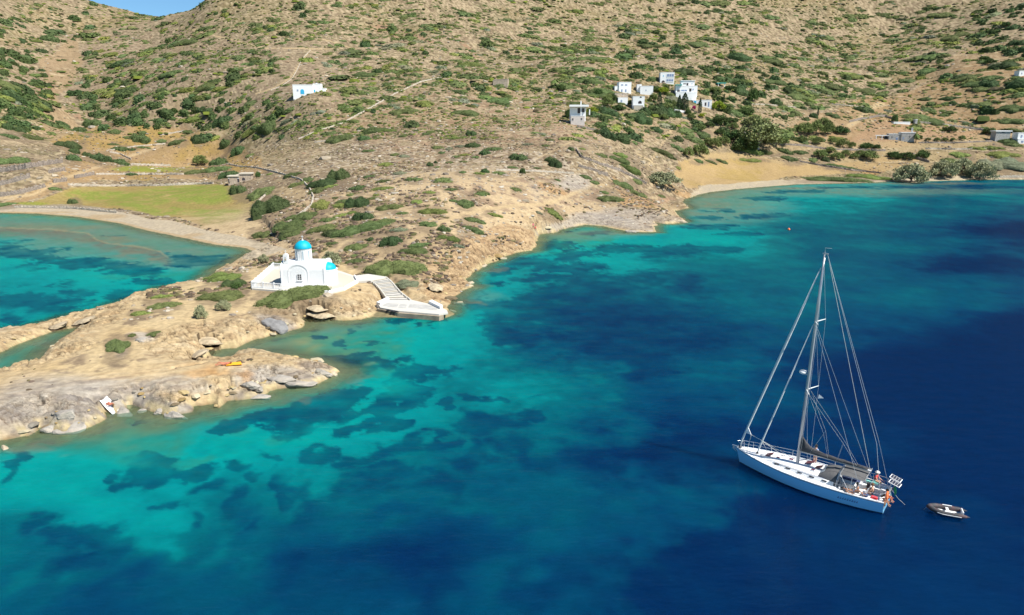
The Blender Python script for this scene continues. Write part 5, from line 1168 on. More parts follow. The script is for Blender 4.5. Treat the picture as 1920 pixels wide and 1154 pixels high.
for rn in runs:
    a, b = W(*rn[0], Z_CH), W(*rn[1], Z_CH); d = b - a; L = d.length
    M = Matrix.Translation(a) @ Matrix.Rotation(math.atan2(d.y, d.x), 4, 'Z')
    MB().box(-0.08, L + 0.08, -0.09, 0.09, -0.02, 0.16, M).put('kerb', WHITE, bal)
    MB().box(-0.06, L + 0.06, -0.075, 0.075, 0.84, 0.94, M).put('top_rail', WHITE, bal)
    nb = int(L / 0.27); mb = MB()
    for k in range(nb + 1): mb.box(L * k / nb - 0.045, L * k / nb + 0.045, -0.045, 0.045, 0.16, 0.84, M)
    o = mb.put('balusters', WHITE, bal); o['kind'] = 'stuff'
    for k in range(int(L / 2.0) + 1):
        x = min(k * 2.0, L); MB().box(x - 0.11, x + 0.11, -0.11, 0.11, 0, 1.04, M).put('post', WHITE, bal)

# the stepped way down to the jetty
steps = thing('stone_steps', 'broad flight of white steps running from chapel terrace down to jetty', 'steps', (0, 0, 0))
def lerp_pts(P, t):
    t *= len(P) - 1; i = min(int(t), len(P) - 2); f = t - i
    return (P[i][0] * (1 - f) + P[i + 1][0] * f, P[i][1] * (1 - f) + P[i + 1][1] * f)
NS = 14
for k in range(NS):
    z = ZS - (ZS - 0.98) * (k / (NS - 1))
    l0, r0, l1, r1 = [lerp_pts(P, t) for P, t in ((SL, k / NS), (SRt, k / NS), (SL, (k + 1) / NS), (SRt, (k + 1) / NS))]
    poly = [tuple(W(*q, z)[:2]) for q in (l0, l1, r1, r0)]
    MB().prism(poly, z - 0.9, z).put('step', WHITE_W, steps)
    poly = [tuple(W(q[0], q[1], z)[:2]) for q in (l1, (l1[0], l1[1] - 0.9), (r1[0], r1[1] - 0.9), r1)]
    MB().prism(poly, z - 0.2, z + 0.02).put('nosing', GREYC if k % 3 else CREAM, steps)
MB().prism(pxpoly([(664, 528), (666, 517), (690, 514), (724, 519), (693, 526.3)], 2.66), 1.9, 2.66).put('landing', WHITE_W, steps)
for P in (SL, SRt):
    mb = MB()
    for k in range(12):
        a = lerp_pts(P, k / 12); b = lerp_pts(P, (k + 1) / 12); z = ZS - (ZS - 0.98) * (k / 12)
        A_, B_ = W(*a, z), W(*b, z); d = B_ - A_; M = Matrix.Translation(A_) @ Matrix.Rotation(math.atan2(d.y, d.x), 4, 'Z')
        mb.box(-0.1, d.length + 0.06, -0.10, 0.10, -0.7, 0.07, M)
    mb.put('side_kerb', WHITE_W, steps)
JZ = 0.92
jet = thing('jetty', 'white concrete jetty with grey panels and stained front at the waterline', 'jetty', (0, 0, 0))
jp = [(708, 569), (728, 561), (770, 562), (800, 569), (808, 567.5), (838, 582), (840, 587), (823, 589.5), (745, 583), (713, 577)]
MB().prism(pxpoly(jp, JZ), 0.70, JZ).put('deck_slab', WHITE_W, jet)
jl = [(706, 577), (714, 578.5), (745, 584.5), (823, 591), (832, 588.5), (800, 572), (728, 564)]
MB().prism(pxpoly(jl, JZ), -1.2, 0.698).put('quay_face', BROWNC, jet)
for pn in ([(717, 572.5), (726, 568.5), (748, 569.5), (744, 577.5), (722, 574.5)], [(750, 570), (764, 571), (760, 579), (746, 577.8)], [(768, 570.5), (806, 572), (820, 577), (820, 582.5), (765, 577)]):
    MB().prism(pxpoly(pn, JZ), JZ - 0.1, JZ + 0.006).put('grey_panel', GREYC, jet)
MB().prism(pxpoly([(804, 569.5), (810, 567), (830, 577), (825, 580)], JZ), JZ - 0.1, JZ + 0.42).put('wave_wall', WHITE, jet)
MB().prism(pxpoly([(706, 570), (727, 560), (730, 562), (713, 572)], JZ), JZ - 0.6, JZ + 0.3).put('wave_wall', WHITE, jet)
for k, (a, b) in enumerate(((729.5, 583), (737, 585), (743.5, 585.5))):
    p = W(a, b - 3.0, JZ); p.z = 0.46; p.y -= 0.24
    mb = MB(); Rm, rm, n1_, n2_ = 0.36, 0.15, 18, 9; vs = []; fs = []
    for i in range(n1_):
        for j in range(n2_):
            A_, B_ = 2 * PI * i / n1_, 2 * PI * j / n2_; rr_ = Rm + rm * math.cos(B_); vs.append((rr_ * math.cos(A_), rm * 1.1 * math.sin(B_), rr_ * math.sin(A_)))
            fs.append((i * n2_ + j, i * n2_ + (j + 1) % n2_, ((i + 1) % n1_) * n2_ + (j + 1) % n2_, ((i + 1) % n1_) * n2_ + j))
    mb.add(vs, fs); o = mb.put('tyre_fender', RUBBER, None, smooth=True); o.location = p; o.rotation_euler = (R(6), R(20 * k), R(-6 + 5 * k))
    tag(o, ['leftmost of the three black tyres hanging on the jetty face', 'middle of the three black tyres hanging on the jetty face', 'rightmost of the three black tyres hanging on the jetty face'][k], 'tyre', 'black tyre fenders on the jetty')

# ================================================================ HOUSES ON THE HILL
STONEW = mat('grey_stone_wall', base=(0.40, 0.39, 0.37, 1), rough=0.95, noise=0.3, nscale=1.6, bump=0.8, bscale=4)
TANW_ = mat('tan_stone_wall', base=(0.42, 0.34, 0.26, 1), rough=0.95, noise=0.3, nscale=1.4, bump=0.8, bscale=4)
PINKW = mat('pinkish_plaster', base=(0.62, 0.55, 0.50, 1), rough=0.9, noise=0.1, nscale=1)
TEAL = mat('teal_awning', base=(0.03, 0.33, 0.30, 1), rough=0.7); BLUEG = mat('blue_grey_shutter', base=(0.20, 0.27, 0.42, 1), rough=0.6)
CYANP = mat('sky_blue_door_paint', base=(0.04, 0.42, 0.68, 1), rough=0.6); VOIDM = mat('dark_interior', base=(0.05, 0.045, 0.05, 1), rough=0.9)
WHITE_H = mat('house_whitewash', base=(0.84, 0.84, 0.83, 1), rough=0.9, spec=0.2, dirt=((0.66, 0.64, 0.58, 1), 0.5, 0.3))
MW = {'w': WHITE_H, 's': STONEW, 't': TANW_, 'p': PINKW, 'c': CREAM}
MO = {'dark': VOIDM, 'glass': DARKG, 'blue': BLUEG, 'cyan': CYANP, 'teal': TEAL, 'white': WHITE}
def house(name, label, cx, base, vols, opens, rz=0.0, cat='house', extras=()):
    """vols: x0, x1, top, bottom (photo pixels), depth m, set back m, material; opens: x0, x1, top, bottom, colour, kind, volume"""
    P = hit(cx, base); s = pxm(P)
    h = thing(name, label, cat, P, R(rz))
    X = lambda x: (x - cx) / s
    Z = lambda y: (base - y) / s * 1.02
    for i, (x0, x1, t, b, dp, sb, m) in enumerate(vols):
        MB().box(X(x0), X(x1), sb, sb + dp, Z(b) - 2.5, Z(t)).put('wall', MW[m], h, bevel=0.04)
        mb = MB(); a, b_, c, d, zt_ = X(x0) - 0.05, X(x1) + 0.05, sb - 0.05, sb + dp + 0.05, Z(t)
        mb.box(a, b_, c, c + 0.25, zt_ - 0.12, zt_ + 0.22); mb.box(a, b_, d - 0.25, d, zt_ - 0.12, zt_ + 0.22); mb.box(a, a + 0.25, c + 0.25, d - 0.25, zt_ - 0.12, zt_ + 0.22); mb.box(b_ - 0.25, b_, c + 0.25, d - 0.25, zt_ - 0.12, zt_ + 0.22)
        mb.put('parapet', WHITE if m != 't' else TANW_, h)
    for (x0, x1, t, b, colr_, kind, v) in opens:
        sb = vols[v][5]; xa, xb, za, zb = X(x0), X(x1), Z(b), Z(t)
        if kind == 'arch':
            w = (xb - xa) / 2; c = (xa + xb) / 2; zs = max(za + 0.1, zb - w)
            pts = [(c + w, za), (c + w, zs)] + [(c + w * math.cos(PI * k / 10), zs + (zb - zs) * math.sin(PI * k / 10)) for k in range(1, 10)] + [(c - w, zs), (c - w, za)]
            o = yprism(pts, sb - 0.06, sb + 0.1).put('arched_opening', MO[colr_], h)
        elif kind == 'door':
            o = MB().box(xa, xb, sb - 0.05, sb + 0.1, za, zb).put('door', MO[colr_], h)
            MB().box(xa - 0.12, xb + 0.12, sb - 0.04, sb + 0.05, zb, zb + 0.14).put('lintel', WHITE, o)
        elif kind == 'loggia':
            o = MB().box(xa, xb, sb - 0.03, sb + 0.2, za, zb).put('loggia', MO[colr_], h)
            mb = MB(); n_ = max(1, int(round((xb - xa) / 1.8)))
            for k in range(n_ + 1): mb.box(xa + (xb - xa) * k / n_ - 0.1, xa + (xb - xa) * k / n_ + 0.1, sb - 0.14, sb - 0.035, za, zb)
            mb.box(xa - 0.1, xb + 0.1, sb - 0.13, sb - 0.04, za, za + (zb - za) * 0.28)
            mb.put('railing', WHITE, o)
        else:
            o = MB().box(xa, xb, sb - 0.035, sb + 0.1, za, zb).put('window', MO[colr_], h)
            mb = MB(); mb.box(xa - 0.07, xb + 0.07, sb - 0.07, sb - 0.004, za - 0.10, za - 0.002); mb.box((xa + xb) / 2 - 0.03, (xa + xb) / 2 + 0.03, sb - 0.06, sb - 0.036, za, zb)
            mb.put('frame', WHITE, o)
    for (kind, x0, x1, t, b, y0, y1, m) in extras:
        MB().box(X(x0), X(x1), y0, y1, Z(b), Z(t)).put(kind, MO.get(m) or MW[m], h)
    return h
house('house', 'lone white hillside house with sky-blue arched door among shrubs', 568, 181, [(550, 587, 161, 181, 6, 0, 'w'), (587, 601, 159, 177, 5, 1.2, 'w'), (601, 609.5, 167, 176, 4, 1.6, 'w')],
      [(564, 571, 168.5, 177, 'cyan', 'arch', 0), (566.2, 569.2, 170, 177, 'glass', 'door', 0), (557.5, 560.5, 169, 172, 'blue', 'win', 0), (588, 590.5, 169, 176, 'cyan', 'door', 1)], 3, extras=(('chimney', 569, 573, 159.5, 162, 2.5, 3.2, 's'), ('chimney', 591, 594, 157, 160, 3, 3.7, 'w')))
house('house', 'small pink-walled house with flat white roof slab on the mid slope', 1084, 235, [(1070, 1096, 219, 236, 6, 0, 'p'), (1068, 1098, 204, 219, 4, 2.5, 'w')],
      [(1072, 1075, 223, 227, 'dark', 'win', 0), (1088.5, 1091.5, 222.5, 226, 'dark', 'win', 0), (1082.5, 1087.5, 204.5, 214, 'dark', 'door', 1), (1089.5, 1095.5, 205, 212, 'dark', 'win', 1)], -4,
      extras=(('roof_slab', 1067, 1103, 199, 202.5, -0.4, 7.0, 'w'), ('chimney', 1087.7, 1089.4, 192, 199, 2, 2.5, 'w'), ('pillar', 1088, 1090, 202.5, 219, 0.5, 0.9, 'w'), ('pillar', 1104, 1106, 207, 217, 2, 2.4, 'w')))
house('house', 'white village house with two blue-grey windows upstairs and low left wing', 1168, 174, [(1160, 1183.5, 156, 175, 6, 0, 'w'), (1152.5, 1160, 163, 173, 5, 0.6, 'w')],
      [(1164, 1168, 159.5, 161.7, 'blue', 'win', 0), (1171.5, 1175.5, 159.5, 161.7, 'blue', 'win', 0), (1164.5, 1167, 168.5, 173, 'blue', 'door', 0), (1172, 1174.5, 168.5, 173, 'blue', 'door', 0), (1155, 1158, 169, 172, 'dark', 'win', 1)], 4)
house('house', 'plain white village house with one tiny window beside rubble-edged roof', 1211, 178, [(1200, 1224, 163, 178, 7, 0, 'w'), (1194.5, 1203, 160, 174, 7, 2.5, 'w')], [(1210, 1211.6, 169, 171.5, 'blue', 'win', 0)], -5)
house('house', 'low white house with blue window above a tan stone terrace wall', 1166, 195, [(1158.5, 1177, 184.5, 196, 5, 0, 'w'), (1154.5, 1180, 176.5, 184, 4, 4, 't')], [(1163.5, 1166.5, 188, 192, 'blue', 'win', 0), (1168.6, 1170, 177, 178.6, 'dark', 'win', 1)], 3)
house('house', 'white house with round-topped dark arch above a cream basement', 1197, 208, [(1188, 1205.5, 198.5, 208, 5, -0.4, 'c'), (1186, 1207.5, 183, 199, 6, 0.1, 'w')], [(1196, 1202.5, 190.5, 195.5, 'dark', 'arch', 1), (1198.5, 1202, 182.8, 185.2, 'dark', 'arch', 1)], -3)
house('house', 'tall topmost white village house with dark two-tier loggias on its right', 1250, 157, [(1237.5, 1263.5, 138, 158, 7, 0, 'w')], [(1249.5, 1262.5, 140.5, 147, 'blue', 'loggia', 0), (1249, 1262, 149.5, 154.8, 'blue', 'loggia', 0), (1240.5, 1246.5, 151.5, 157.5, 'dark', 'arch', 0), (1242.5, 1244, 142.5, 145, 'cyan', 'win', 0)], -4)
house('house', 'largest white village house, three storeys with teal awning', 1286, 187, [(1267, 1305, 175, 188, 8, 0, 'w'), (1267, 1307, 163, 175.5, 6, 1.6, 'w'), (1277, 1302, 154, 164, 5, 3.2, 'w')],
      [(1270, 1274.5, 169.5, 173.5, 'dark', 'win', 1), (1277, 1288, 169.8, 173, 'blue', 'loggia', 1), (1292, 1296, 167.5, 173, 'dark', 'door', 1), (1298, 1300, 168, 171, 'blue', 'win', 1), (1281, 1286, 158.2, 160, 'dark', 'win', 2), (1287, 1290.5, 157.8, 162, 'dark', 'door', 2), (1296.5, 1298, 158, 160.5, 'blue', 'win', 2)], -4,
      extras=(('awning', 1265, 1278, 160.3, 162, 0.4, 3.0, 'teal'), ('roof_edge', 1276, 1303, 153, 154, 2.9, 8.5, 'w')))
house('house', 'low white wall-like house with bright blue door behind cypresses', 1320, 201, [(1313, 1334, 189, 201, 5, 0, 'w'), (1300, 1313, 189.5, 199, 4, 1.5, 'w')], [(1301.5, 1306, 190, 197.5, 'cyan', 'door', 1), (1321, 1324, 193, 199, 'dark', 'door', 0), (1327, 1329.5, 192, 200.5, 'blue', 'door', 0)], -6)
house('house', 'grey stone farmhouse with blue-grey windows and timber pergola above the fields', 1690, 265, [(1668, 1689, 252.5, 265.5, 6, 0.4, 's'), (1689, 1712, 250, 265, 6, 0, 's')],
      [(1680.5, 1683.5, 258.5, 265, 'blue', 'door', 0), (1691.5, 1694, 258, 261.5, 'blue', 'win', 1), (1672.5, 1674.5, 257, 259.5, 'dark', 'win', 0), (1702, 1704, 256, 259, 'dark', 'win', 1)], -14,
      extras=(('roof_edge', 1688, 1713, 249.3, 250.2, -0.1, 6.2, 'w'), ('chimney', 1707, 1710, 241, 249.5, 3, 3.8, 's'), ('pergola_beam', 1646, 1668, 254.8, 255.8, 0.2, 0.5, 'w'), ('pergola_beam', 1646, 1668, 254.4, 255.4, 3.2, 3.5, 'w'), ('pergola_post', 1646, 1647, 255.8, 265, 0.2, 0.5, 'w'), ('pergola_post', 1656, 1657, 255.8, 265, 0.2, 0.5, 'w'), ('pergola_shade', 1649, 1667, 257, 262, 3.0, 3.2, 'dark')))
house('outbuilding', 'square pale grey outbuilding with flat white roof near the right edge', 1878, 266, [(1866, 1891, 247.5, 267, 6, 0, 's')], [(1876, 1880, 248.5, 250.5, 'dark', 'win', 0)], -8, 'outbuilding', extras=(('roof_slab', 1864.5, 1893, 246.2, 248, -0.4, 6.4, 'w'),))
house('house', 'white house with blue windows cut by the right edge of the photo', 1916, 270, [(1908, 1932, 251, 262, 6, 0.8, 'w'), (1908, 1932, 262, 270, 6, 0, 'w')], [(1913, 1916, 254.5, 259.5, 'blue', 'win', 0), (1919, 1921, 254.5, 259.5, 'blue', 'win', 0), (1914, 1918, 264.5, 268, 'blue', 'win', 1)], -6)
house('outbuilding', 'small white block high on the far right slope at the frame edge', 1917, 143, [(1910, 1926, 134, 143.5, 5, 0, 'w')], [(1914, 1916, 137, 139.5, 'blue', 'win', 0)], 0, 'outbuilding')
house('field_hut', 'two-part ruined stone field hut with dark doorways behind the green field', 450, 344, [(429, 449, 331.5, 344, 4, 0, 't'), (449, 470, 327.5, 340, 4, 0.8, 't')], [(429.8, 431.5, 335.5, 343.5, 'dark', 'door', 0), (446, 449.2, 335.5, 342, 'dark', 'door', 0), (453.5, 459, 334, 339, 'dark', 'arch', 1)], 8, 'hut',
      extras=(('roof_slab', 428, 449.5, 330.2, 332, -0.3, 4.3, 'c'), ('roof_slab', 448.7, 472, 326, 328, 0.5, 5.1, 'c')))
house('stone_pen', 'roofless tan stone pen on the brow of the middle slope', 938, 164, [(924, 952, 152, 165, 0.6, 0, 't'), (924, 926, 152, 165, 5, 0.6, 't'), (950, 952, 150, 165, 5, 0.6, 't'), (924, 952, 149, 162, 0.6, 5.6, 't')], [], -6, 'ruin')
house('shelter', 'open garden shelter with a teal roof among village shrubs', 1352, 163, [(1346, 1347.5, 157, 163, 0.3, 0, 'w'), (1358, 1359.5, 157, 163, 0.3, 0, 'w')], [], 0, 'shelter', extras=(('roof', 1344, 1361, 155.8, 157.4, -0.4, 3.2, 'teal'),))
house('water_tank', 'long low white cistern beside the tall leaning tree on the right', 1691, 233, [(1676, 1706, 229.5, 233, 4, 0, 'w'), (1716, 1720, 225, 232, 3, 1, 's')], [], -4, 'cistern')
# walls
def walls(name, label, pts, h, w, m, cat='wall', group='dry-stone walls', white=False):
    P = []
    for a, b in zip(pts[:-1], pts[1:]):
        n_ = max(2, int(math.hypot(b[0] - a[0], (b[1] - a[1])) / 1.6))
        for k in range(n_): P.append(hit(a[0] + (b[0] - a[0]) * k / n_, a[1] + (b[1] - a[1]) * k / n_))
    P.append(hit(*pts[-1]))
    Q = [P[0]]
    for p in P[1:]:
        if 0.25 < (p - Q[-1]).length < 26: Q.append(p)
    R_ = []
    for a, b in zip(Q[:-1], Q[1:]):                       # a vertex row every 0.6 m or so
        n_ = max(1, min(14, int((b - a).length / 0.7)))
        for k in range(n_):
            q = a.lerp(b, k / n_); R_.append(Vector((q.x, q.y, sample(q.x, q.y))))
    R_.append(Q[-1]); mb = MB(); vs = []; fs = []
    for i, p in enumerate(R_):
        d = R_[min(i + 1, len(R_) - 1)] - R_[max(i - 1, 0)]; d.z = 0
        if d.length < 1e-4: d = Vector((1, 0, 0))
        d.normalize(); nn = Vector((-d.y, d.x, 0)); j = 0 if white else 1
        hh = h * (1 + j * random.uniform(-.3, .15))
        sec = [(-.55, -1.6), (-.55, 0.35), (-.42, 0.7), (-.38, 1.0), (.0, 1.04), (.38, 1.0), (.42, 0.65), (.55, 0.3), (.55, -1.6)]
        for (a, z) in sec:
            vs.append(p + nn * (a * w + j * random.uniform(-.07, .07)) + Vector((0, 0, z * hh if z > 0 else z)) + d * j * random.uniform(-.15, .15))
    n_ = 9
    for i in range(len(R_) - 1):
        for k in range(n_ - 1): fs.append((i * n_ + k, i * n_ + k + 1, (i + 1) * n_ + k + 1, (i + 1) * n_ + k))
    fs += [tuple(range(n_)), tuple((len(R_) - 1) * n_ + k for k in range(n_ - 1, -1, -1))]
    mb.add(vs, fs)
    o = mb.put(name, m, None); tag(o, label, cat, group); return o
DRY = mat('dry_stone', base=(0.24, 0.20, 0.165, 1), rough=0.95, noise=0.35, nscale=2.2, bump=1.0, bscale=3.5); DRYP = mat('pale_dry_stone', base=(0.40, 0.35, 0.28, 1), rough=0.95, noise=0.3, nscale=2.0, bump=0.9, bscale=3.5)
for lb, pts, h, m in [
 ('curved grey field wall at the foot of the ochre slope', [(1592, 230), (1615, 225), (1645, 219.5), (1660, 220), (1672, 224)], 2.0, DRY),
 ('straight grey wall right of the white cistern up to the lone tree', [(1722, 231), (1780, 237), (1850, 246)], 1.8, DRYP),
 ('long stone terrace wall behind the row of olive trees', [(1440, 270), (1502, 274), (1552, 281), (1615, 283), (1660, 284)], 1.5, DRY),
 ('stone wall slanting down between the two ochre fields', [(1500, 304), (1532, 310), (1595, 320), (1652, 326)], 1.3, DRY),
 ('short dark wall behind the first beach tamarisk', [(1716, 298), (1742, 305)], 1.8, DRY),
 ('pale sea wall along the beach at the right edge', [(1862, 333.5), (1900, 333), (1945, 333)], 1.5, DRYP),
 ('terrace wall right of the grey stone farmhouse', [(1722, 269), (1790, 269), (1860, 266)], 1.2, DRY),
 ('lower terrace wall above the beach tamarisks', [(1735, 280), (1800, 281), (1860, 280)], 1.2, DRYP),
 ('tall dark terrace wall at the left edge', [(-20, 327), (40, 318), (80, 311), (118, 305)], 2.6, DRY),
 ('second dark terrace wall at the left edge below the tall one', [(0, 348), (30, 341), (57, 333)], 2.2, DRY),
 ('third terrace wall at the left edge nearest the green field', [(0, 369), (40, 363), (85, 351)], 2.0, DRY),
 ('short stone wall end beside the sandy track on the left', [(92, 325), (122, 320)], 2.0, DRY),
 ('short stone wall between the track and upper strip field', [(140, 335), (177, 328)], 1.8, DRY),
 ('small round-ended wall beside the green bush at the field corner', [(100, 343), (125, 340)], 2.0, DRY),
 ('long pale wall along the back of the green field', [(128, 348), (200, 350), (300, 349), (400, 345)], 1.1, DRYP),
 ('wall between the upper strip field and the ochre strip', [(180, 328), (270, 328), (345, 328)], 1.1, DRYP),
 ('highest pale wall above the bright strip field', [(245, 310), (320, 312)], 1.5, DRYP),
 ('bank of stones between left beach and green field', [(28, 390), (90, 391), (140, 392), (220, 400)], 1.0, DRYP),
 ('wall winding past the stone hut and down to the neck', [(425, 308), (450, 313), (480, 315), (510, 322), (540, 330), (565, 338), (580, 353), (588, 370), (584, 386), (570, 398), (555, 408)], 0.75, DRYP),
 ('slanting wall beside the large round bush', [(474, 388), (488, 376), (503, 362)], 0.9, DRYP),
 ('zigzag stone wall descending the middle slope to the beach', [(1080, 282), (1090, 296), (1125, 309), (1160, 320), (1185, 332), (1212, 346)], 1.3, DRY),
 ('short wall below the zigzag wall', [(1085, 313), (1112, 320), (1140, 331)], 1.3, DRY),
 ('wall below the pink-walled house', [(1082, 239), (1100, 242), (1120, 247)], 1.4, DRY),
 ('long pale wall climbing the spur in the middle', [(560, 262), (595, 247), (640, 233), (690, 206), (740, 177), (790, 154), (828, 146)], 0.9, DRYP),
 ('wall on the left of the ochre strip', [(300, 254), (345, 246)], 0.8, DRYP), ('low wall along the back of the upper ochre strip', [(200, 284), (250, 276), (310, 270)], 0.9, DRYP),
 ('pale wall from the grassy corner to the grey olive tree', [(246, 300), (225, 290), (205, 286)], 1.2, DRYP),
 ('terrace wall left of the village shelter', [(1560, 196), (1600, 200), (1625, 203)], 0.9, DRYP), ('terrace wall in the shrubby slope right of the village', [(1400, 196), (1440, 197), (1500, 203)], 0.9, DRYP),
 ('wall topped by scrub at the foot of the spur', [(590, 268), (640, 262), (690, 250)], 0.8, DRYP), ('pale tumbled wall crossing the middle slope', [(930, 320), (1000, 322), (1075, 326)], 0.8, DRYP)]:
    walls('dry_stone_wall', lb, pts, h * 0.72, 0.42, m)
walls('white_wall', 'low white wall sloping down below the village cypresses', [(1234, 203), (1262, 208), (1286, 212)], 1.0, 0.5, WHITE, 'wall', None, True)
walls('white_wall', 'thin pale path wall climbing the hill above the blue-doored house', [(508, 170), (530, 161), (548, 148), (558, 130), (566, 112), (582, 95)], 0.5, 0.3, DRYP, 'wall', None)
for lb, px_, py_, h in (('thin wooden pole beside the grey field wall', 1721, 230, 11), ('thin wooden pole among the olive trees behind the ochre field', 1440, 262, 9), ('dark thin pole left of the pink-walled house', 1051, 229, 9), ('pale gate post beside the lone wall near the right track', 1662, 224, 6)):
    P = hit(px_, py_); s = pxm(P); o = MB().tube([(0, 0, -0.4), (0, 0, h / s)], [0.12, 0.09], 8).box(-0.5, 0.5, -0.05, 0.05, h / s - 0.5, h / s - 0.4).put('utility_pole', BARK, None); o.location = P; tag(o, lb, 'pole')

# ---------------------------------------------------------------- boulders of the headland
def boulder(seed, sx, sy, sz):
    bm = bmesh.new(); bmesh.ops.create_icosphere(bm, subdivisions=3, radius=1.0); r_ = random.Random(seed)
    planes = [(Vector((r_.gauss(0, 1), r_.gauss(0, 1), r_.gauss(0, 0.8))).normalized(), r_.uniform(0.5, 0.82)) for _ in range(13)]
    o1 = Vector((r_.uniform(0, 50), r_.uniform(0, 50), 0))
    for v in bm.verts:
        for n_, d in planes:
            k = v.co.dot(n_) - d
            if k > 0: v.co -= n_ * k * 0.85
        f = float(fbm(np.array([v.co.x * 1.7 + o1.x + v.co.z * 2]), np.array([v.co.y * 1.7 + o1.y - v.co.z]), 3, seed)[0])
        v.co *= 1 + 0.22 * f
        v.co = Vector((v.co.x * sx, v.co.y * sy, v.co.z * sz))
    me = bpy.data.meshes.new('boulder'); bm.to_mesh(me); bm.free(); return me
RG = mat('grey_rock', base=(0.31, 0.28, 0.24, 1), rough=0.9, noise=0.3, nscale=1.4, bump=1.0, bscale=3.0, dirt=((0.36, 0.30, 0.22, 1), 0.7, 0.7)); RT = mat('tan_rock', base=(0.44, 0.36, 0.25, 1), rough=0.9, noise=0.3, nscale=1.4, bump=1.0, bscale=3.0, dirt=((0.28, 0.26, 0.24, 1), 0.8, 0.6))
RD = mat('slate_rock', base=(0.20, 0.195, 0.19, 1), rough=0.85, noise=0.3, nscale=1.4, bump=1.0, bscale=3.0)
BO = [(230,768,46,20,'g',8),(325,774,50,16,'g',4),(268,766,34,14,'g',0),(135,796,60,24,'g',-10),(92,798,30,18,'g',0),(467,716,34,13,'g',6),(488,726,19,11,'g',0),(525,706,62,10,'g',4),(560,714,80,9,'g',3),(485,742,50,7,'g',-3),
      (603,694,40,12,'g',12),(519,603,60,22,'d',16),(268,634,34,12,'g',6),(300,768,26,12,'g',0),(120,770,50,16,'g',-8),(622,697,26,10,'t',12),
      (860,568,22,6,'t',0),(848,580,18,6,'t',0),(1185,433,30,4,'g',4),(1215,432,24,4,'g',0),(1275,412,26,5,'t',0),(12,842,34,12,'t',14),(3,673,10,5,'t',0),(230,651,12,8,'g',0),(905,498,20,5,'t',-20),(880,530,18,6,'t',-30),(940,484,22,5,'t',-14)]
bitems = [dict(px=b[0], py=b[1], b=b) for b in BO]
near_labels(bitems, lambda i: ('long low ' if i['b'][2] > 5 * i['b'][3] else 'big ' if i['b'][2] > 44 else '') + {'g': 'grey rounded rock', 't': 'tan weathered rock', 'd': 'tilted slate-grey rock slab'}[i['b'][4]])
for k, it in enumerate(bitems):
    a, b, w_, h_, m, tilt = it['b']; P = hit(a, b + h_ * 0.25) if b < 835 and not (a > 850 and a < 900 and b > 560) else W(a, b, -0.1); s = pxm(P)
    sx = w_ / s * 0.60; sz = min(h_ / s * 0.85, sx * 0.6); sy = max(sx * 0.45, min(sx, h_ / s * 0.9))
    o = link('boulder', boulder(900 + k, sx, sy, sz), {'g': RG, 't': RT, 'd': RD}[m]); o.location = P + Vector((0, 0, -sz * 0.42))
    o.rotation_euler = (R(-8), R(tilt * 0.6), R(-tilt * 0.8)); tag(o, it['label'], 'rock', 'rocks on the headland shore')

RT2 = mat('cliff_rock', base=(0.38, 0.305, 0.20, 1), rough=0.95, noise=0.35, nscale=1.6, bump=1.0, bscale=3.0)
for k, (P, fl_, w_, h_) in enumerate(cave_at):
    o = link('boulder', boulder(700 + k, w_ * 0.72, 1.6, 0.30), RT2); o.location = (P.x, P.y + 1.25, fl_ + h_ + 0.16); o.rotation_euler = (R(6), R((3, 8, 14, 4, -18, -16, -12)[k]), 0)
    tag(o, ['tan rock roof over the dark cave mouth beside the chapel inlet', 'tan rock lip over the dark hollow at the head of the right inlet', 'rock roof over the black hole in the shore right of the steps', 'long thin rock ledge over the dark slit below the chapel', 'small rock lip over the crack left of the right inlet', 'rock ledge over the dark seam at the end of left channel', 'rock ledge over the dark seam midway along the left channel'][k], 'rock', 'rock overhangs')
# ================================================================ THE YACHT (x forward from the transom, y to port, z up from the waterline)
GEL = mat('sea_reflection_topsides', base=(0.28, 0.64, 0.92, 1), rough=0.22, spec=0.5)  # blue of the sea reflected on the shaded white hull, put into the colour
GELW = mat('white_deck_gelcoat', base=(0.80, 0.80, 0.79, 1), rough=0.5, spec=0.4)
STRIPE = mat('navy_cove_stripe', base=(0.03, 0.07, 0.18, 1), rough=0.3)
ANTIF = mat('dark_antifouling', base=(0.02, 0.035, 0.06, 1), rough=0.6)
ALU = mat('anodised_aluminium', base=(0.50, 0.50, 0.51, 1), rough=0.4, metal=0.55)
STEEL = mat('stainless_rail', base=(0.62, 0.64, 0.66, 1), rough=0.3, metal=0.6)
WIRE = mat('rigging_wire', base=(0.55, 0.57, 0.58, 1), rough=0.4, metal=0.3)
SAILC = mat('charcoal_canvas', base=(0.075, 0.072, 0.075, 1), rough=0.9, noise=0.2, nscale=3, bump=0.4, bscale=4)
GREYCV = mat('grey_canvas', base=(0.11, 0.108, 0.108, 1), rough=0.9, noise=0.12, nscale=2, bump=0.3, bscale=3)
SAILW = mat('furled_sailcloth', base=(0.66, 0.69, 0.68, 1), rough=0.8, bump=0.4, bscale=6)
CLEARV = mat('clear_vinyl', base=(0.45, 0.50, 0.52, 1), rough=0.2)
TEAK = mat('teak', base=(0.34, 0.22, 0.12, 1), rough=0.8, noise=0.25, nscale=4)
HATCH = mat('smoked_hatch', base=(0.13, 0.03, 0.05, 1), rough=0.25); ROPE = mat('rope', base=(0.6, 0.6, 0.55, 1), rough=0.9)
ORANGE = mat('orange_lifebuoy', base=(0.75, 0.17, 0.05, 1), rough=0.6); PANEL = mat('solar_cells', base=(0.025, 0.028, 0.05, 1), rough=0.55)
GREENF = mat('green_cloth', base=(0.03, 0.36, 0.14, 1), rough=0.9); PINK = mat('pink_cloth', base=(0.7, 0.15, 0.28, 1), rough=0.9); REDC = mat('red_cloth', base=(0.62, 0.04, 0.05, 1), rough=0.9)
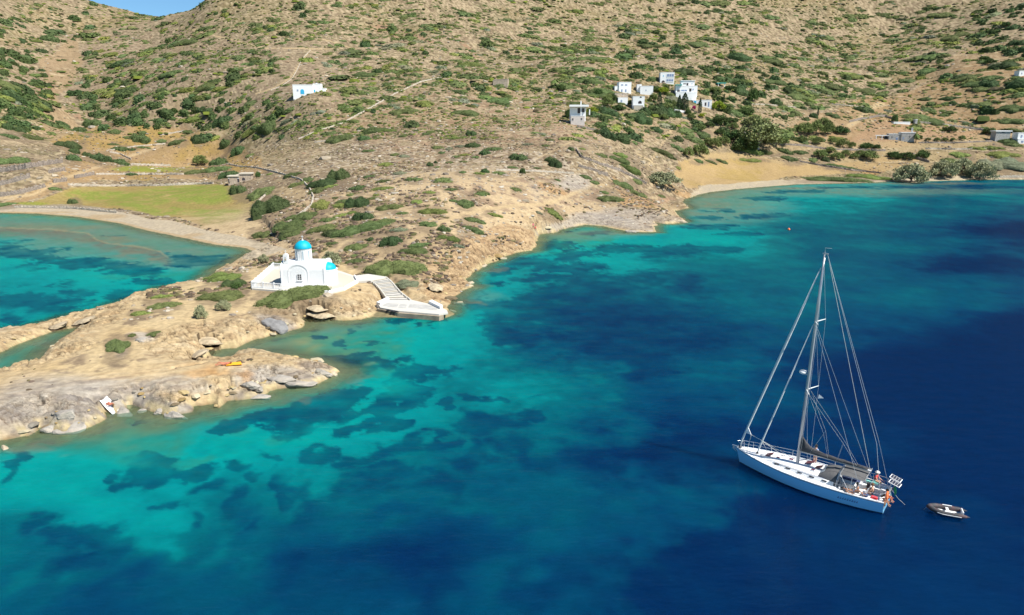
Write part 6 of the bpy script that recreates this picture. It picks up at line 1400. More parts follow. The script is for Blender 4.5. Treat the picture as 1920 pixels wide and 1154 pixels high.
NAVY = mat('navy_cushion', base=(0.05, 0.07, 0.16, 1), rough=0.9); AQUA = mat('aqua_towel', base=(0.25, 0.62, 0.56, 1), rough=0.95); WHITEC = mat('white_cloth', base=(0.8, 0.8, 0.8, 1), rough=0.95)
YT = mat('yellow_orange_towel', base=(0.80, 0.36, 0.02, 1), rough=0.95); BEIGE = mat('beige_cushion', base=(0.55, 0.44, 0.30, 1), rough=0.95); MARK = mat('grey_blue_lettering', base=(0.10, 0.17, 0.33, 1), rough=0.5)

bowW, stW = W(1387, 868, 0), W(1655, 949, 0)
ax_ = (bowW - stW); LWL = ax_.length; yaw = math.atan2(ax_.y, ax_.x)
k_ = LWL / 11.55
yt = thing('sailing_yacht', 'sailing yacht painted sea-reflection blue at anchor with tall mast, furled sails and people in its cockpit', 'sailing yacht', stW, yaw)
yt.scale = (k_, k_, k_)
ST = [(-0.25, 1.52, 1.30, 1.02), (0.3, 1.66, 1.46, 1.03), (1.5, 1.84, 1.68, 1.05), (3, 1.96, 1.82, 1.08), (4.5, 2.0, 1.84, 1.11), (6, 1.94, 1.72, 1.15), (7.5, 1.75, 1.42, 1.20), (9, 1.38, 0.98, 1.26), (10.2, 0.96, 0.55, 1.32), (11.1, 0.56, 0.20, 1.37), (11.6, 0.30, 0.05, 1.41), (11.95, 0.06, 0.02, 1.45)]
def interp_st(x):
    xs = [s_[0] for s_ in ST]
    return [float(np.interp(x, xs, [s_[j] for s_ in ST])) for j in (1, 2, 3)]
def hull_rings(x):
    b, bw, zs = interp_st(x); r_ = []
    xw = min(x, 11.55) if x > 11 else x
    prof_ = [(b, zs, 1.0), (b * 1.0 + 0.01, zs - 0.06, .96), (b * 0.5 + bw * 0.5 + 0.035 * b, zs * 0.5, .5), (bw, 0.10, 0.1), (bw * 0.93, -0.06, 0.0), (bw * 0.62, -0.40, 0), (0.02, -0.62 if 0.6 < x < 10.8 else -0.25, 0)]
    for (y, z, k) in prof_:
        xx = x if x < 11 else x - (1 - k) * (x - 11) * 0.45
        r_.append((xx, y, z))
    return r_
xs_ = [-0.25 + 0.35 * k for k in range(35)] + [11.95]
xs_ = sorted(set(min(x, 11.95) for x in xs_))
def hull_side(j0, j1, name, m, parent, off=0.0):
    mb = MB()
    for sgn in (1, -1):
        rows = [[(p[0], sgn * (p[1] + off), p[2]) for p in hull_rings(x)[j0:j1 + 1]] for x in xs_]
        n_ = j1 - j0 + 1
        vs = [v for r_ in rows for v in r_]; fs = []
        for i in range(len(rows) - 1):
            for k in range(n_ - 1):
                f = (i * n_ + k, (i + 1) * n_ + k, (i + 1) * n_ + k + 1, i * n_ + k + 1)
                fs.append(f if sgn < 0 else tuple(reversed(f)))
        mb.add(vs, fs)
    if name == 'hull':                                    # transom below the open cockpit
        r0 = hull_rings(xs_[0]); pts = [(p[0], p[1], min(p[2], 0.42)) for p in r0] + [(p[0], -p[1], min(p[2], 0.42)) for p in reversed(r0)]
        mb.add(pts, [tuple(range(len(pts)))])
    return mb.put(name, m, parent, smooth=True)
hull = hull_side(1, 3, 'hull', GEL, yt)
hull_side(3, 6, 'underbody', ANTIF, hull)
hull_side(0, 1, 'gunwale', STRIPE, hull)
mb = MB()                                                 # white toe rail round the deck edge
for sgn in (1, -1):
    for a, b in zip(xs_[:-1], xs_[1:]):
        pa, pb = hull_rings(a)[0], hull_rings(b)[0]
        mb.add([(pa[0], sgn * (pa[1] + .01), pa[2] + .06), (pb[0], sgn * (pb[1] + .01), pb[2] + .06), (pb[0], sgn * max(pb[1] - .06, 0), pb[2] + .06), (pa[0], sgn * max(pa[1] - .06, 0), pa[2] + .06),
                (pa[0], sgn * (pa[1] + .01), pa[2] - .02), (pb[0], sgn * (pb[1] + .01), pb[2] - .02), (pb[0], sgn * max(pb[1] - .06, 0), pb[2] - .02), (pa[0], sgn * max(pa[1] - .06, 0), pa[2] - .02)], [(0, 1, 2, 3), (0, 4, 5, 1), (2, 6, 7, 3)])
mb.put('toe_rail', GELW, hull)
mb = MB()                                                 # faint letters low on the quarter
for k in range(9):
    x = 2.9 - k * 0.17
    b, bw, zs = interp_st(x); y = b * 0.62 + bw * 0.38 + 0.06
    mb.box(x - 0.05, x + 0.05, y + 0.0, y + 0.02, 0.55, 0.60); mb.box(x - 0.05, x - 0.02, y, y + 0.02, 0.60, 0.72)
mb.put('hull_lettering', MARK, hull)
# deck: one height-mapped skin with cockpit well, benches and stern steps
def deck_z(x, y):
    b, bw, zs = interp_st(x); ya = abs(y); z = zs + 0.05 * (1 - (y / max(b, .05)) ** 2)
    if x < 3.55 and ya < 1.28:
        z = 0.48
        if x > 0.5 and ya > 0.78: z = 0.90
        if x < 0.28: z = 0.36
    return z
gx = [-0.25, 0.27, 0.29, 0.49, 0.51, 1.2, 2.0, 2.8, 3.54, 3.56] + [4 + 0.5 * k for k in range(15)] + [11.3, 11.6, 11.93]
gf = [-1, -.9, -.78]; vs = []; fs = []
ncol = 12
for x in gx:
    b = interp_st(x)[0] - 0.03
    ys = [-b, -(b + 1.29) / 2 if b > 1.3 else -b * .9, -min(1.29, b * .8), -min(1.27, b * .78), -min(.79, b * .5), -min(.77, b * .48)]
    ys = ys + [-v for v in reversed(ys)]
    for y in ys: vs.append((x, y, deck_z(x, y * 0.9999)))
for i in range(len(gx) - 1):
    for k in range(ncol - 1): fs.append((i * ncol + k, (i + 1) * ncol + k, (i + 1) * ncol + k + 1, i * ncol + k + 1))
MB().add(vs, [tuple(reversed(f)) for f in fs]).put('deck', GELW, yt)
# coachroof
def loftx(secs, name, m, parent, smooth=True, close=True):
    mb = MB(); n_ = len(secs[0]); vs = [v for s_ in secs for v in s_]; fs = []
    for i in range(len(secs) - 1):
        for k in range(n_ - 1): fs.append((i * n_ + k, i * n_ + k + 1, (i + 1) * n_ + k + 1, (i + 1) * n_ + k))
    if close: fs += [tuple(range(n_ - 1, -1, -1)), tuple((len(secs) - 1) * n_ + k for k in range(n_))]
    return mb.add(vs, fs).put(name, m, parent, smooth=smooth)
secs = []
for x, w, h in [(3.5, 1.25, 0.44), (4.5, 1.27, 0.43), (5.5, 1.22, 0.40), (6.5, 1.12, 0.36), (7.5, .98, 0.31), (8.5, .78, 0.24), (9.3, .55, 0.15), (9.8, .32, 0.05)]:
    z0 = interp_st(x)[2] - 0.02
    secs.append([(x, -w - .08, z0), (x, -w, z0 + h * .75), (x, -w * .8, z0 + h), (x, 0, z0 + h + .07), (x, w * .8, z0 + h), (x, w, z0 + h * .75), (x, w + .08, z0)])
cab = loftx(secs, 'coachroof', GELW, yt)
for sgn in (1, -1):
    for k in range(5):
        x = 4.2 + k * 0.98; w = float(np.interp(x, [3.5, 5.5, 7.5, 8.5], [1.27, 1.23, .99, .8])); z0 = interp_st(x)[2]; h = float(np.interp(x, [3.5, 5.5, 7.5, 8.5], [.44, .40, .31, .24]))
        MB().box(x - .20, x + .20, sgn * (w + .02) - .03, sgn * (w + .02) + .04, z0 + h * .3, z0 + h * .3 + .13).put('cabin_window', DARKG, cab, bevel=.02)
    MB().tube([(4.2 + .6 * k, sgn * (float(np.interp(4.2 + .6 * k, [3.5, 5.5, 7.5, 8.5], [1.27, 1.23, .99, .8])) - .02), interp_st(4.2 + .6 * k)[2] + float(np.interp(4.2 + .6 * k, [3.5, 5.5, 7.5, 8.5], [.44, .40, .31, .24])) * .9) for k in range(8)], .016, 5).put('grab_rail', STRIPE, cab)
for k, (x, y, sx, sy, tip) in enumerate([(9.0, .05, .30, .30, 1), (8.3, .05, .15, .14, 0), (5.75, -.35, .36, .26, 1), (4.95, .0, .28, .25, 1), (5.3, .55, .16, .14, 0), (7.3, -.3, .2, .18, 0)]):
    z0 = interp_st(x)[2] + float(np.interp(x, [4.5, 6.5, 8.5, 9.8], [.48, .42, .28, .06]))
    hb = MB().box(x - sx, x + sx, y - sy, y + sy, z0 - .06, z0 + .05).put('deck_hatch', GELW, yt, bevel=.02)
    if tip: MB().box(-sx, sx, -sy, sy, 0, .04, Matrix.Translation((x + sx, y, z0 + .055)) @ Matrix.Rotation(R(24), 4, 'Y') @ Matrix.Translation((-sx, 0, 0))).put('hatch_lid', HATCH, hb)
    else: MB().box(x - sx * .8, x + sx * .8, y - sy * .8, y + sy * .8, z0 + .051, z0 + .062).put('hatch_lid', HATCH, hb)
# mast, boom, sails
MX, MZ = 6.72, 1.5
def mast_x(z): return MX - (z - 1.5) * 0.012
mtop = 19.45
mast = MB().tube([(MX, 0, 1.3), (mast_x(8), 0, 8), (mast_x(15), 0, 15), (mast_x(mtop), 0, mtop)], [.125, .125, .11, .075], 10).put('mast', ALU, yt, smooth=True)
MB().box(mast_x(mtop) - .25, mast_x(mtop) + .14, -.05, .05, mtop, mtop + .1).put('masthead', ALU, mast)
MB().tube([(mast_x(mtop), 0, mtop + .05), (mast_x(mtop) + .02, 0, mtop + .5), (mast_x(mtop) - .45, .0, mtop + .52)], .018, 5).put('wind_vane', WIRE, mast)
MB().tube([(mast_x(5), 0.16, 1.6), (mast_x(6), .16, 6.3)], .035, 6).put('spinnaker_pole_track', ALU, mast)
for zsp, L in ((8.2, 1.28), (14.0, 1.05)):
    for sgn in (1, -1):
        MB().tube([(mast_x(zsp), sgn * .1, zsp), (mast_x(zsp) - .42 * L, sgn * L, zsp + .07)], [.05, .03], 6).put('spreader', SAILW, mast)
rd_ = MB().lathe([(.02, 0), (.26, .03), (.30, .12), (.27, .22), (.02, .27)], 16, (mast_x(9.6) + .48, 0, 9.5)).put('radar_dome', GELW, mast, smooth=True)
MB().box(mast_x(9.6) + .08, mast_x(9.6) + .5, -.05, .05, 9.44, 9.5).put('bracket', ALU, rd_)
BZ = 2.75; BE = 1.15
boom = MB().tube([(MX - .15, 0, BZ), (BE, 0, BZ - 0.10)], .10, 8).put('boom', ALU, yt, smooth=True)
secs = []
for k in range(15):
    t = k / 14; x = MX - .18 - t * (MX - .18 - BE - .25); hgt = .95 * math.exp(-t * 9) + .34 * (1 - .45 * t); w = .17 * (1 - .35 * t); zb = BZ - .10 * t + .05
    sag = .03 * math.sin(t * 31)
    secs.append([(x, -w, zb), (x, -w * 1.1, zb + hgt * .4), (x, -w * .4, zb + hgt * .85 + sag), (x, 0, zb + hgt + sag), (x, w * .4, zb + hgt * .85 + sag), (x, w * 1.1, zb + hgt * .4), (x, w, zb)])
loftx(secs, 'sail_cover', SAILC, yt)
def wire(name, pts, r=.014, parent=yt, m=WIRE, n=5): return MB().tube(pts, r, n).put(name, m, parent)
fz = 18.35
MB().tube([(11.62, 0, 1.6), (11.55, 0, 2.2), (mast_x(fz) + .16 + (11.6 - mast_x(fz)) * .35, 0, 1.6 + (fz - 1.6) * .65), (mast_x(fz) + .16, 0, fz)], [.06, .085, .10, .04], 8).put('furled_genoa', SAILW, yt, smooth=True)
cl_ = Vector((11.6, 0, 1.6)).lerp(Vector((mast_x(fz) + .16, 0, fz)), .085)
MB().add([cl_ + Vector((0.02, .05, .75)), cl_ + Vector((-.42, .08, -.05)), cl_ + Vector((0.06, .05, 0)), cl_ + Vector((0.02, -.05, .75)), cl_ + Vector((-.42, .02, -.05)), cl_ + Vector((.06, -.05, 0))], [(0, 1, 2), (3, 5, 4), (0, 3, 4, 1), (1, 4, 5, 2), (2, 5, 3, 0)]).put('genoa_clew', WHITEC, yt)
cw = cl_ + Vector((-.42, .05, -.05))
wire('genoa_sheet', [cw, (MX + .2, .2, 1.95)], .022, m=ROPE); wire('genoa_sheet', [cw, (10.9, .4, 1.4)], .022, m=ROPE)
MB().tube([(10.1, 0, 1.42), (10.0, 0, 1.9), (mast_x(13.8) + .14, 0, 13.8)], [.05, .075, .035], 8).put('furled_staysail', SAILW, yt, smooth=True)
MB().lathe([(.09, 0), (.11, .08), (.09, .18)], 10, (10.1, 0, 1.35)).put('furling_drum', VOIDM, yt); MB().lathe([(.10, 0), (.13, .08), (.10, .2)], 10, (11.64, 0, 1.42)).put('furling_drum', VOIDM, yt)
wire('staysail_sheet', [(9.75, .03, 2.6), (8.9, .3, 1.5)], .016, m=ROPE); wire('staysail_sheet', [(9.75, -.03, 2.6), (8.0, -.5, 1.6)], .016, m=ROPE)
hd_ = Vector((mast_x(mtop) - .2, 0, mtop + .04))
for sgn in (1, -1): wire('backstay', [hd_, (1.9 - .9, sgn * .35, 5.2), (0.0, sgn * 1.45, 1.1)], .013)
wire('topping_lift', [hd_, (BE + .1, 0, BZ)], .014, m=ROPE)
for sgn in (1, -1):
    c0 = (MX - .55, sgn * 1.82, 1.15); l1 = (mast_x(8.2) - .42 * 1.28, sgn * 1.28, 8.27); l2 = (mast_x(14) - .42 * 1.05, sgn * 1.05, 14.07)
    wire('cap_shroud', [c0, l1, l2, (mast_x(18.9), sgn * .05, 18.9)], .009)
    wire('lower_shroud', [(MX - .35, sgn * 1.74, 1.15), (mast_x(8.1), sgn * .08, 8.1)], .009); wire('intermediate_shroud', [l1, (mast_x(13.9), sgn * .08, 13.9)], .008)
    wire('running_backstay', [(mast_x(13.8), sgn * .08, 13.8), (1.3, sgn * 1.7, 1.2)], .010)
    a_ = Vector((mast_x(8.0) - .25, sgn * .35, 8.0)); q_ = Vector((4.9, sgn * .30, 4.9))
    for xx in (5.4, 4.6): wire('lazy_line', [a_ if xx > 5 else Vector((4.9, sgn * .3, 4.9)), q_ if xx > 5 else (xx - .2, sgn * .18, BZ + .1)], .006, m=ROPE)
    wire('lazy_line', [q_, (5.8, sgn * .18, BZ + .1)], .006, m=ROPE)
    q2_ = Vector((3.4, sgn * .25, 4.5)); wire('lazy_line', [a_, q2_], .006, m=ROPE); wire('lazy_line', [q2_, (3.7, sgn * .18, BZ + .1)], .006, m=ROPE); wire('lazy_line', [q2_, (2.2, sgn * .18, BZ + .1)], .006, m=ROPE)
wire('vang', [(MX - .05, 0, 1.75), (MX - 1.6, 0, BZ - .12)], .03, m=ALU)
pen = MB().add([(mast_x(7.8) - .75, -.9, 7.7), (mast_x(7.8) - 1.1, -1.15, 7.35), (mast_x(7.8) - .7, -.95, 7.3), (mast_x(7.8) - .75, -.89, 7.7), (mast_x(7.8) - 1.1, -1.14, 7.35), (mast_x(7.8) - .7, -.94, 7.3)], [(0, 1, 2), (5, 4, 3)]).put('courtesy_pennant', WHITEC, yt)
# sprayhood, bimini
def arch_sec(x, w, z0, h, n=9, e=.55): return [(x, w * math.cos(PI * k / (n - 1)), z0 + h * math.sin(PI * k / (n - 1)) ** e) for k in range(n)]
sh = loftx([arch_sec(4.75, 1.15, 1.45, .12), arch_sec(4.35, 1.22, 1.32, .62), arch_sec(3.75, 1.28, 1.15, .98), arch_sec(3.30, 1.30, 1.12, 1.02)], 'sprayhood', GREYCV, yt, close=False)
loftx([arch_sec(4.73, .8, 1.48, .14), arch_sec(4.40, .88, 1.36, .60)], 'sprayhood_window', CLEARV, sh, close=False)
MB().tube([(3.3, 1.31, 1.12), (3.28, 1.28, 1.7), (3.28, .8, 2.13), (3.28, 0, 2.17), (3.28, -.8, 2.13), (3.28, -1.28, 1.7), (3.3, -1.31, 1.12)], .03, 6).put('sprayhood_bow', STEEL, sh)
bi = loftx([[(x, y, 2.42 - .10 * (y / 1.25) ** 2 - dz) for y in (-1.3, -.8, -.3, .3, .8, 1.3)] for x, dz in ((3.15, .05), (2.6, 0), (1.9, 0), (1.25, .06))] , 'bimini', GREYCV, yt, close=False)
for x in (3.1, 2.2, 1.3):
    MB().tube([(2.2, 1.62, 1.1), (x, 1.32, 2.30), (x, 0, 2.40), (x, -1.32, 2.30), (2.2, -1.62, 1.1)], .018, 5).put('bimini_bow', STEEL, bi)
# cockpit: table, wheels, cushions, winches
MB().box(2.1, 3.2, -.10, .10, .48, 1.12).box(2.05, 3.25, -.30, .30, 1.12, 1.17).put('cockpit_table', GELW, yt)
for sgn in (1, -1):
    wl = MB(); A_ = [Vector((1.15, sgn * .72, 1.05)) + Vector((-.08 * math.sin(t_) , .42 * math.cos(t_), .42 * math.sin(t_))) for t_ in [2 * PI * k / 20 for k in range(21)]]
    wl.tube(A_, .02, 5, False)
    for k in range(6): t_ = PI * k / 3; wl.tube([(1.15, sgn * .72, 1.05), Vector((1.15, sgn * .72, 1.05)) + Vector((0, .41 * math.cos(t_), .41 * math.sin(t_)))], .012, 4)
    wo = wl.put('steering_wheel', STEEL, yt); MB().box(1.2, 1.42, sgn * .72 - .14, sgn * .72 + .14, .48, 1.25).put('binnacle', GELW if sgn > 0 else VOIDM, wo, bevel=.03)
    MB().box(2.0, 3.4, sgn * 1.03 - .22, sgn * 1.03 + .22, .90, .97).put('bench_cushion', BEIGE if sgn > 0 else NAVY, yt, bevel=.02)
    for x in (3.0, 1.9): MB().lathe([(.09, 0), (.09, .05), (.06, .08), (.06, .15), (.08, .18), (0, .18)], 12, (x, sgn * 1.45, 1.12)).put('winch', STEEL, yt)
    MB().box(-0.1, .45, sgn * .95 - .28, sgn * .95 + .28, .5, .98).put('stern_locker', GELW, yt, bevel=.04)
MB().box(0.75, 1.6, -1.5, -1.15, 1.08, 1.20).put('folded_towel', AQUA, yt); MB().box(.25, .75, 1.0, 1.4, 1.0, 1.18).put('red_bag', REDC, yt, bevel=.05)
MB().box(.9, 1.45, 1.05, 1.5, 1.1, 1.2).put('navy_cushion', NAVY, yt, bevel=.04)
MB().add([(1.55, .15, 1.0), (2.1, .5, 1.05), (1.7, .75, 1.0), (1.2, .5, .95), (1.55, .15, .95), (2.1, .5, 1.0), (1.7, .75, .95), (1.2, .5, .90)], [(0, 1, 2, 3), (7, 6, 5, 4), (0, 4, 5, 1), (1, 5, 6, 2), (2, 6, 7, 3), (3, 7, 4, 0)]).put('white_towel', WHITEC, yt)
MB().box(-.2, .28, -1.2, 1.2, .362, .38).put('stern_platform_boards', TEAK, yt)
# rails
def rail(pts, r=.016): return pts
pul = MB().tube([(10.7, .72, 1.34), (10.75, .74, 1.95), (11.5, .40, 2.02), (11.95, 0, 2.04), (11.5, -.40, 2.02), (10.75, -.74, 1.95), (10.7, -.72, 1.34)], .018, 6)
for s_ in (1, -1): pul.tube([(11.4, s_ * .38, 1.4), (11.5, s_ * .40, 2.02)], .016, 5); pul.tube([(10.75, s_ * .74, 1.65), (11.6, s_ * .33, 1.72)], .012, 5)
pul.put('bow_pulpit', STEEL, yt)
MB().box(11.7, 12.35, -.07, .07, 1.44, 1.52).put('bow_roller', STEEL, yt)
anc = MB().tube([(12.3, 0, 1.46), (12.05, 0, 1.30), (11.8, .08, 1.1)], .03, 6).add([(12.30, -.14, 1.30), (12.30, .14, 1.30), (11.9, 0, .95), (12.1, 0, 1.2), (12.28, 0, 1.36)], [(0, 1, 2), (0, 3, 4), (1, 4, 3), (0, 2, 3), (1, 3, 2)]).put('anchor', STEEL, yt)
for s_ in (1, -1):
    xs2 = [9.3, 7.6, 5.9, 4.2, 2.5]
    for x in xs2:
        b = interp_st(x)[0] - .06; z = interp_st(x)[2]; MB().tube([(x, s_ * b, z), (x, s_ * (b + .01), z + .62)], .014, 5).put('stanchion', STEEL, yt)
    for hgt in (.60, .32):
        P_ = [(10.75, s_ * .74, 1.36 + hgt)] + [(x, s_ * (interp_st(x)[0] - .05), interp_st(x)[2] + hgt) for x in xs2] + [(1.2, s_ * 1.75, 1.05 + hgt)]
        wire('lifeline', P_, .009)
    pp = MB().tube([(1.2, s_ * 1.76, 1.05), (1.2, s_ * 1.76, 1.68), (.1, s_ * 1.58, 1.70), (-.2, s_ * 1.2, 1.70), (-.2, s_ * .75, 1.68), (-.15, s_ * .75, .95)], .018, 6).tube([(.1, s_ * 1.58, 1.04), (.1, s_ * 1.58, 1.70)], .016, 5).tube([(1.2, s_ * 1.76, 1.38), (.1, s_ * 1.58, 1.40), (-.2, s_ * 1.2, 1.40)], .012, 5)
    pp.put('stern_pushpit', STEEL, yt)
for k, (yy, xx) in enumerate(((-.45, -.55), (-1.35, -.45))):
    M = Matrix.Translation((xx, yy, 2.0)) @ Matrix.Rotation(R(-14), 4, 'Y') @ Matrix.Rotation(R(-5), 4, 'Z')
    fr_ = MB().box(-.42, .42, -.36, .36, -.03, .0, M).put('solar_panel', GELW, yt)
    cells = MB()
    for i in range(4):
        for j in range(2): cells.box(-.37 + i * .19, -.37 + i * .19 + .17, -.31 + j * .32, -.31 + j * .32 + .30, .004, .012, M)
    o = cells.put('cells', PANEL, fr_)
    MB().tube([(xx, yy, 1.98), (xx + .3, yy, 1.68)], .025, 6).put('panel_bracket', STEEL, fr_)
mb = MB(); vs = []; fs = []
for i in range(20):
    for j in range(8):
        A_, B_ = 2 * PI * i / 20, 2 * PI * j / 8; rr_ = .27 + .075 * math.cos(B_); vs.append((.075 * math.sin(B_) - .30, rr_ * math.cos(A_) + .85, rr_ * math.sin(A_) + 1.42)); fs.append((i * 8 + j, i * 8 + (j + 1) % 8, ((i + 1) % 20) * 8 + (j + 1) % 8, ((i + 1) % 20) * 8 + j))
mb.add(vs, fs).put('lifebuoy', ORANGE, yt, smooth=True)
MB().tube([(-.25, -.25, 1.0), (-.62, -.25, 2.0)], .02, 5).put('flagstaff', TEAK, yt)
fl = MB(); vs = []; 
for i in range(7):
    for j in range(4): vs.append((-.62 + .1 * j * .3 - .03 * i, -.25 + .06 * math.sin(i * 1.3 + j) + .02 * i, 1.95 - j * .14 - i * .085))
fl.add(vs, [(i * 4 + j, i * 4 + j + 1, (i + 1) * 4 + j + 1, (i + 1) * 4 + j) for i in range(6) for j in range(3)]).put('green_flag', GREENF, yt)
MB().add([(-.28, .35, 1.45), (-.30, .62, 1.5), (-.36, .6, 1.15), (-.34, .33, 1.1)], [(0, 1, 2, 3)]).put('pink_towel', PINK, yt); MB().add([(-.3, -.9, .9), (-.34, -.7, .9), (-.5, -.75, .15), (-.5, -.9, .15)], [(0, 1, 2, 3)]).put('aqua_towel', AQUA, yt)
MB().box(.15, .50, -.05, .05, -1.4, -.1).put('rudder', ANTIF, yt)
yM = Matrix.Translation(stW) @ Matrix.Rotation(yaw, 4, 'Z') @ Matrix.Diagonal((k_, k_, k_, 1))

# ---------------------------------------------------------------- the grey inflatable astern
d0, d1p = W(1738, 953, .2), W(1806, 965, .2); dv = d0 - d1p; dyaw = math.atan2(dv.y, dv.x)
din = thing('inflatable_dinghy', 'small dark grey inflatable dinghy with white transom drifting behind the yacht', 'dinghy', (d1p.x, d1p.y, 0), dyaw); din.scale = (.95, .85, .85)
DL = dv.length; HYP = mat('grey_hypalon', base=(0.055, 0.055, 0.06, 1), rough=0.7, noise=0.25, nscale=2.5, bump=0.2, bscale=5, dirt=((0.22, 0.05, 0.045, 1), 1.3, 0.55))
tube_pts = [(-.15, .58, .34)] + [(DL * t_, .60 * (1 - max(0, (t_ - .6) / .42) ** 2.2), .34 + .12 * max(0, t_ - .6) * 2) for t_ in (.1, .3, .5, .65, .78, .88, .95)] + [(DL * 1.0, 0, .46)]
tp = tube_pts + [(p[0], -p[1], p[2]) for p in reversed(tube_pts[:-1])]
rr_ = [.10] + [.21] * (len(tp) - 2) + [.10]
tb = MB().tube(tp, rr_, 12).put('inflated_tube', HYP, din, smooth=True)
MB().tube([(p[0] + (.17 if k == len(tube_pts) - 1 else 0), p[1] + (.20 if p[1] > .05 else -.20 if p[1] < -.05 else 0), p[2] - .03) for k, p in enumerate(tp)][1:-1], .035, 5).put('rubbing_strake', WHITEC, tb)
for s_ in (1, -1):
    MB().box(DL * .30, DL * .58, s_ * .62 - .05, s_ * .62 + .05, .545, .560).put('grab_strip', WHITEC, tb)
    MB().lathe([(.10, 0), (.02, .22), (0, .24)], 10, (0, 0, 0)).put('tube_cone', HYP, tb).matrix_local = Matrix.Translation((-.13, s_ * .58, .34)) @ Matrix.Rotation(R(-90), 4, 'Y')
MB().box(.1, DL * .74, -.42, .42, .12, .17).put('floor', GELW, din); MB().box(.05, .12, -.42, .42, .10, .62).put('transom', WHITEC, din, bevel=.01)
MB().box(DL * .42, DL * .50, -.44, .44, .40, .44).put('thwart', GELW, din)
# tow line from the yacht's stern
tA = yM @ Vector((-.25, -1.2, 1.05)); tB = Vector((d0.x, d0.y, .35))
mid = tA.lerp(tB, .45); mid.z = -.05; m2_ = tA.lerp(tB, .9); m2_.z = -.1
o = MB().tube([tA, tA.lerp(mid, .5) + Vector((0, 0, -.12)), mid, m2_, tB], .010, 5).put('tow_rope', ROPE, None); tag(o, 'thin tow rope running from the yacht stern towards the grey dinghy', 'rope')
bo = W(1479, 431, .1); o = MB().lathe([(0, -.35), (.3, -.2), (.38, .05), (.28, .3), (.08, .42), (.08, .5), (0, .5)], 14, (0, 0, 0)).put('mooring_buoy', ORANGE, None, smooth=True); o.location = bo; tag(o, 'tiny orange mooring buoy floating alone in the bay', 'buoy')

# ================================================================ PEOPLE
SKIN = [mat('tanned_skin', base=(0.40, 0.20, 0.12, 1), rough=0.6), mat('fair_skin', base=(0.55, 0.32, 0.22, 1), rough=0.6), mat('red_tanned_skin', base=(0.48, 0.17, 0.10, 1), rough=0.6)]
HAIR = mat('dark_hair', base=(0.025, 0.018, 0.014, 1), rough=0.7); EYE = mat('eye', base=(0.02, 0.02, 0.02, 1), rough=0.2)
def grow(verts, edges, radii, name, sub=1, root=0):
    me = bpy.data.meshes.new(name); me.from_pydata([tuple(v) for v in verts], edges, [])
    o = bpy.data.objects.new(name, me); COL.objects.link(o)
    sm = o.modifiers.new('skin', 'SKIN'); sm.use_smooth_shade = True
    for k, v in enumerate(me.skin_vertices[0].data): v.radius = radii[k] if isinstance(radii[k], tuple) else (radii[k], radii[k]); v.use_root = (k == root)
    ss = o.modifiers.new('sub', 'SUBSURF'); ss.levels = sub; ss.render_levels = sub
    dg = bpy.context.evaluated_depsgraph_get(); ev = o.evaluated_get(dg)
    out_ = bpy.data.meshes.new_from_object(ev); out_.name = name
    bpy.data.objects.remove(o); out_.polygons.foreach_set('use_smooth', [True] * len(out_.polygons)); return out_
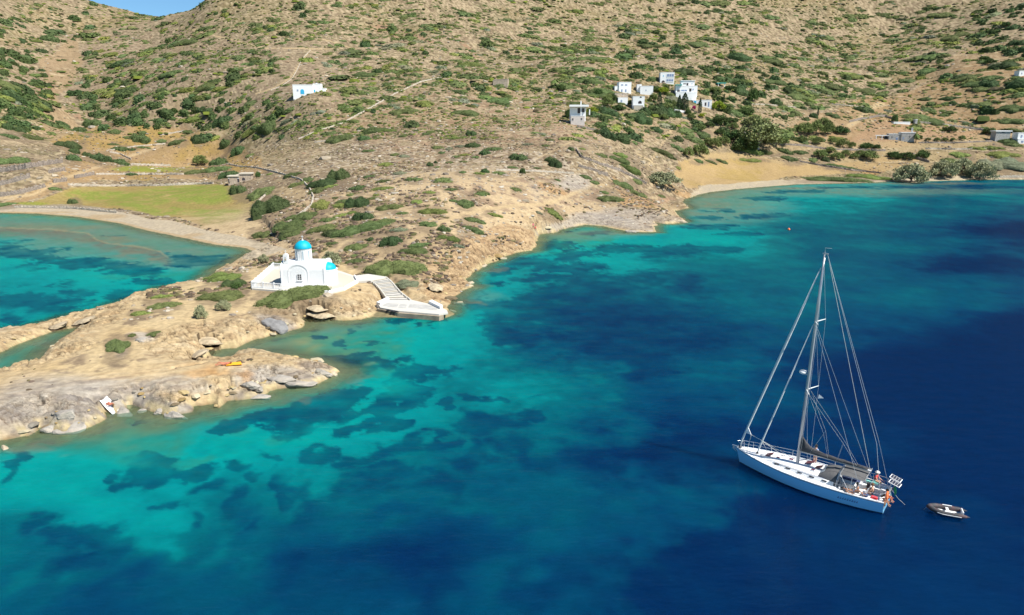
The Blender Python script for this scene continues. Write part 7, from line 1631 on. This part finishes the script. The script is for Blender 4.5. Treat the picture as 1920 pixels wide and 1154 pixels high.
def person(label, loc, rz, J, skin=0, clothes=(), hair=HAIR, scale=1.0, group=None, tilt=None):
    """J: joints pelvis chest neck head, and per side shoulder elbow wrist hip knee ankle toe"""
    root = thing('person', label, 'person', loc, rz, group)
    if tilt: root.rotation_euler = (tilt[0], tilt[1], rz)
    root.scale = (scale,) * 3
    V = [J['pelvis'], J['waist'], J['chest'], J['neck'], J['chin'], J['head'], J['crown']]
    Rd = [(.155, .12), (.13, .10), (.165, .115), .055, .075, .105, .07]; E = [(0, 1), (1, 2), (2, 3), (3, 4), (4, 5), (5, 6)]
    for s_ in ('l', 'r'):
        sh_, el, wr = [Vector(J[s_ + q]) for q in ('sh', 'el', 'wr')]; n0 = len(V)
        hand = wr + (wr - el).normalized() * .08
        V += [sh_, el, wr, hand]; Rd += [.06, .045, .030, (.042, .018)]; E += [(2, n0), (n0, n0 + 1), (n0 + 1, n0 + 2), (n0 + 2, n0 + 3)]
        d = (wr - el).normalized(); sd_ = d.orthogonal().normalized(); up_ = d.cross(sd_)
        for q in range(4):
            a = len(V); off = sd_ * (q - 1.5) * .021; L = (.070, .082, .078, .062)[q]
            V += [hand + off + d * .035, hand + off * 1.15 + d * (.035 + L * .6) - up_ * .01, hand + off * 1.2 + d * (.035 + L) - up_ * .03]; Rd += [.0095, .0085, .007]; E += [(n0 + 3, a), (a, a + 1), (a + 1, a + 2)]
        a = len(V); V += [hand + sd_ * -.045 - d * .01, hand + sd_ * -.07 + d * .03]; Rd += [.012, .009]; E += [(n0 + 3, a), (a, a + 1)]
        hp, kn, an, to = [Vector(J[s_ + q]) for q in ('hip', 'kn', 'an', 'to')]; n0 = len(V)
        V += [hp, kn, an, to]; Rd += [.095, .06, .042, (.042, .025)]; E += [(0, n0), (n0, n0 + 1), (n0 + 1, n0 + 2), (n0 + 2, n0 + 3)]
    body = link('body', grow(V, E, Rd, 'body'), SKIN[skin], root)
    hd = Vector(J['head']); cr = Vector(J['crown']); ax2 = (cr - Vector(J['neck'])).normalized(); fw = Vector(J['face']).normalized(); sdv = ax2.cross(fw).normalized()
    M = Matrix((sdv, fw, ax2)).transposed().to_4x4(); M.translation = hd
    hm = MB(); 
    for (rr2, z) in [(0, 0)]: pass
    hm.lathe([(.118 * math.cos(a), .135 * math.sin(a) + .01) for a in [R(-25 + 115 * k / 8) for k in range(9)]], 14)
    ho = hm.put('hair', hair, root, smooth=True); ho.matrix_local = M @ Matrix.Translation((0, -.022, .012))
    for e in (-1, 1): 
        eo = MB().lathe([(0, -.012), (.012, 0), (0, .012)], 8).put('eye', EYE, root); eo.matrix_local = M @ Matrix.Translation((e * .035, .098, -.01))
    ns = MB().add([(-.014, .095, -.05), (.014, .095, -.05), (0, .128, -.045), (0, .10, 0)], [(0, 1, 2), (0, 2, 3), (2, 1, 3), (1, 0, 3)]).put('nose', SKIN[skin], root); ns.matrix_local = M
    for (kind, m, j) in clothes:
        if kind == 'shorts':
            P_, A_, B_ = Vector(J['pelvis']), Vector(J['lhip']), Vector(J['rhip']); W_ = Vector(J['waist'])
            vs = [P_.lerp(W_, .45), P_, A_.lerp(Vector(J['lkn']), .02), A_.lerp(Vector(J['lkn']), j), B_.lerp(Vector(J['rkn']), .02), B_.lerp(Vector(J['rkn']), j)]
            link('shorts', grow(vs, [(0, 1), (1, 2), (2, 3), (1, 4), (4, 5)], [(.150, .118), (.172, .138), .108, .098, .108, .098], 'shorts', 1, 1), m, root)
        if kind == 'top':
            P_, C_, N_ = Vector(J['waist']), Vector(J['chest']), Vector(J['neck'])
            vs = [P_.lerp(Vector(J['pelvis']), .4), P_, C_, C_.lerp(N_, .6)] + [Vector(J[s_ + 'sh']) for s_ in 'lr'] + [Vector(J[s_ + 'sh']).lerp(Vector(J[s_ + 'el']), j) for s_ in 'lr']
            link('shirt', grow(vs, [(0, 1), (1, 2), (2, 3), (2, 4), (2, 5), (4, 6), (5, 7)], [(.155, .125), (.15, .118), (.18, .132), .075, .075, .075, .066, .066], 'shirt', 1, 2), m, root)
        if kind == 'bikini':
            C_ = Vector(J['chest']); link('bikini_top', grow([C_ + (Vector(J['waist']) - C_) * .12, C_ + (Vector(J['waist']) - C_) * .35], [(0, 1)], [(.172, .124), (.158, .118)], 'bikini_top', 1, 0), m, root)
        if kind == 'hat':
            o_ = MB().lathe([(.19, 0), (.19, .012), (.115, .02), (.11, .09), (.06, .12), (0, .125)], 16).put('hat', m, root, smooth=True); o_.matrix_local = M @ Matrix.Translation((0, 0, .06))
    return root
def standing(arm=0.0):
    J = dict(pelvis=(0, 0, .95), waist=(0, 0, 1.10), chest=(0, 0, 1.32), neck=(0, .01, 1.50), chin=(0, .03, 1.56), head=(0, .02, 1.64), crown=(0, .0, 1.73), face=(0, 1, 0))
    for s_, k in (('l', -1), ('r', 1)):
        J.update({s_ + 'sh': (k * .19, 0, 1.40), s_ + 'el': (k * .24, .02 + arm * .2, 1.12 + arm * .1), s_ + 'wr': (k * .22, .10 + arm * .4, .92 + arm * .35), s_ + 'hip': (k * .09, 0, .88), s_ + 'kn': (k * .10, .03, .48), s_ + 'an': (k * .11, 0, .08), s_ + 'to': (k * .13, .17, .03)})
    return J
def sitting(lean=-.15, legs=.45, reach=.25):
    J = dict(pelvis=(0, 0, .12), waist=(0, lean * .4, .28), chest=(0, lean * .9, .50), neck=(0, lean * 1.15, .68), chin=(0, lean * 1.15 + .03, .74), head=(0, lean * 1.2 + .02, .82), crown=(0, lean * 1.2, .91), face=(0, 1, -.1))
    for s_, k in (('l', -1), ('r', 1)):
        J.update({s_ + 'sh': (k * .18, lean * .95, .58), s_ + 'el': (k * .24, lean + reach * .5, .33), s_ + 'wr': (k * .16, lean + reach * 1.5, .24), s_ + 'hip': (k * .10, .04, .11), s_ + 'kn': (k * .14, legs, .16), s_ + 'an': (k * .13, legs + .12, -.24), s_ + 'to': (k * .13, legs + .28, -.28)})
    return J
def huddled():
    J = sitting(.05, .36, .2)
    for s_, k in (('l', -1), ('r', 1)): J.update({s_ + 'kn': (k * .12, .36, .42), s_ + 'an': (k * .11, .48, .07), s_ + 'to': (k * .11, .64, .03), s_ + 'wr': (k * .08, .42, .35)})
    return J
def lying(bend=0.0):
    J = dict(pelvis=(0, 0, .12), waist=(0, -.16, .12), chest=(0, -.40, .13), neck=(0, -.58, .13), chin=(0, -.63, .15), head=(0, -.72, .13), crown=(0, -.81, .12), face=(0, .1, 1))
    for s_, k in (('l', -1), ('r', 1)):
        J.update({s_ + 'sh': (k * .18, -.48, .12), s_ + 'el': (k * .30, -.26, .07), s_ + 'wr': (k * .26, -.02, .06), s_ + 'hip': (k * .10, .06, .11), s_ + 'kn': (k * .13, .46, .13 + bend * (1 if k > 0 else .2)), s_ + 'an': (k * .15, .86 - bend * .3, .06), s_ + 'to': (k * .18, .92, .15)})
    return J
BS = mat('pale_blue_shirt', base=(0.30, 0.40, 0.60, 1), rough=0.9); BKS = mat('dark_swim_shorts', base=(0.03, 0.03, 0.05, 1), rough=0.9); TQ = mat('turquoise_swimwear', base=(0.05, 0.45, 0.48, 1), rough=0.9); WH2 = mat('white_sun_hat', base=(0.75, 0.72, 0.68, 1), rough=0.9); LBR = mat('light_brown_hair', base=(0.16, 0.08, 0.035, 1), rough=0.8)
def on_yacht(x, y, z): return yM @ Vector((x, y, z))
person('person in pale blue shirt standing on the far side deck behind the mast', on_yacht(5.75, -1.55, 1.16), yaw + R(150), standing(.4), 1, (('shorts', BKS, .35), ('top', BS, .5)))
person('person with a white hat and red top sitting on the far cockpit side', on_yacht(1.0, -1.55, 1.10), yaw + R(80), sitting(.05, .34, .3), 1, (('shorts', TQ, .25), ('top', REDC, .3), ('hat', WH2, 0)), LBR)
person('dark-haired person leaning back along the near cockpit bench', on_yacht(2.0, 1.42, 1.10), yaw + R(95), lying(.25), 0, (('shorts', NAVY, .3),), HAIR, 1.0, None, (R(0), 0))
person('suntanned person seated low at the near side of the cockpit', on_yacht(1.65, 1.05, .97), yaw + R(-80), sitting(.12, .36, .2), 0, (('shorts', BKS, .4),), HAIR)
person('tanned person sitting on the near end of the stern platform', on_yacht(.02, .55, .40), yaw + R(95), huddled(), 0, (('shorts', BKS, .4),), HAIR)
person('fair-haired person sitting at the far end of the stern platform', on_yacht(-.05, -.35, .40), yaw + R(85), huddled(), 2, (('shorts', PINK, .2), ('bikini', PINK, 0)), LBR)
person('person standing at the wheel in the middle of the cockpit', on_yacht(.85, -.45, .50), yaw + R(-85), sitting(.1, .4, .3), 1, (('shorts', NAVY, .4),), LBR)
def towel(label, px_, py_, L, w, ang, m):
    P = hit(px_, py_); n_ = slope_normal(P.x, P.y, 1.2); mb = MB(); vs = []; fs = []
    ca, sa = math.cos(R(ang)), math.sin(R(ang))
    for i in range(9):
        for j in range(5):
            a, b = (i / 8 - .5) * L, (j / 4 - .5) * w; x, y = P.x + a * ca - b * sa, P.y + a * sa + b * ca
            pz = P.z - (n_.x * (x - P.x) + n_.y * (y - P.y)) / n_.z; vs.append((x, y, 0.75 * pz + 0.25 * sample(x, y) + .13 + .012 * math.sin(i * 2.1 + j)))
    for (x, y, z) in list(vs): vs.append((x, y, z - .03))
    for i in range(8):
        for j in range(4): a = i * 5 + j; fs += [(a, a + 5, a + 6, a + 1), (a + 45, a + 46, a + 51, a + 50)]
    o = mb.add(vs, fs).put('beach_towel', m, None, smooth=True); tag(o, label, 'towel'); return P
P = towel('white towel spread on the grey rock under a sunbather', 206, 762, 1.9, 0.8, -28, WHITEC)
person('red-tanned sunbather lying on the white towel on the grey rock', (P.x - .15, P.y + .1, P.z + .17), R(62), lying(.1), 2, (('shorts', REDC, .15),), LBR)
P = towel('orange-yellow towel beside the second sunbather on the rocky spit', 438, 684, 1.7, 0.9, 30, YT)
person('sunbather lying at the foot of the orange towel on the rocky spit', (P.x - .9, P.y - .5, P.z + .2), R(118), lying(.2), 2, (('shorts', ORANGE, .2),), LBR)
for lb, a, b, sk, c in (('person in dark clothes at the left of the pair on the pebble beach', 999.5, 430.5, 2, BKS), ('person in reddish top at the right of the pair on the pebble beach', 1003.5, 430, 1, REDC)):
    P = hit(a, b); person(lb, P, R(-150), standing(.3) if sk == 2 else huddled(), sk, (('shorts', c, .5), ('top', PINK if sk == 2 else c, .4)), HAIR, 1.0)
# the little reefs breaking the surface left of the headland
